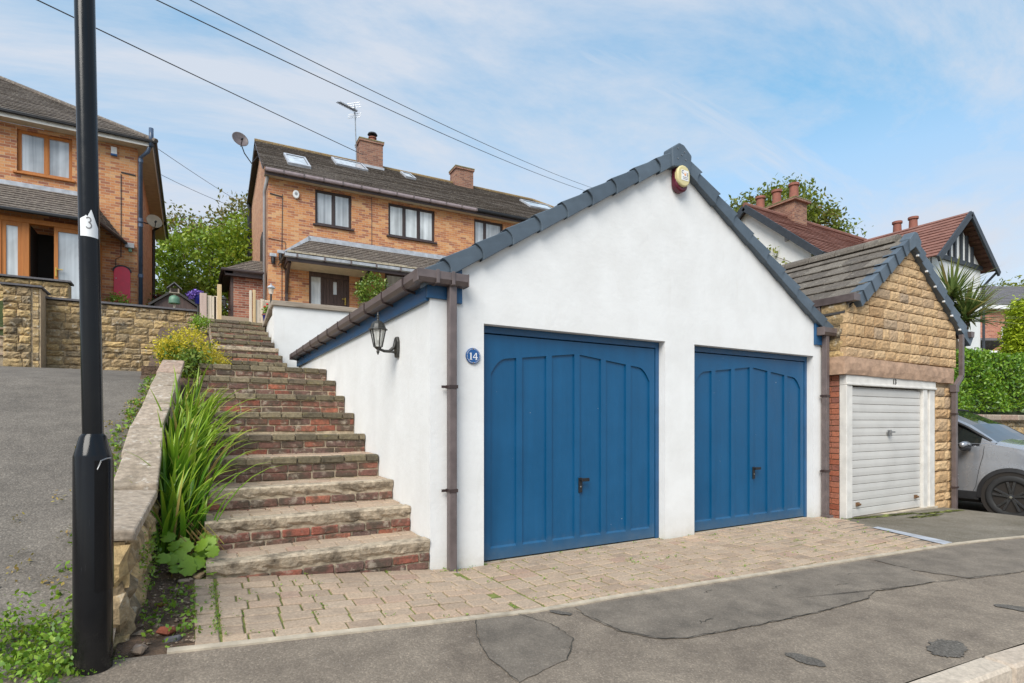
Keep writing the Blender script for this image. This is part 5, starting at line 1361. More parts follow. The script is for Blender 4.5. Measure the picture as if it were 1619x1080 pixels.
courses(W0, (-2.60, LY - 0.46, 9.24), (-2.60, 24.2, 9.24), (-7.2, LY + 4.2, 12.2), (-7.2, 20, 12.2), 24, 0.028, lh, M['rooftile'])
b = MB(); b.tube([(-2.60, LY - 0.46, 9.26), (-7.2, LY + 4.2, 12.24), (-9.6, LY + 4.2, 12.24)], 0.07, 8); b.build('hip_tiles', M['rooftile'], lh)
# lean-to bay with patio doors
BY = 13.55
b = MB(); b.box(-7.2, -3.98, BY + 0.12, LY, 3.4, 4.15); b.build('bay_base', M['brickA'], lh)
b = MB()
for x0, x1 in ((-7.2, -7.08), (-5.86, -5.74), (-5.36, -5.22), (-4.02, -3.86)): b.box(x0, x1, BY, BY + 0.12, 4.15, 6.20)
b.box(-7.2, -3.86, BY - 0.004, BY + 0.124, 6.20, 6.32); b.box(-7.2, -3.86, BY, BY + 0.12, 4.05, 4.149)
bf = b.build('patio_door_frame', M['orangewood'], lh, bevel=0.008)
for (x0, x1, gl) in ((-5.74, -5.36, 'curtain'), (-4.74, -4.02, 'glass')):
    b = MB(); b.box(x0 + 0.08, x1 - 0.08, BY + 0.05, BY + 0.06, 4.25, 6.1); b.build('pane', M[gl], bf)
    b = MB(); b.box(x0, x0 + 0.08, BY + 0.02, BY + 0.10, 4.15, 6.2); b.box(x1 - 0.08, x1, BY + 0.02, BY + 0.10, 4.15, 6.2); b.box(x0 + .08, x1 - .08, BY + 0.02, BY + 0.1, 6.1, 6.2); b.box(x0 + .08, x1 - .08, BY + .02, BY + .1, 4.15, 4.25); b.build('door_leaf', M['orangewood'], bf)
b = MB(); b.box(-4.715, -4.685, BY - 0.005, BY + 0.018, 4.95, 5.18); b.bar((-4.70, BY - 0.02, 5.13), (-4.56, BY - 0.02, 5.13), 0.022); b.build('handle', M['brass'], bf)
b = MB(); b.box(-5.25, -4.74, BY + 0.9, BY + 0.95, 4.15, 6.2); b.box(-5.27, -5.22, BY + 0.13, BY + 0.9, 4.15, 6.2); b.box(-5.25, -4.74, BY + 0.15, BY + 0.95, 4.12, 4.15); b.build('dark_room', M['black'], lh)  # near-black shell: the dimness behind the open door is put into its colour
b = MB(); b.box(-3.98, -3.90, BY + 0.125, LY - 0.002, 4.15, 6.20); b.build('bay_side', M['orangewood'], lh)
b = MB(); b.bar((-3.86, BY + 0.10, 4.15), (-3.72, LY - 0.6, 4.15), 0.1, 0.05); b.build('bay_sill', M['orangewood'], lh)
courses(W0, (-7.5, BY - 0.25, 6.42), (-3.82, BY - 0.25, 6.42), (-7.5, LY, 7.5), (-4.2, LY, 7.5), 11, 0.024, lh, M['rooftile'], 'bay_roof')
courses(W0, (-3.82, BY - 0.25, 6.42), (-3.35, LY - 0.02, 6.36), (-4.2, LY - 0.01, 7.5), (-4.19, LY, 7.5), 11, 0.024, lh, M['rooftile'], 'bay_roof')
b = MB(); b.tube([(-7.5, BY - 0.3, 6.40), (-3.80, BY - 0.3, 6.40), (-3.33, LY - 0.05, 6.34)], 0.05, 8); b.build('gutter', M['black_rubber'], lh)
b = MB(); b.bar((-7.5, LY - 0.02, 7.53), (-4.2, LY - 0.02, 7.53), 0.02, 0.14); b.build('flashing', M['lead'], lh)
b = MB(); b.tube([(-2.72, LY - 0.36, 9.28), (-2.80, LY - 0.3, 8.98), (-2.99, LY - 0.1, 8.84), (-2.99, LY - 0.1, 4.0)], 0.055, 10); b.tube([(-2.72, LY - 0.40, 9.1), (-2.72, LY - 0.40, 9.62)], 0.06, 10); dp = b.build('soil_pipe', M['bluepipe'], lh, smooth=True)
for z in (8.7, 7.0, 6.85, 5.4): b = MB(); b.lathe([(0.066, 0), (0.066, 0.10)], (-2.99, LY - 0.1, z), 10); b.build('collar', M['bluepipe'], dp)
b = MB(); b.tube([(-2.66, 21.8, 9.2), (-3.03, 22.0, 8.9), (-3.03, 22.0, 4.0)], 0.06, 8); b.build('downpipe', M['black_rubber'], lh)
b = MB(); b.tube([(-3.46, LY - 0.012, 8.30), (-3.46, LY - 0.012, 5.95), (-3.58, LY - 0.012, 5.88), (-3.58, LY - 0.012, 4.3)], 0.010, 5); b.tube([(-3.46, LY - 0.012, 8.36), (-3.12, LY - 0.012, 8.34)], 0.02, 5); b.build('cable', M['wire'], lh)
# arched meter door
b = MB(); P = [(-3.63, 4.66), (-3.24, 4.66), (-3.24, 5.52)] + [(-3.435 + 0.195*math.cos(t), 5.52 + 0.16*math.sin(t)) for t in [math.pi*k/10 for k in range(1, 10)]] + [(-3.63, 5.52)]
b.prism(P, 'y', LY - 0.03, LY - 0.001); md = b.build('meter_cupboard_door', M['pink'], lh, label='pink arched cupboard door', bevel=0.006)
b = MB()
Pi = [(-3.435 + 0.195*math.cos(t), 5.52 + 0.16*math.sin(t)) for t in [math.pi*k/12 for k in range(13)]]; Po = [(-3.435 + 0.225*math.cos(t), 5.535 + 0.185*math.sin(t)) for t in [math.pi*k/12 for k in range(12, -1, -1)]]
b.prism(Pi + Po, 'y', LY - 0.04, LY - 0.001); b.build('hood', M['black_rubber'], md)
b = MB(); b.lathe([(0.014, -0.02), (0.014, 0)], (-3.575, LY - 0.03, 5.33), 8, 'y'); b.build('knob', M['steel'], md)
lb = thing('white_alarm_box', 'small white alarm box with blue base under the left house eaves', 'alarm box', (-3.62, LY, 8.9))
b = MB(); b.box(-3.69, -3.55, LY - 0.07, LY - 0.001, 8.82, 9.02); b.build('case', M['whiteplastic'], lb, bevel=0.012); b = MB(); b.box(-3.695, -3.545, LY - 0.075, LY - 0.001, 8.78, 8.819); b.build('base', M['plaqueblue'], lb)
fl = thing('security_light', 'grey security floodlight on the left house beside the arched pink cupboard', 'floodlight', (-3.27, LY, 6.2))
b = MB(); b.box(-3.36, -3.14, LY - 0.12, LY - 0.04, 6.22, 6.36); b.build('lamp_head', M['grey'], fl, bevel=0.01); b = MB(); b.box(-3.28, -3.20, LY - 0.08, LY, 6.12, 6.22); b.build('sensor', M['greenplastic'], fl)
def dish(name, label, c, az, el, r, arm, parent_pts, mat='grey'):
    t = thing(name, label, 'satellite dish', c)
    d = Vector((math.cos(az)*math.cos(el), math.sin(az)*math.cos(el), math.sin(el))); s_ = d.cross(Vector((0,0,1))).normalized(); u = s_.cross(d)
    b = MB(); n = 20; vs = []
    for k, rr in enumerate((0.02, r*0.4, r*0.7, r*0.92, r)):
        for i in range(n):
            a = 2*math.pi*i/n; vs.append(tuple(Vector(c) + d*(0.25*rr*rr/r) + s_*(rr*0.92*math.cos(a)) + u*(rr*math.sin(a))))
    b.add(vs, [(k*n+i, k*n+(i+1) % n, (k+1)*n+(i+1) % n, (k+1)*n+i) for k in range(4) for i in range(n)] + [tuple(range(n))])
    o = b.build('reflector', M[mat], t, smooth=True); sm = o.modifiers.new('Solid', 'SOLIDIFY'); sm.thickness = 0.008
    b = MB(); f = Vector(c) + d*(r*1.05) - u*(r*0.55); b.bar(tuple(Vector(c) - u*r*0.95 + d*0.02), tuple(f), 0.02); b.build('feed_arm', M['black_rubber'], t)
    b = MB(); b.tube([tuple(f - d*0.02), tuple(f - d*0.11 + u*0.03)], 0.03, 8); b.build('receiver', M['black_rubber'], t)
    b = MB(); b.tube(parent_pts, 0.018, 8); b.build('mount', M['black_rubber'], t)
dish('satellite_dish', 'pale satellite dish on the shaded side of the left house', (-2.75, 16.4, 7.55), rad(-75), rad(22), 0.24, None, [(-3.08, 16.2, 7.45), (-2.9, 16.3, 7.45), (-2.78, 16.4, 7.5)], 'soffit')

# ------------------------------------------------------------------ main house
H = Frame((0.36, 14.58, 0), -2.05)
mh = thing('main_brick_house', 'orange brick semi detached house with brown windows and four rooflights', 'house', (0.36, 14.58, 4.0))
HX1 = 14.5
ops = [(1.41, 2.58, 7.73, 8.88), (3.83, 5.53, 7.73, 8.88), (7.08, 8.30, 7.73, 8.88), (1.22, 2.51, 4.15, 6.30), (3.71, 5.3, 5.1, 6.45)]
b = MB(H); b.wall(0, HX1, 0, 0.25, 3.4, 9.0, ops); b.build('front_wall', M['brickA'], mh)
b = MB(H); b.prism([(0.252, 3.4), (9.3, 3.4), (9.3, 11.35), (3.6, 11.5), (0.252, 9.1)], 'x', 0, 0.25); b.box(0.26, HX1, 9.0, 9.3, 3.4, 9.0); b.build('side_wall', M['brickB'], mh)
window(mh, H, 1.41, 2.58, 7.73, 8.88, 0, (2.0,), 'brown', 'glass', 'brown')
window(mh, H, 3.83, 5.53, 7.73, 8.88, 0, (4.41, 4.94), 'brown', 'curtain', 'brown')
window(mh, H, 7.08, 8.30, 7.73, 8.88, 0, (7.55,), 'brown', 'glass', 'brown')
window(mh, H, 3.71, 5.3, 5.1, 6.45, 0, (4.4,), 'brown', 'curtain', 'brown')
# front door with sidelight
b = MB(H); b.box(1.222, 1.29, 0.04, 0.16, 4.15, 6.298); b.box(2.44, 2.508, 0.04, 0.16, 4.15, 6.298); b.box(1.29, 2.44, 0.04, 0.16, 6.02, 6.298); b.box(1.60, 1.66, 0.04, 0.16, 4.15, 6.02); b.box(1.29, 1.60, 0.05, 0.15, 4.15, 4.95)
b.box(1.15, 2.58, -0.04, -0.002, 6.30, 6.38)
fd = b.build('front_door', M['brownwood'], mh, bevel=0.006)
b = MB(H)
for k in range(7): x = 1.665 + k*0.1105; b.box(x + 0.003, x + 0.1075, 0.07, 0.11, 4.15, 6.015) if not (k == 3) else (b.box(x + .003, x + .1075, .07, .11, 4.15, 5.5), b.box(x + .003, x + .1075, .07, .11, 5.92, 6.015))
b.build('door_leaf', M['brownwood'], fd)
b = MB(H); b.box(1.29, 1.60, 0.10, 0.11, 4.95, 6.02); b.box(1.995, 2.108, 0.085, 0.095, 5.5, 5.92); b.build('pane', M['curtain'], fd)
b = MB(H); b.box(2.36, 2.40, 0.04, 0.07, 5.18, 5.42); b.bar((2.38, 0.03, 5.37), (2.27, 0.03, 5.37), 0.02); b.build('handle', M['brass'], fd)
b = MB(H); b.box(1.34, 1.55, 0.038, 0.05, 4.86, 4.92); b.build('letter_box', M['brass'], fd)
# eaves, roof
b = MB(H); b.box(-0.12, HX1, -0.26, -0.002, 8.96, 8.985); b.build('soffit', M['soffit'], mh)
b = MB(H); b.box(-0.12, HX1, -0.285, -0.262, 8.93, 9.08); b.build('fascia', M['brown'], mh)
b = MB(H); b.prism([(-0.285, 9.02), (-0.37, 9.02), (-0.39, 9.06), (-0.39, 9.12), (-0.285, 9.12)], 'x', -0.1, 7.0); b.build('gutter', mat_plain('pinkish_brown_gutter', (0.30, 0.24, 0.25), 0.4, 0.15), mh)
b = MB(H); b.prism([(-0.287, 9.02), (-0.37, 9.02), (-0.39, 9.06), (-0.39, 9.12), (-0.287, 9.12)], 'x', 7.01, HX1); b.build('gutter', M['black_rubber'], mh)
for k in range(12): b = MB(H); x = 0.4 + 0.6*k; b.box(x, x + 0.05, -0.396, -0.286, 9.013, 9.127); b.build('gutter_bracket', M['gutter'], mh)
RZ, RY = 11.62, 3.5
courses(H, (-0.2, -0.36, 9.13), (HX1, -0.36, 9.13), (-0.2, RY, RZ), (11.6, RY, RZ), 26, 0.03, mh, M['rooftile'])
b = MB(H); b.poly([(-0.2, RY, RZ), (11.6, RY, RZ), (HX1, 7.5, 9.1), (-0.2, 9.5, 11.3)]); b.box(-0.2, 9, RY + 0.05, 9.5, 11.3, 11.45); b.build('rear_roof', M['felt'], mh)
b = MB(H); b.tube([(-0.2, RY, RZ + 0.01), (11.6, RY, RZ + 0.01), (HX1, -0.3, 9.2)], 0.075, 8); b.build('ridge_tiles', mat_rooftile('ochre_lichen_ridge', [(0.3, (0.14, 0.09, 0.05)), (0.7, (0.30, 0.20, 0.07))]), mh)
b = MB(H); b.bar((-0.16, -0.36, 9.09), (-0.16, RY, RZ - 0.05), 0.05, 0.09); b.build('verge', M['gutter'], mh)
# rooflights
def rf(x, d):                                                    # point on the roof at distance d (0..1) up the slope
    return Vector((x, lerp(-0.36, RY, d), lerp(9.13, RZ, d)))
nr = Vector((0, -(RZ - 9.13), RY + 0.36)).normalized()
def rooflight(x0, x1, d0, d1, open_=False):
    b = MB(H); k = 0.07; P = [rf(x0, d0), rf(x1, d0), rf(x1, d1), rf(x0, d1)]; up = 0.09
    Q = [p + nr*up for p in P]; c_ = sum(P, Vector())/4
    I = [p + (c_ - p)*0.0 for p in Q]
    ins = lambda x, d: rf(x, d) + nr*up
    dd = (d1 - d0)*0.10; I = [ins(x0 + k, d0 + dd), ins(x1 - k, d0 + dd), ins(x1 - k, d1 - dd), ins(x0 + k, d1 - dd)]
    b.add([tuple(p) for p in P + Q + I], [(0,1,5,4),(1,2,6,5),(2,3,7,6),(3,0,4,7),(4,5,9,8),(5,6,10,9),(6,7,11,10),(7,4,8,11)])
    w = b.build('rooflight', M['lead'], mh); b = MB(H); b.poly([tuple(p - nr*0.02) for p in I]); b.build('pane', M['glasslite'], w)
rooflight(0.64, 1.36, 0.23, 0.60); rooflight(2.46, 3.62, 0.62, 0.91); rooflight(5.2, 5.62, 0.72, 0.93); rooflight(10.5, 11.9, 0.55, 0.80)
# chimneys
def chimney(fr, parent, x0, x1, y0, y1, z0, z1, pots, mat='brickC', pot=(0.12, 0.35), cowl=False, over=0.04):
    b = MB(fr); b.box(x0, x1, y0, y1, z0, z1); b.box(x0 - over, x1 + over, y0 - over, y1 + over, z1 + 0.002, z1 + 0.075); c_ = b.build('chimney', M[mat], parent)
    b = MB(fr); b.box(x0 - over - .01, x1 + over + .01, y0 - over - .01, y1 + over + .01, z1 + 0.078, z1 + 0.12); b.build('chimney_cap', mat_plain('mossy_flaunching', (0.20, 0.17, 0.08), 0.95, 0.4, 12, 0.5, 30), c_)
    for k, (x, y) in enumerate(pots):
        b = MB(fr); r, h = pot; b.lathe([(r*1.05, 0), (r*0.95, h*0.15), (r*0.85, h*0.85), (r*1.1, h*0.87), (r*1.1, h), (r*0.7, h), (r*0.7, h - 0.05)], (x, y, z1 + 0.12), 14); p_ = b.build('chimney_pot', M['terracotta'], c_, smooth=True, autosmooth=40)
        if cowl: b = MB(fr); b.lathe([(0.05, 0.0), (0.05, 0.10), (0.20, 0.11), (0.17, 0.17), (0.05, 0.2)], (x, y, z1 + 0.12 + h), 14); b.build('cowl', M['black_rubber'], p_)
    return c_
chimney(H, mh, 3.55, 4.45, 3.05, 3.75, 10.9, 12.33, [(4.12, 3.4)], cowl=True, pot=(0.15, 0.26))
b = MB(H); b.bar((3.5, 3.03, 11.37), (4.5, 3.03, 11.37), 0.03, 0.1); b.build('flashing', M['lead'], mh)
c2 = chimney(H, mh, 7.60, 8.40, 3.05, 3.75, 10.9, 12.10, [(8.2, 3.4)], pot=(0.10, 0.10))
# canopy over the door
eL = (0.30, -1.05, 6.36); eR = (8.3, -1.05, 6.36)
courses(H, (0.42, -1.05, 6.38), (8.3, -1.05, 6.38), (1.29, -0.02, 7.16), (8.3, -0.02, 7.16), 9, 0.028, mh, M['rooftile'], 'canopy_roof')
courses(H, (0.30, -0.03, 6.22), (0.42, -1.05, 6.38), (1.28, -0.02, 7.16), (1.29, -0.03, 7.16), 9, 0.028, mh, M['rooftile'], 'canopy_roof')
b = MB(H); R = random.Random(3)
for k in range(38): x = 0.45 + k*0.205; b.box(x, x + 0.195, -1.16 + R.uniform(-.015, .015), -0.90, 6.375, 6.415 + R.uniform(0, .02))
b.build('eave_tiles', M['rooflight'], mh)
b = MB(H); b.prism([(-1.06, 6.24), (-1.15, 6.26), (-1.16, 6.345), (-1.06, 6.345)], 'x', 0.38, 8.3); b.build('gutter', M['lead'], mh)
for k in range(9): b = MB(H); x = 0.7 + 0.8*k; b.box(x, x + 0.05, -1.168, -1.055, 6.232, 6.35); b.build('gutter_bracket', M['gutter'], mh)
b = MB(H); b.box(0.45, 8.3, -1.055, -1.02, 6.13, 6.33); b.box(0.45, 0.49, -1.02, -0.01, 6.13, 6.33); b.build('fascia', M['brown'], mh)
b = MB(H); b.box(0.49, 2.95, -1.018, -0.01, 6.16, 6.18); b.build('canopy_ceiling', M['soffit'], mh)
b = MB(H); b.bar((1.2, -0.03, 7.22), (8.3, -0.03, 7.22), 0.03, 0.16); b.bar((0.45, -0.03, 6.62), (1.25, -0.03, 7.24), 0.03, 0.12); b.build('flashing', M['lead'], mh)
b = MB(H)
for x in (0.53,): b.box(x - .04, x + .04, -0.10, -0.003, 4.95, 6.13); b.tube([(x, -0.06, 5.35), (x, -0.25, 5.75), (x, -0.6, 6.0), (x, -0.98, 6.12)], 0.05, 6)
b.build('canopy_bracket', M['brown'], mh)
b = MB(H); b.box(2.86, 2.96, -0.10, -0.003, 5.5, 6.13); b.tube([(2.91, -0.06, 5.75), (2.91, -0.5, 6.0), (2.91, -0.98, 6.12)], 0.05, 6); b.build('canopy_bracket', M['brown'], mh)
b = MB(H); b.tube([(-0.08, 0.35, 4.1), (-0.08, 0.35, 8.4), (-0.08, 0.30, 8.6), (-0.02, -0.12, 8.95)], 0.05, 10); b.build('downpipe', M['grey'], mh, smooth=True)
b = MB(H); b.tube([(-0.08, 9.3, 4.0), (-0.08, 9.3, 11.5)], 0.11, 8); b.build('soil_pipe', M['black_rubber'], mh)
b = MB(H); b.box(-0.03, -0.001, 2.2, 3.2, 6.4, 7.9); b.build('window', M['brown'], mh); 
b = MB(H); b.tube([(0.42, -0.012, 8.5), (0.40, -0.012, 6.9), (0.40, -0.012, 4.2)], 0.010, 5); b.tube([(0.05, -0.012, 8.46), (0.42, -0.012, 8.42)], 0.02, 5); b.tube([(3.25, -0.012, 8.95), (3.25, -0.012, 7.2)], 0.008, 5); b.tube([(0.0, -0.012, 7.05), (0.5, -0.012, 7.0), (0.52, -0.012, 6.6)], 0.008, 5); b.build('cable', M['wire'], mh)
def hb(x, y, z): return H.w((x, y, z))
ob_ = thing('oval_alarm_box', 'round white alarm box at the top left of the main house wall', 'alarm box', hb(0.82, 0, 8.55))
b = MB(H); b.prism([(0.82 + 0.10*math.cos(2*math.pi*k/16), 8.56 + 0.135*math.sin(2*math.pi*k/16)) for k in range(16)], 'y', -0.08, -0.001); b.build('case', M['whiteplastic'], ob_, bevel=0.02); b = MB(H); b.prism([(0.82 + 0.045*math.cos(2*math.pi*k/12), 8.57 + 0.05*math.sin(2*math.pi*k/12)) for k in range(12)], 'y', -0.086, -0.081); b.build('badge', M['grey'], ob_)
for nm, lab, x, z in (('wall_camera', 'dark wall lamp low on the house corner, left of the security light', 0.14, 6.42), ('security_light', 'grey security light beside the left end of the door canopy', 0.36, 6.55)):
    t = thing(nm, lab, 'wall light', hb(x, 0, z)); b = MB(H); b.box(x - 0.10, x + 0.10, -0.12, -0.05, z + 0.04, z + 0.14); b.build('lamp_head', M['lead'], t, bevel=0.01); b = MB(H); b.lathe([(0.05, -0.18), (0.06, -0.1), (0.06, 0.02), (0.03, 0.04)], (x, -0.07, z), 10); b.build('body', M['black_rubber'], t); b = MB(H); b.box(x - .03, x + .03, -.05, -.001, z - .05, z + .1); b.build('bracket', M['grey'], t)
p0 = hb(-0.75, 1.6, 10.65)
dish('satellite_dish', 'dark grey satellite dish on a cranked arm at the roof verge of the main house', p0, rad(-78), rad(20), 0.28, None, [hb(-0.05, 3.0, 10.95), hb(-0.35, 2.4, 10.30), hb(-0.60, 1.75, 10.32), hb(-0.72, 1.65, 10.6)], 'gutter')
# aerial
a0 = hb(3.44, 3.3, 11.7)
ae = thing('tv_aerial', 'spiky TV aerial on a thin mast beside the nearer chimney', 'aerial', a0)
b = MB(H); b.tube([(3.46, 3.3, 11.6), (3.40, 3.3, 13.72)], 0.022, 8); b.build('mast', M['steel'], ae)
b = MB(H); q0, q1 = Vector((3.50, 3.35, 13.58)), Vector((2.72, 3.05, 13.60)); b.bar(tuple(q0), tuple(q1), 0.03); bo = b.build('boom', M['wire'], ae)
for k in range(11):
    c_ = q0.lerp(q1, 0.12 + k*0.085); b = MB(H); sd_ = Vector((0.75, -0.55, 0.0)).normalized()*0.12; b.bar(tuple(c_ - sd_), tuple(c_ + sd_), 0.016)
    for s_ in (-1, 1): b.bar(tuple(c_ + sd_*s_*0.4 + Vector((0, 0, -.05))), tuple(c_ + sd_*s_*0.4 + Vector((0, 0, .05))), 0.014)
    b.build('element', M['wire'], bo)
for dz in (0.22, 0.30, 0.14, -0.12, -0.20, -0.28): 
    b = MB(H); x = 3.46 - abs(dz)*0.25; b.bar((x - 0.22, 3.42 + 0.12, 13.60 + dz), (x + 0.22, 3.42 - 0.12, 13.60 + dz + 0.06), 0.012); b.build('reflector_rod', M['steel'], ae)
b = MB(H); b.bar((3.47, 3.42, 13.3), (3.38, 3.42, 13.6), 0.014); b.bar((3.38, 3.42, 13.6), (3.43, 3.42, 13.92), 0.014); b.build('reflector_frame', M['wire'], ae)

# round shrub, terrace, white retaining wall
rs = thing('round_shrub', 'rounded evergreen shrub in front of the main house beside the door', 'shrub', hb(2.95, -1.3, 4.1))
cx_, cy_, cz_ = hb(2.95, -1.3, 5.42)
V, F = leaf_cloud(2600, clumps([(cx_, cy_, cz_, 0.47, 0.45, 0.50, 1), (cx_ + 0.05, cy_, cz_ - 0.4, 0.42, 0.4, 0.4, 0.5)], 4, 10, 0.06, 0.75), 0.085, 14, 0.4, 0.5); stuff(leaf_obj('leaves', V, F, M['leaf_bush'], rs))
b = MB(); b.lathe([(0.40, 0), (0.44, 0.3), (0.40, 0.6), (0.2, 0.7)], (cx_, cy_, 4.4), 12); b.tube([(cx_, cy_, 4.0), (cx_, cy_, 4.6)], 0.05, 6); b.build('stem', M['bark'], rs)
structure(MB().box(-0.3, 14, 9.7, 15, 3.2, 4.08).build('house_terrace', M['edging']))
structure(MB().box(-1.55, -0.3, 9.55, 12, 3.0, 3.44).build('path', M['paver']))
structure(MB().box(-1.55, 0.3, 12.0, 16, 3.0, 4.05).build('path', M['paver']))
ww = thing('white_retaining_wall', 'white rendered retaining wall with weathered timber coping behind the garage', 'wall', (0, 7.42, 2.5))
WWF = Frame((-0.33, 7.42, 0), -1.3)
b = MB(WWF); b.box(0, 8, 0, 0.3, 1.5, 3.56); b.box(0, 0.3, 0.3, 2.6, 1.5, 3.42); b.build('wall', M['render'], ww)
b = MB(WWF); b.box(-0.04, 8, -0.05, 0.32, 3.562, 3.665); b.build('timber_coping', M['greywood'], ww, bevel=0.012)
b = MB(WWF); b.bar((0.1, 0.32, 3.60), (0.1, 2.6, 3.30), 0.32, 0.10); b.build('side_coping', M['greywood'], ww, bevel=0.01)
structure(MB().box(0.0, 9, 7.75, 9.9, 2.5, 3.54).build('garden_bed', M['earth']))
# small outbuilding beside the house
OB = thing('brick_outbuilding', 'small red brick outbuilding with hipped roof tucked beside the main house', 'outbuilding', (-0.2, 15.2, 4.0))
b = MB(); b.box(-0.58, 0.28, 15.2, 18, 3.4, 6.0); b.build('wall', M['brickR'], OB)
courses(W0, (-0.86, 14.98, 6.02), (0.30, 14.98, 6.02), (0.02, 15.6, 6.55), (0.30, 15.6, 6.55), 7, 0.022, OB, M['rooftile'])
courses(W0, (-0.86, 18, 6.02), (-0.86, 14.98, 6.02), (0.02, 18, 6.55), (0.02, 15.6, 6.55), 7, 0.022, OB, M['rooftile'])
b = MB(); b.box(-0.82, 0.27, 15.0, 15.19, 5.84, 5.98); b.box(-0.84, -0.60, 15.0, 18, 5.90, 6.0); b.build('fascia', M['brown'], OB)
b = MB(); b.tube([(-0.9, 18, 6.0), (-0.9, 14.92, 6.0), (0.28, 14.92, 6.0)], 0.045, 8); b.build('gutter', M['brown'], OB)
b = MB(); b.box(-0.64, -0.585, 15.35, 16.2, 4.0, 5.85); b.box(-0.66, -0.582, 15.2, 15.34, 3.9, 5.9); b.build('door', M['brownwood'], OB)
wl_ = thing('outbuilding_lamp', 'small black lantern on the outbuilding corner behind the left gate', 'lantern', (-0.86, 15.1, 4.9))
b = MB(); b.lathe([(0.05, 0), (0.07, 0.2), (0.10, 0.22), (0.02, 0.32)], (-0.84, 15.05, 4.85), 8); b.build('cage', M['bronze'], wl_); b = MB(); b.tube([(-0.62, 15.25, 4.8), (-0.84, 15.05, 4.8), (-0.84, 15.05, 4.86)], 0.02, 6); b.build('arm', M['bronze'], wl_)
# timber gates at the head of the steps
def gate(name, label, posts, slats, y, z0, z1, rails):
    t = thing(name, label, 'gate', (posts[0][0], y, z0))
    for (x0, x1, zt, mt) in posts: b = MB(); b.box(x0, x1, y - 0.06, y + 0.06, z0 - 0.2, zt); b.build('post', M[mt], t, bevel=0.006)
    for x in slats: b = MB(); b.box(x, x + 0.085, y - 0.02, y, z0 + 0.03, z1 - 0.01*math.sin(x*40)); b.build('slat', M['palewood'], t, bevel=0.004)
    for z in rails: b = MB(); b.box(slats[0], slats[-1] + 0.085, y + 0.002, y + 0.04, z - 0.04, z + 0.04); b.build('rail', M['newwood'], t)
    return t
gate('timber_gate', 'open pale slatted gate with a stout pinkish post left of the top step', [(-1.575, -1.44, 4.10, 'pinkwood'), (-1.235, -1.15, 4.33, 'newwood')], [-1.43, -1.34, -1.25 - 0.05], 9.62, 3.46, 4.06, (3.6, 3.9))
gate('timber_gate', 'pale slatted gate with two thin posts right of the top step beside the white wall', [(-0.575, -0.525, 4.30, 'palewood'), (-0.505, -0.445, 4.32, 'newwood')], [-0.44, -0.345, -0.25, -0.155], 9.75, 3.50, 4.12, (3.65, 4.0))
gl = thing('garden_lamp', 'short black garden lamp post with a white lantern by the right gate', 'lamp post', (-0.13, 9.6, 3.5))
b = MB(); b.tube([(-0.13, 9.6, 3.4), (-0.13, 9.6, 4.24)], 0.022, 8); b.build('post', M['bronze'], gl); b = MB(); b.lathe([(0.045, 0.0), (0.075, 0.14)], (-0.13, 9.6, 4.24), 6); b.build('pane', M['lampglass'], gl); b = MB(); b.lathe([(0.10, 0.14), (0.06, 0.19), (0.015, 0.21), (0.012, 0.25)], (-0.13, 9.6, 4.24), 6); b.build('cap', M['lead'], gl)
fp = thing('flower_pot', 'glazed dark blue pot of red geraniums at the top of the steps', 'flower pot', (-0.30, 9.1, 3.48))
b = MB(); b.lathe([(0.06, 0), (0.085, 0.14), (0.095, 0.15), (0.095, 0.175), (0.07, 0.175)], (-0.28, 9.1, 3.50), 14); b.build('pot', M['potblue'], fp, smooth=True, autosmooth=40)
b = MB(); b.lathe([(0.099, 0.148), (0.101, 0.165), (0.099, 0.17)], (-0.28, 9.1, 3.50), 14); b.build('pot_rim', M['terracotta'], fp)
V, F = leaf_cloud(160, clumps([(-0.28, 9.1, 3.76, 0.08, 0.08, 0.10, 1)], 5, 8, 0.03, 0.2), 0.05, 15, 0.4, 0.6); stuff(leaf_obj('leaves', V, F, M['leaf_lime'], fp))
R = random.Random(2)
for p in ((-0.27, 9.05, 3.89), (-0.22, 9.07, 3.84), (-0.32, 9.06, 3.83)):
    b = MB(); b.lathe([(0.005, -0.02), (0.026, -0.008), (0.028, 0.008), (0.012, 0.022)], p, 8); b.build('flower', M['redflower'], fp, smooth=True)
pp = thing('purple_planter', 'blue hanging planter spilling purple pansies behind the left gate post', 'planter', (-1.62, 10.3, 4.0))
b = MB(); b.lathe([(0.06, 0.0), (0.10, 0.12), (0.11, 0.2), (0.08, 0.2)], (-1.60, 10.3, 3.98), 12); b.build('pot', M['potblue'], pp); b = MB(); b.tube([(-1.6, 10.3, 3.4), (-1.6, 10.3, 4.0)], 0.02, 6); b.build('stand', M['bronze'], pp)
V, F = leaf_cloud(260, clumps([(-1.62, 10.25, 4.22, 0.16, 0.12, 0.07, 1), (-1.74, 10.2, 4.14, 0.07, 0.07, 0.08, 0.5)], 6, 7, 0.025, 0.4), 0.05, 16, 0.3, 0.8); stuff(leaf_obj('flowers', V, F, M['purpleflower'], pp))
bh = thing('bird_table', 'little wooden bird house on a post with a green domed feeder', 'bird table', (-2.1, 11.5, 3.8))
b = MB(); b.tube([(-2.09, 11.5, 3.4), (-2.09, 11.5, 4.42)], 0.025, 8); b.build('post', M['palewood'], bh)
b = MB(); b.box(-2.20, -1.98, 11.40, 11.60, 4.40, 4.42); b.box(-2.19, -2.16, 11.42, 11.58, 4.42, 4.52); b.box(-2.02, -1.99, 11.42, 11.58, 4.42, 4.52); b.box(-2.16, -2.02, 11.55, 11.58, 4.42, 4.55); b.build('box', M['greywood'], bh)
b = MB(); b.prism([(-2.25, 4.49), (-2.09, 4.64), (-1.93, 4.49), (-1.93, 4.515), (-2.09, 4.668), (-2.25, 4.515)], 'y', 11.36, 11.64); b.build('roof', M['slate'], bh)
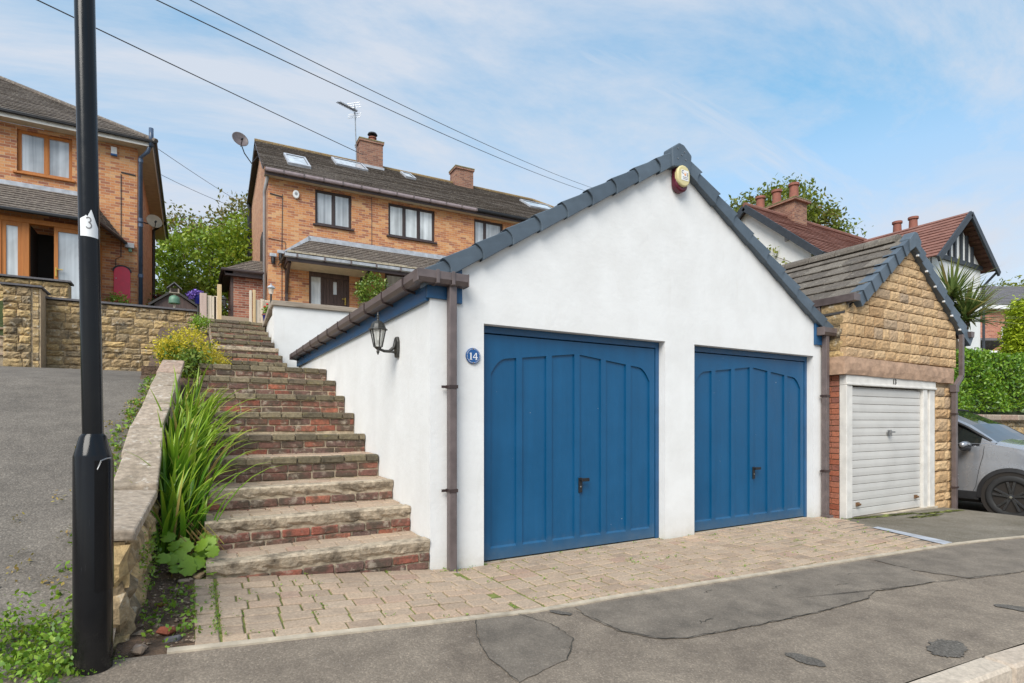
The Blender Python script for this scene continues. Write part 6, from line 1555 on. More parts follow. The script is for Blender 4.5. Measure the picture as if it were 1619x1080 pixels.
b = MB(); b.lathe([(0.125, 0.0), (0.125, 0.08), (0.11, 0.15), (0.06, 0.19), (0.01, 0.2)], (-2.09, 11.48, 4.16), 16); b.build('feeder_dome', M['greenplastic'], bh, smooth=True, autosmooth=45)
sh = thing('garden_shed', 'low dark shed roof peeping over the end of the stone retaining wall', 'shed', (-2.1, 14, 3.9))
b = MB(); b.prism([(-2.62, 3.6), (-1.55, 3.6), (-1.55, 4.5), (-2.15, 4.93), (-2.62, 4.55)], 'y', 13.9, 16); b.build('wall', M['brownwood'], sh)
b = MB(); b.bar((-2.75, 13.85, 4.50), (-2.15, 13.85, 4.96), 0.06, 0.05); b.bar((-2.15, 13.85, 4.96), (-1.45, 13.85, 4.50), 0.06, 0.05); b.prism([(-2.75, 4.52), (-2.15, 4.98), (-1.45, 4.52), (-1.45, 4.55), (-2.15, 5.01), (-2.75, 4.55)], 'y', 13.88, 16.1); b.build('roof', M['felt'], sh)

# ================================================================== garage 13 (stone)
g13 = thing('stone_garage', 'narrow stone gabled garage with a white slatted door and tiled roof', 'garage', (5.75, -0.25, 0))
GX0, GX1, GY = 5.75, 8.87, -0.25
A3, Z3, S3 = 7.36, 3.93, 0.735
def rz3(x): return Z3 - S3*abs(x - A3)
b = MB(); b.box(GX0 + 0.02, 8.17, GY + 0.05, GY + 0.3, 2.0, 2.5); b.prism([(GX0 + .02, 2.5), (GX1 - .02, 2.5), (GX1 - .02, rz3(GX1) - .03), (A3, Z3 - .03), (GX0 + .02, rz3(GX0) - .03)], 'y', GY + 0.05, GY + 0.3)
b.box(8.17, 8.78, GY + 0.05, GY + 0.3, -0.4, 2.5); b.box(GX0 + 0.02, GX0 + 0.1, GY + 0.05, GY + 0.3, -0.3, 2.0)
b.build('wall_core', M['mortar'], g13)
b = MB(); b.box(GX0 + 0.02, GX0 + 0.22, GY + 0.31, 6, -0.3, 2.75); b.box(GX1 - 0.22, GX1 - 0.02, GY + 0.31, 6, -0.3, 2.75); b.box(GX0 + .23, GX1 - .23, 5.8, 6, -.3, 2.75); b.build('side_wall', M['brickR'], g13)
R = random.Random(61); k = 0; z = 2.145
rows = [0.135, 0.15, 0.165, 0.14, 0.145, 0.13, 0.14, 0.125, 0.135, 0.13, 0.12, 0.13, 0.12, 0.12]
for r, h in enumerate(rows):
    h *= 1.0; lo = lambda zz_: max(GX0, A3 - (Z3 - 0.02 - zz_)/S3); hi = lambda zz_: min(GX1, A3 + (Z3 - 0.02 - zz_)/S3)
    if z + 0.04 > Z3: break
    x = lo(z) - R.uniform(0, 0.1)
    while x < hi(z) - 0.02:
        L = R.uniform(0.20, 0.46) if r != 2 else R.uniform(0.15, 0.27); e = min(x + L, hi(z))
        if hi(z) - e < 0.1: e = hi(z)
        xs0 = max(x, lo(z))
        if e - xs0 > 0.04:
            cl = (lambda ox, oz: (lambda zl: (lo(oz + zl) - ox, hi(oz + zl) - ox)))(xs0, z)
            inst('stone', stone_mesh('stone', e - xs0 - 0.012, h - 0.012, 0.08, M['stone'], 700 + k, 0.011, 0.005, 0.005, 6, 4, clip=cl), g13, (xs0, GY, z)); k += 1
        x = e
    z += h
z = -0.12                                                          # right pier
while z < 1.80:
    h = min(R.uniform(0.12, 0.2), 1.82 - z); x = 8.19
    for e in ((8.50, 8.80) if R.random() < 0.5 else (8.60, 8.80)):
        inst('stone', stone_mesh('stone', e - x - 0.012, h - 0.012, 0.08, M['stone'], 900 + k, 0.016, 0.010, 0.007, 5, 4), g13, (x, GY, z)); k += 1; x = e
    z += h
bm13 = [chamfer_mesh('brick', 0.215, 0.10, 0.066, 0.004, M['redbrick'], 0.002, 140 + i) for i in range(3)]
for r in range(26):                                                # brick return facing the white garage
    z = -0.06 + r*0.0755; off = 0.11 if r % 2 else 0.0
    y = GY + 0.095
    for L in ((0.105, 0.215) if r % 2 else (0.215, 0.105)):
        inst('brick', R.choice(bm13), g13, (GX0 + 0.052 + R.uniform(-.002, .002), y + L/2, z + 0.037), (0, 0, rad(90)), ((L - 0.010)/0.215, 1, 1)); y += L
z = 1.92
while z < 2.85:
    h = 0.16; inst('stone', stone_mesh('stone', 0.33, h - 0.012, 0.08, M['rubble'], 940 + k, 0.014, 0.010, 0.008, 5, 3), g13, (GX0 - 0.0, GY + 0.34, z), (0, 0, rad(-90))); k += 1; z += h
me = stone_mesh('lintel', 3.06, 0.235, 0.30, M['lintel'], 77, 0.006, 0.010, 0.005, 24, 3); inst('lintel', me, g13, (5.66, GY - 0.035, 1.905), (0, rad(0.5), 0))
# door frame, door
b = MB(); b.box(5.748, 8.18, GY - 0.004, GY + 0.09, 1.765, 1.90); b.box(5.748, 8.18, GY - 0.020, GY - 0.005, 1.765, 1.795)
b.box(5.748, 5.80, GY - 0.006, GY + 0.09, -0.1, 1.764); b.box(5.802, 5.90, GY + 0.0, GY + 0.09, -0.1, 1.764)
b.box(7.80, 7.92, GY + 0.0, GY + 0.09, -0.1, 1.764); b.box(7.922, 8.02, GY + 0.03, GY + 0.09, -0.1, 1.764); b.box(8.022, 8.18, GY + 0.01, GY + 0.09, -0.1, 1.764)
b.build('door_frame', M['white'], g13, bevel=0.006)
MB().box(5.75, 8.18, GY - 0.03, GY + 0.2, -0.3, -0.018).build('threshold', M['edging'], g13)
gdoor = MB().box(5.905, 7.795, GY + 0.075, GY + 0.085, -0.02, 1.75).build('garage_door', M['whitedoor'], g13)
ns = 16
for k in range(ns):
    z0, z1 = lerp(-0.01, 1.735, k/ns), lerp(-0.01, 1.735, (k+1)/ns)
    b = MB(); yq = GY + 0.04; b.prism([(yq + 0.012, z0 + 0.0), (yq + 0.002, z0 + 0.006), (yq - 0.001, z0 + 0.05), (yq + 0.001, z1 - 0.008), (yq + 0.012, z1 - 0.003), (yq + 0.034, z1 - 0.004), (yq + 0.034, z0)], 'x', 5.906, 7.794); b.build('slat', M['whitedoor'], gdoor)
b = MB(); b.lathe([(0.04, 0), (0.04, -0.012)], (6.87, GY + 0.035, 1.12), 12, 'y'); b.bar((6.87, GY, 1.16), (6.87, GY, 1.07), 0.02); b.bar((6.82, GY - 0.02, 1.13), (6.93, GY - 0.02, 1.13), 0.022); b.build('handle', M['steel'], gdoor)
for x in (6.07, 7.63): b = MB(); b.box(x - 0.03, x + 0.03, GY + 0.015, GY + 0.035, 0.135, 0.185); b.lathe([(0.015, -0.03), (0.015, 0)], (x, GY + 0.015, 0.16), 8, 'y'); b.build('bolt', M['rust'], gdoor)
inst('house_number', text_mesh('13', 0.105, 0.003, M['ink'], 'house_number'), g13, (6.955, GY - 0.009, 1.842), (rad(90), 0, 0))
# roof: individual tiles on the slope in view, courses on the other
ls3 = 1.60; ncr = 7; cs3 = math.cos(math.atan(S3)); sn3 = math.sin(math.atan(S3))
LSL = (A3 - 5.80)/cs3; tile_w = 0.30
tm = [chamfer_mesh('roof_tile', tile_w - 0.010, LSL/ncr + 0.06, 0.024, 0.006, M['tile13'], 0.004, 160 + i) for i in range(4)]
for c_ in range(ncr):
    s_ = LSL*(c_ + 0.5)/ncr; yy = GY - 0.03; j = 0
    off = 0.15 if c_ % 2 else 0
    while yy < 5.9:
        d = s_; x = A3 - (LSL - d)*cs3 ; zt3 = rz3(x) + 0.055
        tw = tile_w*0.5 if (j == 0 and off) else tile_w
        ang = math.atan(S3)
        o = inst('roof_tile', R.choice(tm), g13, (x, yy + tw/2, zt3), (0, 0, 0), (tw/tile_w, 1, 1))
        o.rotation_euler = (Matrix.Rotation(-ang + rad(6.0), 4, 'Y') @ Matrix.Rotation(rad(90), 4, 'Z')).to_euler(); o.rotation_euler.x += R.uniform(-.008, .008)
        yy += tw; j += 1
b = MB(); b.prism([(5.75, rz3(5.75)), (A3, Z3), (9.05, rz3(9.05)), (9.05, rz3(9.05) - .03), (A3, Z3 - .03), (5.75, rz3(5.75) - .03)], 'y', GY + 0.02, 6.0); b.build('roof_deck', M['felt'], g13)
courses(W0, (9.10, GY + 0.02, rz3(9.10) + 0.03), (9.10, 6, rz3(9.10) + 0.03), (A3, GY + .02, Z3 + .05), (A3, 6, Z3 + .05), 8, 0.03, g13, M['rooftile'])
y = GY + 0.12
while y < 5.9: b = MB(); b.prism([(A3 + 0.15*math.cos(t), Z3 + 0.0 + 0.13*math.sin(t)) for t in [math.pi*k/8 for k in range(9)]] + [(A3, Z3 - 0.03)], 'y', y, y + 0.43); b.build('ridge_tile', M['tile13'], g13); y += 0.44
# verge caps
n3 = 7
for sgn, length, n_ in ((-1, (A3 - 5.93)/cs3, 7), (1, (9.12 - A3)/cs3, 8)):
    for k in range(n_):
        s0, s1 = length*k/n_ + 0.10, length*(k+1)/n_ + 0.10
        def P(s, nn, y): return (A3 + sgn*(s*cs3 + nn*sn3), y, Z3 - s*sn3 + nn*cs3)
        b = MB(); out = [(s0 - 0.008, 0.062), (s1, 0.080), (s1 + 0.002, -0.10), (s0 - 0.006, -0.096)]; kk = 4
        if s1 > length + 0.02 and sgn < 0: out[1] = (length, 0.07); out[2] = (length, -0.09)
        b.v = [P(s, nn, GY - 0.085 if i in (1, 2) else GY - 0.065) for i, (s, nn) in enumerate(out)] + [P(s, nn, GY + 0.01) for s, nn in out]
        b.f = [(0,1,2,3), (7,6,5,4), (0,4,5,1), (1,5,6,2), (2,6,7,3), (3,7,4,0)]
        b.add([P(s0 - .02, 0.05, GY + .01), P(min(s1, length + .02) if sgn < 0 else s1, 0.075, GY + .01), P(min(s1, length + .02) if sgn < 0 else s1, 0.075, GY + .10), P(s0 - .02, 0.05, GY + .10)], [(0,1,2,3)])
        b.build('verge_cap', M['cap'], g13, bevel=0.006)
b = MB(); b.prism([(A3 - 0.16, Z3 - 0.02), (A3 - 0.03, Z3 + 0.10), (A3 + 0.05, Z3 + 0.10), (A3 + 0.17, Z3 - 0.02), (A3 + 0.13, Z3 - 0.20), (A3, Z3 - 0.12), (A3 - 0.14, Z3 - 0.20)], 'y', GY - 0.10, GY + 0.05); b.build('ridge_end_cap', M['cap'], g13, bevel=0.012)
for k in range(6): b = MB(); t = 0.15 + k*0.33; x = A3 + t*cs3; b.lathe([(0.016, -0.03), (0.016, 0)], (x, GY - 0.05, Z3 - t*sn3 - 0.13), 8, 'y'); b.build('verge_clip', M['whiteplastic'], g13)
# gutters and pipes
b = MB(); b.prism([(5.72, 2.86), (5.82, 2.86), (5.84, 2.95), (5.83, 2.95), (5.81, 2.875), (5.73, 2.875), (5.71, 2.95), (5.70, 2.95)], 'y', GY - 0.12, 5.9); b.box(5.70, 5.84, GY - 0.13, GY - 0.12, 2.86, 2.95); b.build('gutter', M['gutter'], g13)
b = MB(); b.box(5.735, 5.805, GY + 0.35, GY + 0.42, 2.66, 2.86); b.bar((5.77, GY + 0.38, 2.68), (5.69, GY + 0.30, 2.52), 0.07, 0.07); b.build('downpipe', M['gutter'], g13, bevel=0.006)
b = MB(); b.prism([(9.08, 2.63), (9.17, 2.63), (9.19, 2.72), (9.06, 2.72)], 'y', GY - 0.12, 5.9); b.build('gutter', M['gutter'], g13)
b = MB(); b.box(8.83, 8.89, GY - 0.10, GY - 0.04, 1.98, 2.66); b.bar((8.86, GY - 0.07, 2.0), (8.655, GY - 0.07, 1.83), 0.06, 0.06); dp3 = b.build('downpipe', M['gutter'], g13, bevel=0.006)
b = MB(); b.box(8.60, 8.665, GY - 0.10, GY - 0.035, -0.12, 1.85); b.box(8.58, 8.685, GY - 0.112, GY - 0.022, 1.74, 1.86); b.build('downpipe', M['gutter'], g13, bevel=0.006)
for z in (1.40, 0.25): b = MB(); b.box(8.585, 8.68, GY - 0.107, GY - 0.028, z - 0.012, z + 0.012); b.build('pipe_clip', M['brown'], dp3)

# ================================================================== car
CG = -0.19
car = thing('parked_car', 'metallic grey hatchback with black alloy wheels parked beside the stone garage', 'car', (9.92, 0.4, CG))
XC, YN = 9.92, -1.79
def cp(s, w, z): return (XC - w, YN + s, CG + z)                     # w>0 is the side towards the garages
shoulder = [(0, 0.66), (0.12, 0.82), (0.4, 0.97), (0.9, 1.07), (1.2, 1.12), (2.2, 1.10), (3.6, 1.14), (4.2, 1.16), (4.35, 1.0)]
hood = [(0, 0.70), (0.12, 0.90), (0.4, 1.03), (0.9, 1.12), (1.25, 1.19), (2.0, 1.2), (4.35, 1.1)]
width = [(0, 0.62), (0.1, 0.76), (0.3, 0.86), (0.7, 0.905), (2, 0.92), (3.6, 0.91), (4.2, 0.84), (4.35, 0.74)]
roofl = [(1.12, 1.14), (1.5, 1.42), (1.95, 1.64), (2.4, 1.71), (2.9, 1.715), (3.5, 1.65), (4.0, 1.45), (4.32, 1.16)]
ss = [0, 0.05, 0.12, 0.22, 0.34, 0.48, 0.6, 0.75, 0.88, 1.0, 1.12, 1.25, 1.33, 1.6, 2.0, 2.4, 2.8, 3.1, 3.3, 3.5, 3.7, 3.9, 4.1, 4.25, 4.35]
WH = [(0.89, 0.33), (3.52, 0.33)]
def arch(s): return 0.34
def sec(s):
    w = pw(s, width); sh_ = pw(s, shoulder); hd = max(pw(s, hood), sh_); za = min(arch(s), sh_ - 0.08)
    return [(w*0.985, za), (w, lerp(za, sh_, 0.35)), (w*0.995, lerp(za, sh_, 0.62)), (w*0.975, lerp(za, sh_, 0.72)), (w*0.985, lerp(za, sh_, 0.86)), (w*0.95, sh_), (w*0.80, lerp(sh_, hd, 0.6)), (w*0.45, hd), (0, hd + 0.01)]
ssd = sorted(set([round(x, 3) for x in ss] + [0.9 + 0.15*i for i in range(20)]))
b = MB(); n = 9
for sgn in (1, -1):
    o = len(b.v)
    for s_ in ssd: b.v += [cp(s_, sgn*w, z) for w, z in sec(s_)]
    for i in range(len(ssd) - 1):
        for j in range(n - 1): b.f.append((o+i*n+j, o+i*n+j+1, o+(i+1)*n+j+1, o+(i+1)*n+j))
b.add([cp(0, w, z) for w, z in sec(0)] + [cp(0, -w, z) for w, z in sec(0)[::-1]], [tuple(range(18))]); b.add([cp(4.35, w, z) for w, z in sec(4.35)] + [cp(4.35, -w, z) for w, z in sec(4.35)[::-1]], [tuple(range(18))])
b.build('body', M['car_paint'], car, smooth=True, autosmooth=38)
# greenhouse
gs = [1.12, 1.3, 1.5, 1.7, 1.95, 2.2, 2.5, 2.9, 3.3, 3.6, 4.0, 4.32]
def gsec(s):
    w = pw(s, width); sh_ = pw(s, shoulder) ; r = max(pw(s, roofl), sh_ + 0.01); f = min(1, (r - sh_)/0.45)
    wt = lerp(0.90, 0.70, f)*w
    return [(w*0.94, sh_ - 0.02), (lerp(w*0.94, wt, 0.5), lerp(sh_, r, 0.45)), (wt, r - 0.06*f), (wt*0.90, r - 0.012*f), (wt*0.5, r + 0.012*f), (0, r + 0.02*f)]
parts = {}
for sgn in (1, -1):
    for i in range(len(gs) - 1):
        A_, B_ = gsec(gs[i]), gsec(gs[i+1])
        for j in range(5):
            q = [cp(gs[i], sgn*A_[j][0], A_[j][1]), cp(gs[i], sgn*A_[j+1][0], A_[j+1][1]), cp(gs[i+1], sgn*B_[j+1][0], B_[j+1][1]), cp(gs[i+1], sgn*B_[j][0], B_[j][1])]
            if j < 2: k = ('side_window', sgn) if 1.3 <= gs[i] < 3.6 else ('pillar', sgn)
            elif j == 2: k = ('pillar', sgn)
            else: k = ('windscreen', 0) if gs[i] < 1.95 else (('rear_window', 0) if gs[i] >= 3.6 else ('roof', 0))
            parts.setdefault(k, MB()).poly(q)
for (k, _), b in parts.items(): b.build(k, M['car_paint'] if k in ('roof', 'pillar') else M['car_glass'], car, smooth=True)
for sgn in (1, -1):
    b = MB(); b.tube([cp(1.30, sgn*0.885, 1.105), cp(2.2, sgn*0.895, 1.095), cp(3.5, sgn*0.88, 1.13)], 0.014, 6); b.build('window_trim', M['car_trim'], car)
    b = MB()                                                        # A pillar line
    b.tube([cp(1.18, sgn*0.80, 1.16), cp(1.5, sgn*0.745, 1.37), cp(1.95, sgn*0.66, 1.60), cp(2.4, sgn*0.645, 1.665)], 0.022, 6); b.build('window_trim', M['car_trim'], car)
    def side_w(s_, z):
        q = sec(s_)[:6]
        return pw(z, [(zz_, w_) for w_, zz_ in q])
    def seam(pts, wd=0.007):
        b = MB(); P_ = []
        for (s0_, z0_), (s1_, z1_) in zip(pts[:-1], pts[1:]):
            P_ += [(lerp(s0_, s1_, t/6), lerp(z0_, z1_, t/6)) for t in range(6)]
        P_.append(pts[-1])
        for s_, z_ in P_: b.v += [cp(s_ - wd/2, sgn*(side_w(s_ - wd/2, z_) + 0.0025), z_), cp(s_ + wd/2, sgn*(side_w(s_ + wd/2, z_) + 0.0025), z_)]
        b.f = [(2*i, 2*i+1, 2*i+3, 2*i+2) for i in range(len(P_)-1)]
        return b.build('door_seam', M['car_trim'], car)
    seam([(1.24, 1.08), (1.25, 0.95), (1.30, 0.70), (1.34, 0.45), (1.38, 0.36)]); seam([(2.35, 1.07), (2.36, 0.7), (2.40, 0.36)])
    b = MB(); b.tube([cp(1.75, sgn*0.93, 0.90), cp(1.85, sgn*0.955, 0.905), cp(2.0, sgn*0.955, 0.91), cp(2.1, sgn*0.93, 0.91)], 0.016, 6); b.build('door_handle', M['car_paint'], car)
    # sill and arch cladding
    b = MB(); b.prism([(XC - sgn*0.80, CG + 0.20), (XC - sgn*0.925, CG + 0.24), (XC - sgn*0.93, CG + 0.36), (XC - sgn*0.80, CG + 0.38)], 'y', YN + 1.30, YN + 3.12); b.build('sill_cladding', M['car_trim'], car)
    for c_, r in WH:
        b = MB(); vs = []; m = 24
        for i in range(m + 1):
            a = lerp(rad(-8), rad(188), i/m)
            for (rr, ww) in ((0.435, 0.932), (0.425, 0.90), (0.375, 0.90), (0.375, 0.942)): vs.append(cp(c_ - rr*math.cos(a), sgn*ww, 0.33 + rr*math.sin(a)))
        b.add(vs, [(4*i+k_, 4*i+(k_+1) % 4, 4*i+4+(k_+1) % 4, 4*i+4+k_) for i in range(m) for k_ in range(4)]); b.build('arch_cladding', M['car_trim'], car, smooth=True, autosmooth=40)
        b = MB(); b.lathe([(0.385, 0.0), (0.385, 0.10)], (XC - 0.931 if sgn > 0 else XC + 0.831, YN + c_, CG + 0.33), 32, 'x'); b.build('arch_shade_disc', M['black'], car)  # black disc on the uncut body paints in the shade of the arch opening
        wx = XC - sgn*0.945
        t0 = -1 if sgn > 0 else 1
        b = MB(); d = -t0
        b.lathe([(0.222, t0*-0.10), (0.235, t0*-0.005), (0.25, t0*0.004), (0.30, t0*0.006), (0.322, t0*-0.008), (0.328, d*0.03), (0.328, d*0.19), (0.30, d*0.22)], (wx, YN + c_, CG + 0.325), 40, 'x', False); wh = b.build('tyre', M['tyre'], car, smooth=True, autosmooth=50)
        b = MB(); b.lathe([(0.246, d*-0.004), (0.232, d*0.004), (0.222, d*0.10), (0.01, d*0.105)], (wx, YN + c_, CG + 0.325), 36, 'x', False); b.build('rim_barrel', M['rimdark'], wh, smooth=True, autosmooth=50)
        for k_ in range(5):
            for da in (-0.12, 0.12):
                a = 2*math.pi*k_/5 + 0.3 + da; b = MB(); ca, sa = math.cos(a), math.sin(a)
                b.bar((wx + d*0.012, YN + c_ + 0.03*ca, CG + .325 + 0.03*sa), (wx + d*0.004, YN + c_ + 0.232*math.cos(a + da*0.6), CG + .325 + 0.232*math.sin(a + da*0.6)), 0.036, 0.02, (1, 0, 0)); b.build('spoke', M['rim'], wh, bevel=0.005)
        b = MB(); b.lathe([(0.05, d*0.02), (0.045, d*0.0), (0.01, d*-0.004)], (wx, YN + c_, CG + .325), 16, 'x'); hub = b.build('hub', M['rim'], wh)
        b = MB(); b.lathe([(0.02, d*-0.004), (0.018, d*-0.008)], (wx, YN + c_, CG + .325), 12, 'x'); b.build('hub_badge', M['chrome'], wh)
    # mirror
    b = MB(); c0 = cp(1.44, sgn*1.02, 1.10); b.lathe([(0.01, -0.13), (0.04, -0.115), (0.056, -0.04), (0.058, 0.05), (0.045, 0.115), (0.015, 0.125)], c0, 14, 'x'); mir = b.build('door_mirror', M['car_paint'], car, smooth=True)
    b = MB(); b.bar(cp(1.45, sgn*0.88, 1.03), cp(1.45, sgn*0.97, 1.05), 0.08, 0.05); b.lathe([(0.05, -0.10), (0.065, -0.03), (0.065, 0.06), (0.03, 0.11)], (c0[0], c0[1], c0[2] - 0.035), 10, 'x'); b.build('mirror_base', M['car_trim'], mir)
    b = MB(); b.tube([cp(1.375, sgn*0.95, 1.10), cp(1.365, sgn*1.02, 1.10), cp(1.375, sgn*1.10, 1.105)], 0.008, 6); b.build('indicator', M['chrome'], mir)
    b = MB(); b.grid(lambda u, v: cp(lerp(0.08, 0.42, u), sgn*(pw(lerp(0.08, 0.42, u), width) + 0.004), lerp(0.72 + 0.1*u, 0.86 + 0.10*u, v)), 6, 2); b.build('headlight', M['chrome'], car)
b = MB(); b.box(XC - 0.5, XC + 0.5, YN - 0.015, YN + 0.02, CG + 0.35, CG + 0.62); b.build('grille', M['car_trim'], car); b = MB(); b.box(XC - 0.8, XC + 0.8, YN + 0.06, YN + 4.25, CG + 0.18, CG + 0.34); b.build('underbody', M['black'], car)
for sgn in (1, -1):
    b = MB(); b.tube([cp(2.0, sgn*0.60, 1.66), cp(2.5, sgn*0.60, 1.75), cp(3.4, sgn*0.58, 1.72), cp(3.7, sgn*0.58, 1.63)], 0.016, 6); b.build('roof_rail', M['car_trim'], car)

# ================================================================== right: hedge on a stone wall
hw = thing('low_stone_wall', 'low grey stone wall with coping under the clipped hedge', 'wall', (12, 0.7, 0))
b = MB(); b.box(9.5, 24, 0.62, 1.0, -0.5, 1.30); b.build('core', M['stepmortar'], hw)
stone_wall(hw, 9.6, 17.0, 0.60, -0.3, 1.28, (0.16, 0.24), (0.25, 0.5), 9)
x = 9.4
while x < 18: L = 0.85; b = MB(); b.box(x, x + L - 0.015, 0.50, 1.05, 1.30, 1.42); b.build('coping_stone', M['coping'], hw, bevel=0.02); x += L
hd_ = thing('clipped_hedge', 'long clipped glossy green hedge above the low stone wall', 'hedge', (14, 1.4, 1.3))
def hedge_s(g, n):
    x = 10.0 + g.random(n)*12; f = g.random(n); zt = 2.72 + 0.03*np.sin(x*2.1) + 0.02*np.sin(x*5.3) + 0.03*(x - 11.7)
    zf = 1.50 + (zt - 1.50)*g.random(n)**0.9; yf = 0.88 + 0.05*np.sin(x*3.1 + zf*4) + 0.06*g.normal(size=n)*0.8
    y = np.where(f < 0.72, yf, 0.9 + g.random(n)*1.0); z = np.where(f < 0.72, zf, zt + 0.03*g.normal(size=n))
    return np.stack([x, y, z], 1)
V, F = leaf_cloud(26000, hedge_s, 0.068, 20, 0.2, 0.55); stuff(leaf_obj('leaves', V, F, M['leaf_hedge'], hd_))
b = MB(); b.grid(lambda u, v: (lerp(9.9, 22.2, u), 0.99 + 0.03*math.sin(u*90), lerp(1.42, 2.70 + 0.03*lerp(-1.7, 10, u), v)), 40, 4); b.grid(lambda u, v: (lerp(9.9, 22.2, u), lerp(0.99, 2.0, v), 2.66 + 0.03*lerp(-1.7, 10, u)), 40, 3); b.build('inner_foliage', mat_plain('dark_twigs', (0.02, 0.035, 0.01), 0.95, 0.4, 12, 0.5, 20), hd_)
# conifer
cf = thing('golden_conifer', 'bright yellow green conifer rising behind the hedge at the right edge', 'conifer', (19.5, 2.2, 2.0))
V, F = leaf_cloud(24000, clumps([(19.45, 2.2, 3.2, 0.50, 0.5, 1.0, 2), (19.5, 2.2, 4.1, 0.36, 0.4, 0.75, 1.3), (20.3, 2.3, 3.2, 0.7, 0.6, 1.5, 1)], 7, 30, 0.085, 0.75), 0.10, 21, 1.2, 0.4); stuff(leaf_obj('sprays', V, F, M['leaf_conifer'], cf))
b = MB(); b.tube([(19.5, 2.2, 1.3), (19.5, 2.2, 4.6)], 0.10, 7, r1=0.03); b.build('trunk', M['bark'], cf)

# ------------------------------------------------------------------ white gabled house
wh_ = thing('white_gabled_house', 'white rendered house with red tiled roofs and black half timbered gable', 'house', (22, 8, 3.0))
X0 = 17.25
b = MB(); b.prism([(7.5, 2), (13.0, 2), (13.0, 7.3), (10.08, 9.72), (7.5, 7.5)], 'x', X0 + 0.25, X0 + 0.5); b.box(X0 + 0.5, 23.2, 7.5, 7.8, 2, 7.3); b.box(23.25, 23.5, 6.3, 8, 2, 7.8); b.build('wall', M['render'], wh_)
courses(W0, (X0, 7.02, 7.22), (26, 7.02, 7.22), (X0, 10.08, 9.84), (26, 10.08, 9.84), 17, 0.04, wh_, M['roofred'])
b = MB(); b.poly([(X0, 10.08, 9.84), (26, 10.08, 9.84), (26, 13.2, 7.2), (X0, 13.2, 7.2)]); b.build('rear_roof', M['roofred'], wh_)
b = MB(); b.bar((X0 - 0.02, 6.95, 7.05), (X0 - 0.02, 10.08, 9.74), 0.10, 0.24); b.bar((X0 - 0.02, 10.08, 9.74), (X0 - 0.02, 13.2, 7.05), 0.10, 0.24); b.build('bargeboard', M['blackwood'], wh_)
b = MB(); b.box(X0 + 0.05, 23.4, 6.98, 7.12, 7.06, 7.20); b.build('gutter', M['blackwood'], wh_)
b = MB(); b.tube([(X0, 10.08, 9.87), (26, 10.08, 9.87)], 0.09, 8); b.build('ridge_tiles', M['roofred'], wh_)
b = MB(); b.box(X0 + 0.2, X0 + 0.249, 8.35, 8.5, 8.0, 8.2); b.build('vent', M['grey'], wh_)
R = random.Random(4)
chimney(W0, wh_, 19.9, 20.75, 9.7, 12.2, 8.8, 10.45, [(20.32, 10.0), (20.32, 10.8), (20.32, 11.6)], 'brickC', (0.20, 0.75), over=0.12)
chimney(W0, wh_, 28.1, 28.7, 8.8, 10.2, 8.5, 10.2, [(28.4, 9.15), (28.4, 9.85)], 'brickC', (0.20, 0.8), over=0.1)
# cross wing with timbered gable facing the street
gx, gzA = 25.65, 9.80
b = MB(); b.prism([(23.4, 2), (27.8, 2), (27.8, 7.9), (gx, 9.6), (23.4, 7.9)], 'y', 6.30, 6.55); b.box(27.55, 27.8, 6.56, 12, 2, 7.8); b.box(23.4, 23.65, 6.56, 12, 2, 7.8); b.build('wall', M['render'], wh_)
courses(W0, (22.95, 5.85, 7.62), (22.95, 13, 7.62), (gx, 5.85, gzA), (gx, 13, gzA), 13, 0.04, wh_, M['roofred'])
courses(W0, (28.25, 13, 7.75), (28.25, 5.85, 7.75), (gx, 13, gzA), (gx, 5.85, gzA), 13, 0.04, wh_, M['roofred'])
b = MB(); b.bar((22.9, 5.82, 7.48), (gx, 5.82, gzA - 0.10), 0.08, 0.24); b.bar((gx, 5.82, gzA - 0.10), (28.3, 5.82, 7.60), 0.08, 0.24); b.build('bargeboard', M['blackwood'], wh_)
for x in (24.35, 24.85, 25.35, 25.9, 26.4, 26.9):
    b = MB(); b.box(x - 0.07, x + 0.07, 6.22, 6.298, 7.95, gzA - 0.15 - 0.80*abs(x - gx)); b.build('timber', M['blackwood'], wh_)
b = MB(); b.box(23.4, 27.8, 6.20, 6.297, 7.78, 7.95); b.build('timber', M['blackwood'], wh_)
b = MB(); b.tube([(28.2, 5.85, 7.70), (28.15, 6.2, 7.3), (27.9, 6.22, 7.15), (27.9, 6.22, 3)], 0.05, 8); b.build('downpipe', M['blackwood'], wh_)
window(wh_, W0, 23.7, 24.7, 3.6, 5.6, 6.26, (), 'whiteplastic', 'glassdark', None, 0.0, 0.08, 4.9)
ivy = thing('wall_climber', 'sparse leafy climber on the white gable beside the roof edge', 'climber', (17.3, 8.5, 6))
V, F = leaf_cloud(200, clumps([(17.42, 9.2, 7.6, 0.06, 0.5, 0.3, 1), (17.40, 8.75, 7.0, 0.06, 0.5, 0.35, 1), (17.42, 9.9, 8.4, .06, .35, .3, .6)], 9, 6, 0.10, 0.3), 0.14, 30, 0.0, 0.6); stuff(leaf_obj('leaves', V, F, M['leaf_far'], ivy))
b = MB(); b.tube([(17.45, 10.4, 5.5), (17.45, 9.6, 7.0), (17.44, 9.0, 7.6), (17.44, 8.3, 7.2)], 0.012, 5); b.tube([(17.45, 9.6, 7.0), (17.45, 9.9, 8.5)], 0.012, 5); b.build('stem', M['bark'], ivy)
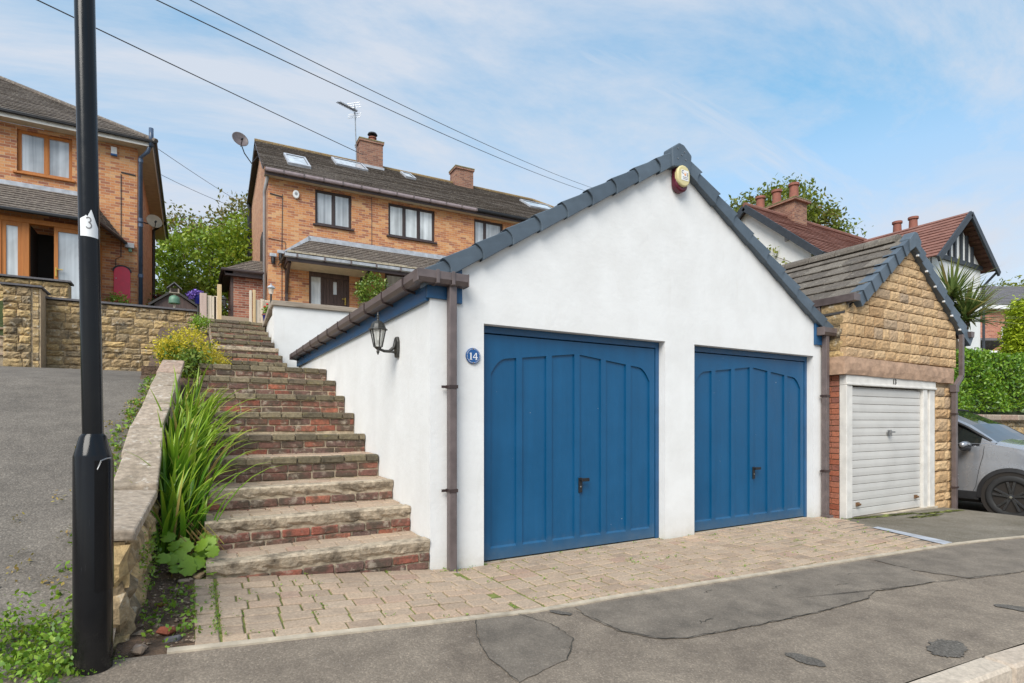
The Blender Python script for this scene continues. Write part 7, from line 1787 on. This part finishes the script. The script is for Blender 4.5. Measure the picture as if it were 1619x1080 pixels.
# ------------------------------------------------------------------ terrace of red brick
bt = thing('red_brick_terrace', 'red brick house with slate roof and white windows beyond the palm', 'house', (36, 8.5, 3))
T = Frame((34.2, 9.6, 0), -25)
b = MB(T); b.wall(0, 9, 0, 0.3, 2.0, 7.35, [(2.55, 3.45, 4.3, 6.45), (-0.5, 0.35, 5.9, 7.6)]); b.build('wall', M['brickT'], bt)
window(bt, T, 2.55, 3.45, 4.3, 6.45, 0, (), 'whiteplastic', 'glassdark', 'whiteplastic', 0.03, 0.10, 5.95)
window(bt, T, 0.0, 0.75, 5.9, 7.1, -0.08, (), 'whiteplastic', 'glassdark', 'whiteplastic', 0.0, 0.09)
b = MB(T); b.box(-1.5, 9, -0.32, -0.02, 7.36, 7.56); b.build('fascia', M['whiteplastic'], bt)
courses(T, (-1.6, -0.35, 7.58), (9, -0.35, 7.58), (-1.6, 3.2, 9.5), (9, 3.2, 9.5), 14, 0.02, bt, M['slate'])
b = MB(T); b.prism([(-1.2, 5.5), (-0.2, 5.0), (-0.2, 5.12), (-1.2, 5.62)], 'x', -0.3, 1.6); b.build('porch_roof', M['slate'], bt); b = MB(T); b.wall(-0.3, 1.5, -1.0, -0.95, 3.3, 5.0, [(-0.2, 1.4, 3.4, 4.9)]); b.build('porch_frame', M['whiteplastic'], bt); b = MB(T); b.box(-0.2, 1.4, -0.98, -0.96, 3.4, 4.9); b.build('pane', M['glassdark'], bt)
# palm-like cordyline with two heads
pm = thing('cordyline_palm', 'spiky two headed cordyline palm beside the stone garage roof', 'palm', (13.95, 1.7, 1.0))
b = MB(); b.tube([(13.95, 1.75, 1.0), (13.95, 1.7, 2.6), (13.75, 1.75, 3.5), (13.62, 1.75, 4.2)], 0.09, 8, r1=0.06); b.tube([(13.95, 1.7, 2.5), (14.05, 1.65, 3.2), (14.1, 1.6, 3.62)], 0.08, 8, r1=0.06); b.build('trunk', M['bark'], pm)
R = random.Random(17)
for (hx, hy, hz_), nb in (((13.70, 1.75, 4.20), 135), ((14.02, 1.58, 3.72), 165)):
    for i in range(nb):
        az = R.uniform(0, 2*math.pi); lean = math.acos(R.uniform(-0.45, 1.0)); ln = R.uniform(0.72, 1.12)
        blade_obj('leaf', (hx + R.uniform(-.04, .04), hy + R.uniform(-.04, .04), hz_ + R.uniform(-.12, .08)), az, ln, R.uniform(0.034, 0.054), lean*0.92, R.uniform(0.1, 0.5)*(0.4 + lean/2), M['blade_palm'], pm, seg=4, fold=0.2)
yk_ = thing('yucca_tufts', 'row of low spiky yucca tufts behind the hedge in front of the terrace', 'plant', (20, 2.5, 2.5))
for i in range(70):
    x = R.choice([16.6, 17.3, 18.0]) + R.uniform(-.12, .12)
    blade_obj('leaf', (x, 2.4 + R.uniform(-.1, .1), 2.5), R.uniform(0, 6.28), R.uniform(0.5, 0.85), 0.05, R.uniform(0.05, 0.8), R.uniform(0, .4), M['blade_palm'], yk_, seg=3)
# ================================================================== trees
def tree(name, label, base, crowns, n, size, mat, seed, trunk_r=0.2, group=None, per=16, cr=0.3, shell=0.5, mats2=None, limbs=7, aspect=0.5):
    t = thing(name, label, 'tree', base, group)
    V, F = leaf_cloud(n, clumps(crowns, seed, per, cr, shell), size, seed, 0.5, aspect)
    stuff(leaf_obj('crown', V, F, M[mat], t))
    if mats2: V, F = leaf_cloud(int(n*mats2[1]), clumps(mats2[2], seed + 1, per, cr, shell), size, seed + 1, 0.5, aspect); stuff(leaf_obj('crown', V, F, M[mats2[0]], t))
    Rr = random.Random(seed); b = MB(); top = max(c[2] for c in crowns); bx, by, bz = base
    c0 = crowns[0]; b.tube([(bx, by, bz - 0.3), (lerp(bx, c0[0], 0.4), lerp(by, c0[1], 0.4), lerp(bz, top, 0.45)), (c0[0], c0[1], top)], trunk_r, 8, r1=trunk_r*0.3)
    for k in range(limbs):
        c_ = crowns[k % len(crowns)]; z = lerp(bz, top, Rr.uniform(0.25, 0.7)); f = (z - bz)/max(0.1, top - bz)*0.6
        p = (lerp(bx, c0[0], f), lerp(by, c0[1], f), z); q = (c_[0] + Rr.uniform(-.7, .7)*c_[3], c_[1] + Rr.uniform(-.7, .7)*c_[4], c_[2] + Rr.uniform(-.1, .8)*c_[5]); mdl = (lerp(p[0], q[0], .5), lerp(p[1], q[1], .5), lerp(p[2], q[2], .35))
        b.tube([p, mdl, q], trunk_r*0.4, 6, r1=trunk_r*0.08)
    b.build('trunk', M['bark'], t)
    return t
tree('broadleaf_tree', 'leafy bright green tree filling the gap between the two brick houses', (-1.0, 25.0, 4.0), [(-0.9, 25.3, 8.4, 2.3, 1.8, 2.1, 3), (-2.6, 26.2, 8.0, 1.6, 1.5, 1.7, 1.5), (0.4, 24.6, 9.2, 1.4, 1.5, 1.7, 1.5), (-1.2, 24.6, 6.4, 2.6, 1.6, 1.4, 1.8)], 15000, 0.20, 'leaf_tree', 31, 0.22, per=20, cr=0.26, shell=0.55)
tree('autumn_tree', 'taller thin tree turning brown behind the bright green tree', (0.4, 27.0, 4.0), [(0.6, 27.2, 11.2, 1.5, 1.3, 1.5, 2), (-2.3, 27.8, 10.8, 1.5, 1.2, 0.9, 1.2), (-0.6, 27.4, 10.3, 1.6, 1.4, 1.0, 1.2)], 4200, 0.19, 'leaf_autumn', 32, 0.16, per=12, cr=0.22, shell=0.4)
tree('sparse_tree', 'sparse olive green tree behind the chimney of the white house', (29.6, 17.0, 5.0), [(29.5, 16.8, 13.9, 2.3, 2.0, 1.9, 3), (27.6, 18.0, 13.6, 1.0, 1.0, 1.3, 0.7), (31.6, 15.8, 13.2, 1.5, 1.3, 1.5, 1.1), (33.0, 15.0, 12.4, 0.9, 1.0, 1.2, 0.5)], 7000, 0.25, 'leaf_tree2', 33, 0.28, per=14, cr=0.28, shell=0.35, mats2=('leaf_autumn', 0.13, [(31.6, 15.8, 13.4, 1.6, 1.3, 1.7, 1), (27.6, 18.0, 13.8, 1.0, 1.0, 1.3, 0.8)]))
tree('bare_tree', 'thin nearly leafless tree by the terrace roof', (33.5, 9.8, 4.0), [(33.2, 9.6, 8.6, 0.8, 0.8, 1.0, 1)], 160, 0.12, 'leaf_autumn', 34, 0.07, per=4, cr=0.15, shell=0.3, limbs=14)
tree('round_tree', 'round yellow green tree above the terrace slate roof', (68.5, 18, 7), [(68.5, 18.5, 12.2, 3.2, 3.0, 2.6, 2), (71.5, 16.5, 12.0, 3.0, 3, 2.8, 1.5), (68, 18.5, 9.5, 4, 3, 2.5, 1)], 8000, 0.36, 'leaf_far', 35, 0.3, per=16, cr=0.35, shell=0.6)
for i, (x, y, z, r) in enumerate([(-9, 30, 8, 3.2), (-4.5, 31, 7.5, 2.6), (4, 33, 8, 3), (12, 36, 8.5, 3)]):
    pass
gb = thing('garden_shrubs', 'dense shrubs and undergrowth below the bright green tree', 'shrubs', (-1.4, 20, 4))
V, F = leaf_cloud(5200, clumps([(-2.6, 19, 4.8, 0.7, 0.8, 1.1, 1), (-1.7, 20, 5.2, 1.0, 1.0, 1.3, 2), (-0.9, 21, 5.0, 0.9, 0.9, 1.2, 1.4)], 12, 18, 0.14, 0.5), 0.12, 40, 0.5, 0.5); stuff(leaf_obj('leaves', V, F, M['leaf_bush'], gb))
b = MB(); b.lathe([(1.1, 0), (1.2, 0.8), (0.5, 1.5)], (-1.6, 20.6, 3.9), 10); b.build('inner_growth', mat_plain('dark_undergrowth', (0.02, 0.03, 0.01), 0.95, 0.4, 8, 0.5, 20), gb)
V, F = leaf_cloud(500, clumps([(-3.45, 14.2, 4.62, 0.30, 0.2, 0.12, 1)], 13, 10, 0.05, 0.3), 0.06, 41, 0.8, 0.4); cp_ = thing('fern_tuft', 'small green tuft growing under the pink cupboard door', 'plant', (-3.45, 14.2, 4.4)); stuff(leaf_obj('leaves', V, F, M['leaf_weed'], cp_))
hb_ = thing('hanging_flowers', 'dark red hanging flowers beside the far downpipe of the left house', 'plant', (-3.0, 21.5, 6.0))
V, F = leaf_cloud(120, clumps([(-2.85, 21.6, 6.2, 0.15, 0.15, 0.22, 1)], 14, 8, 0.04, 0.3), 0.09, 42, 0.2, 0.7); leaf_obj('flowers', V, F, M['maroon'], hb_)
# ================================================================== overhead cables
def cable(label, a, c_, sag, r=0.010):
    a, c_ = Vector(a), Vector(c_); P = []
    for k in range(33): t = k/32; p = a.lerp(c_, t); p.z -= sag*4*t*(1 - t); P.append(tuple(p))
    b = MB(); b.tube(P, r, 5, False); o = b.build('overhead_cable', M['wire'], None, uv=False); tag(o, label, 'cable', 'overhead cables'); return o
def ext(a, c_, f): return tuple(a[i] + (a[i] - c_[i])*f for i in range(3))
A1, B1 = (-3.869, 7.209, 8.095), (3.75, 14.1, 11.55)
cable('overhead cable running from top left to the nearer chimney of the main house', ext((-3.869, 7.209, 8.095), (2.909, 14.034, 10.19), 0.3), (3.3, 14.43, 10.31), 0.02, 0.011)
cable('lower of two long overhead cables dropping behind the white garage roof', ext((-2.044, 6.155, 8.095), (16.81, 19.519, 13.841), 0.1), ext((16.81, 19.519, 13.841), (-2.044, 6.155, 8.095), 0.2), 0.35, 0.0095)
cable('upper of two long overhead cables dropping behind the white garage roof', ext((-1.584, 5.889, 8.095), (17.105, 19.348, 14.012), 0.1), ext((17.105, 19.348, 14.012), (-1.584, 5.889, 8.095), 0.2), 0.35, 0.0085)
cable('upper of two thin cables between the left house eaves and the main house', (-2.75, 14.6, 9.25), hb(-0.05, 9.0, 11.0), 0.05, 0.008)
cable('lower of two thin cables between the left house eaves and the main house', (-2.75, 16.5, 9.2), hb(-0.05, 9.2, 10.9), 0.1, 0.008)
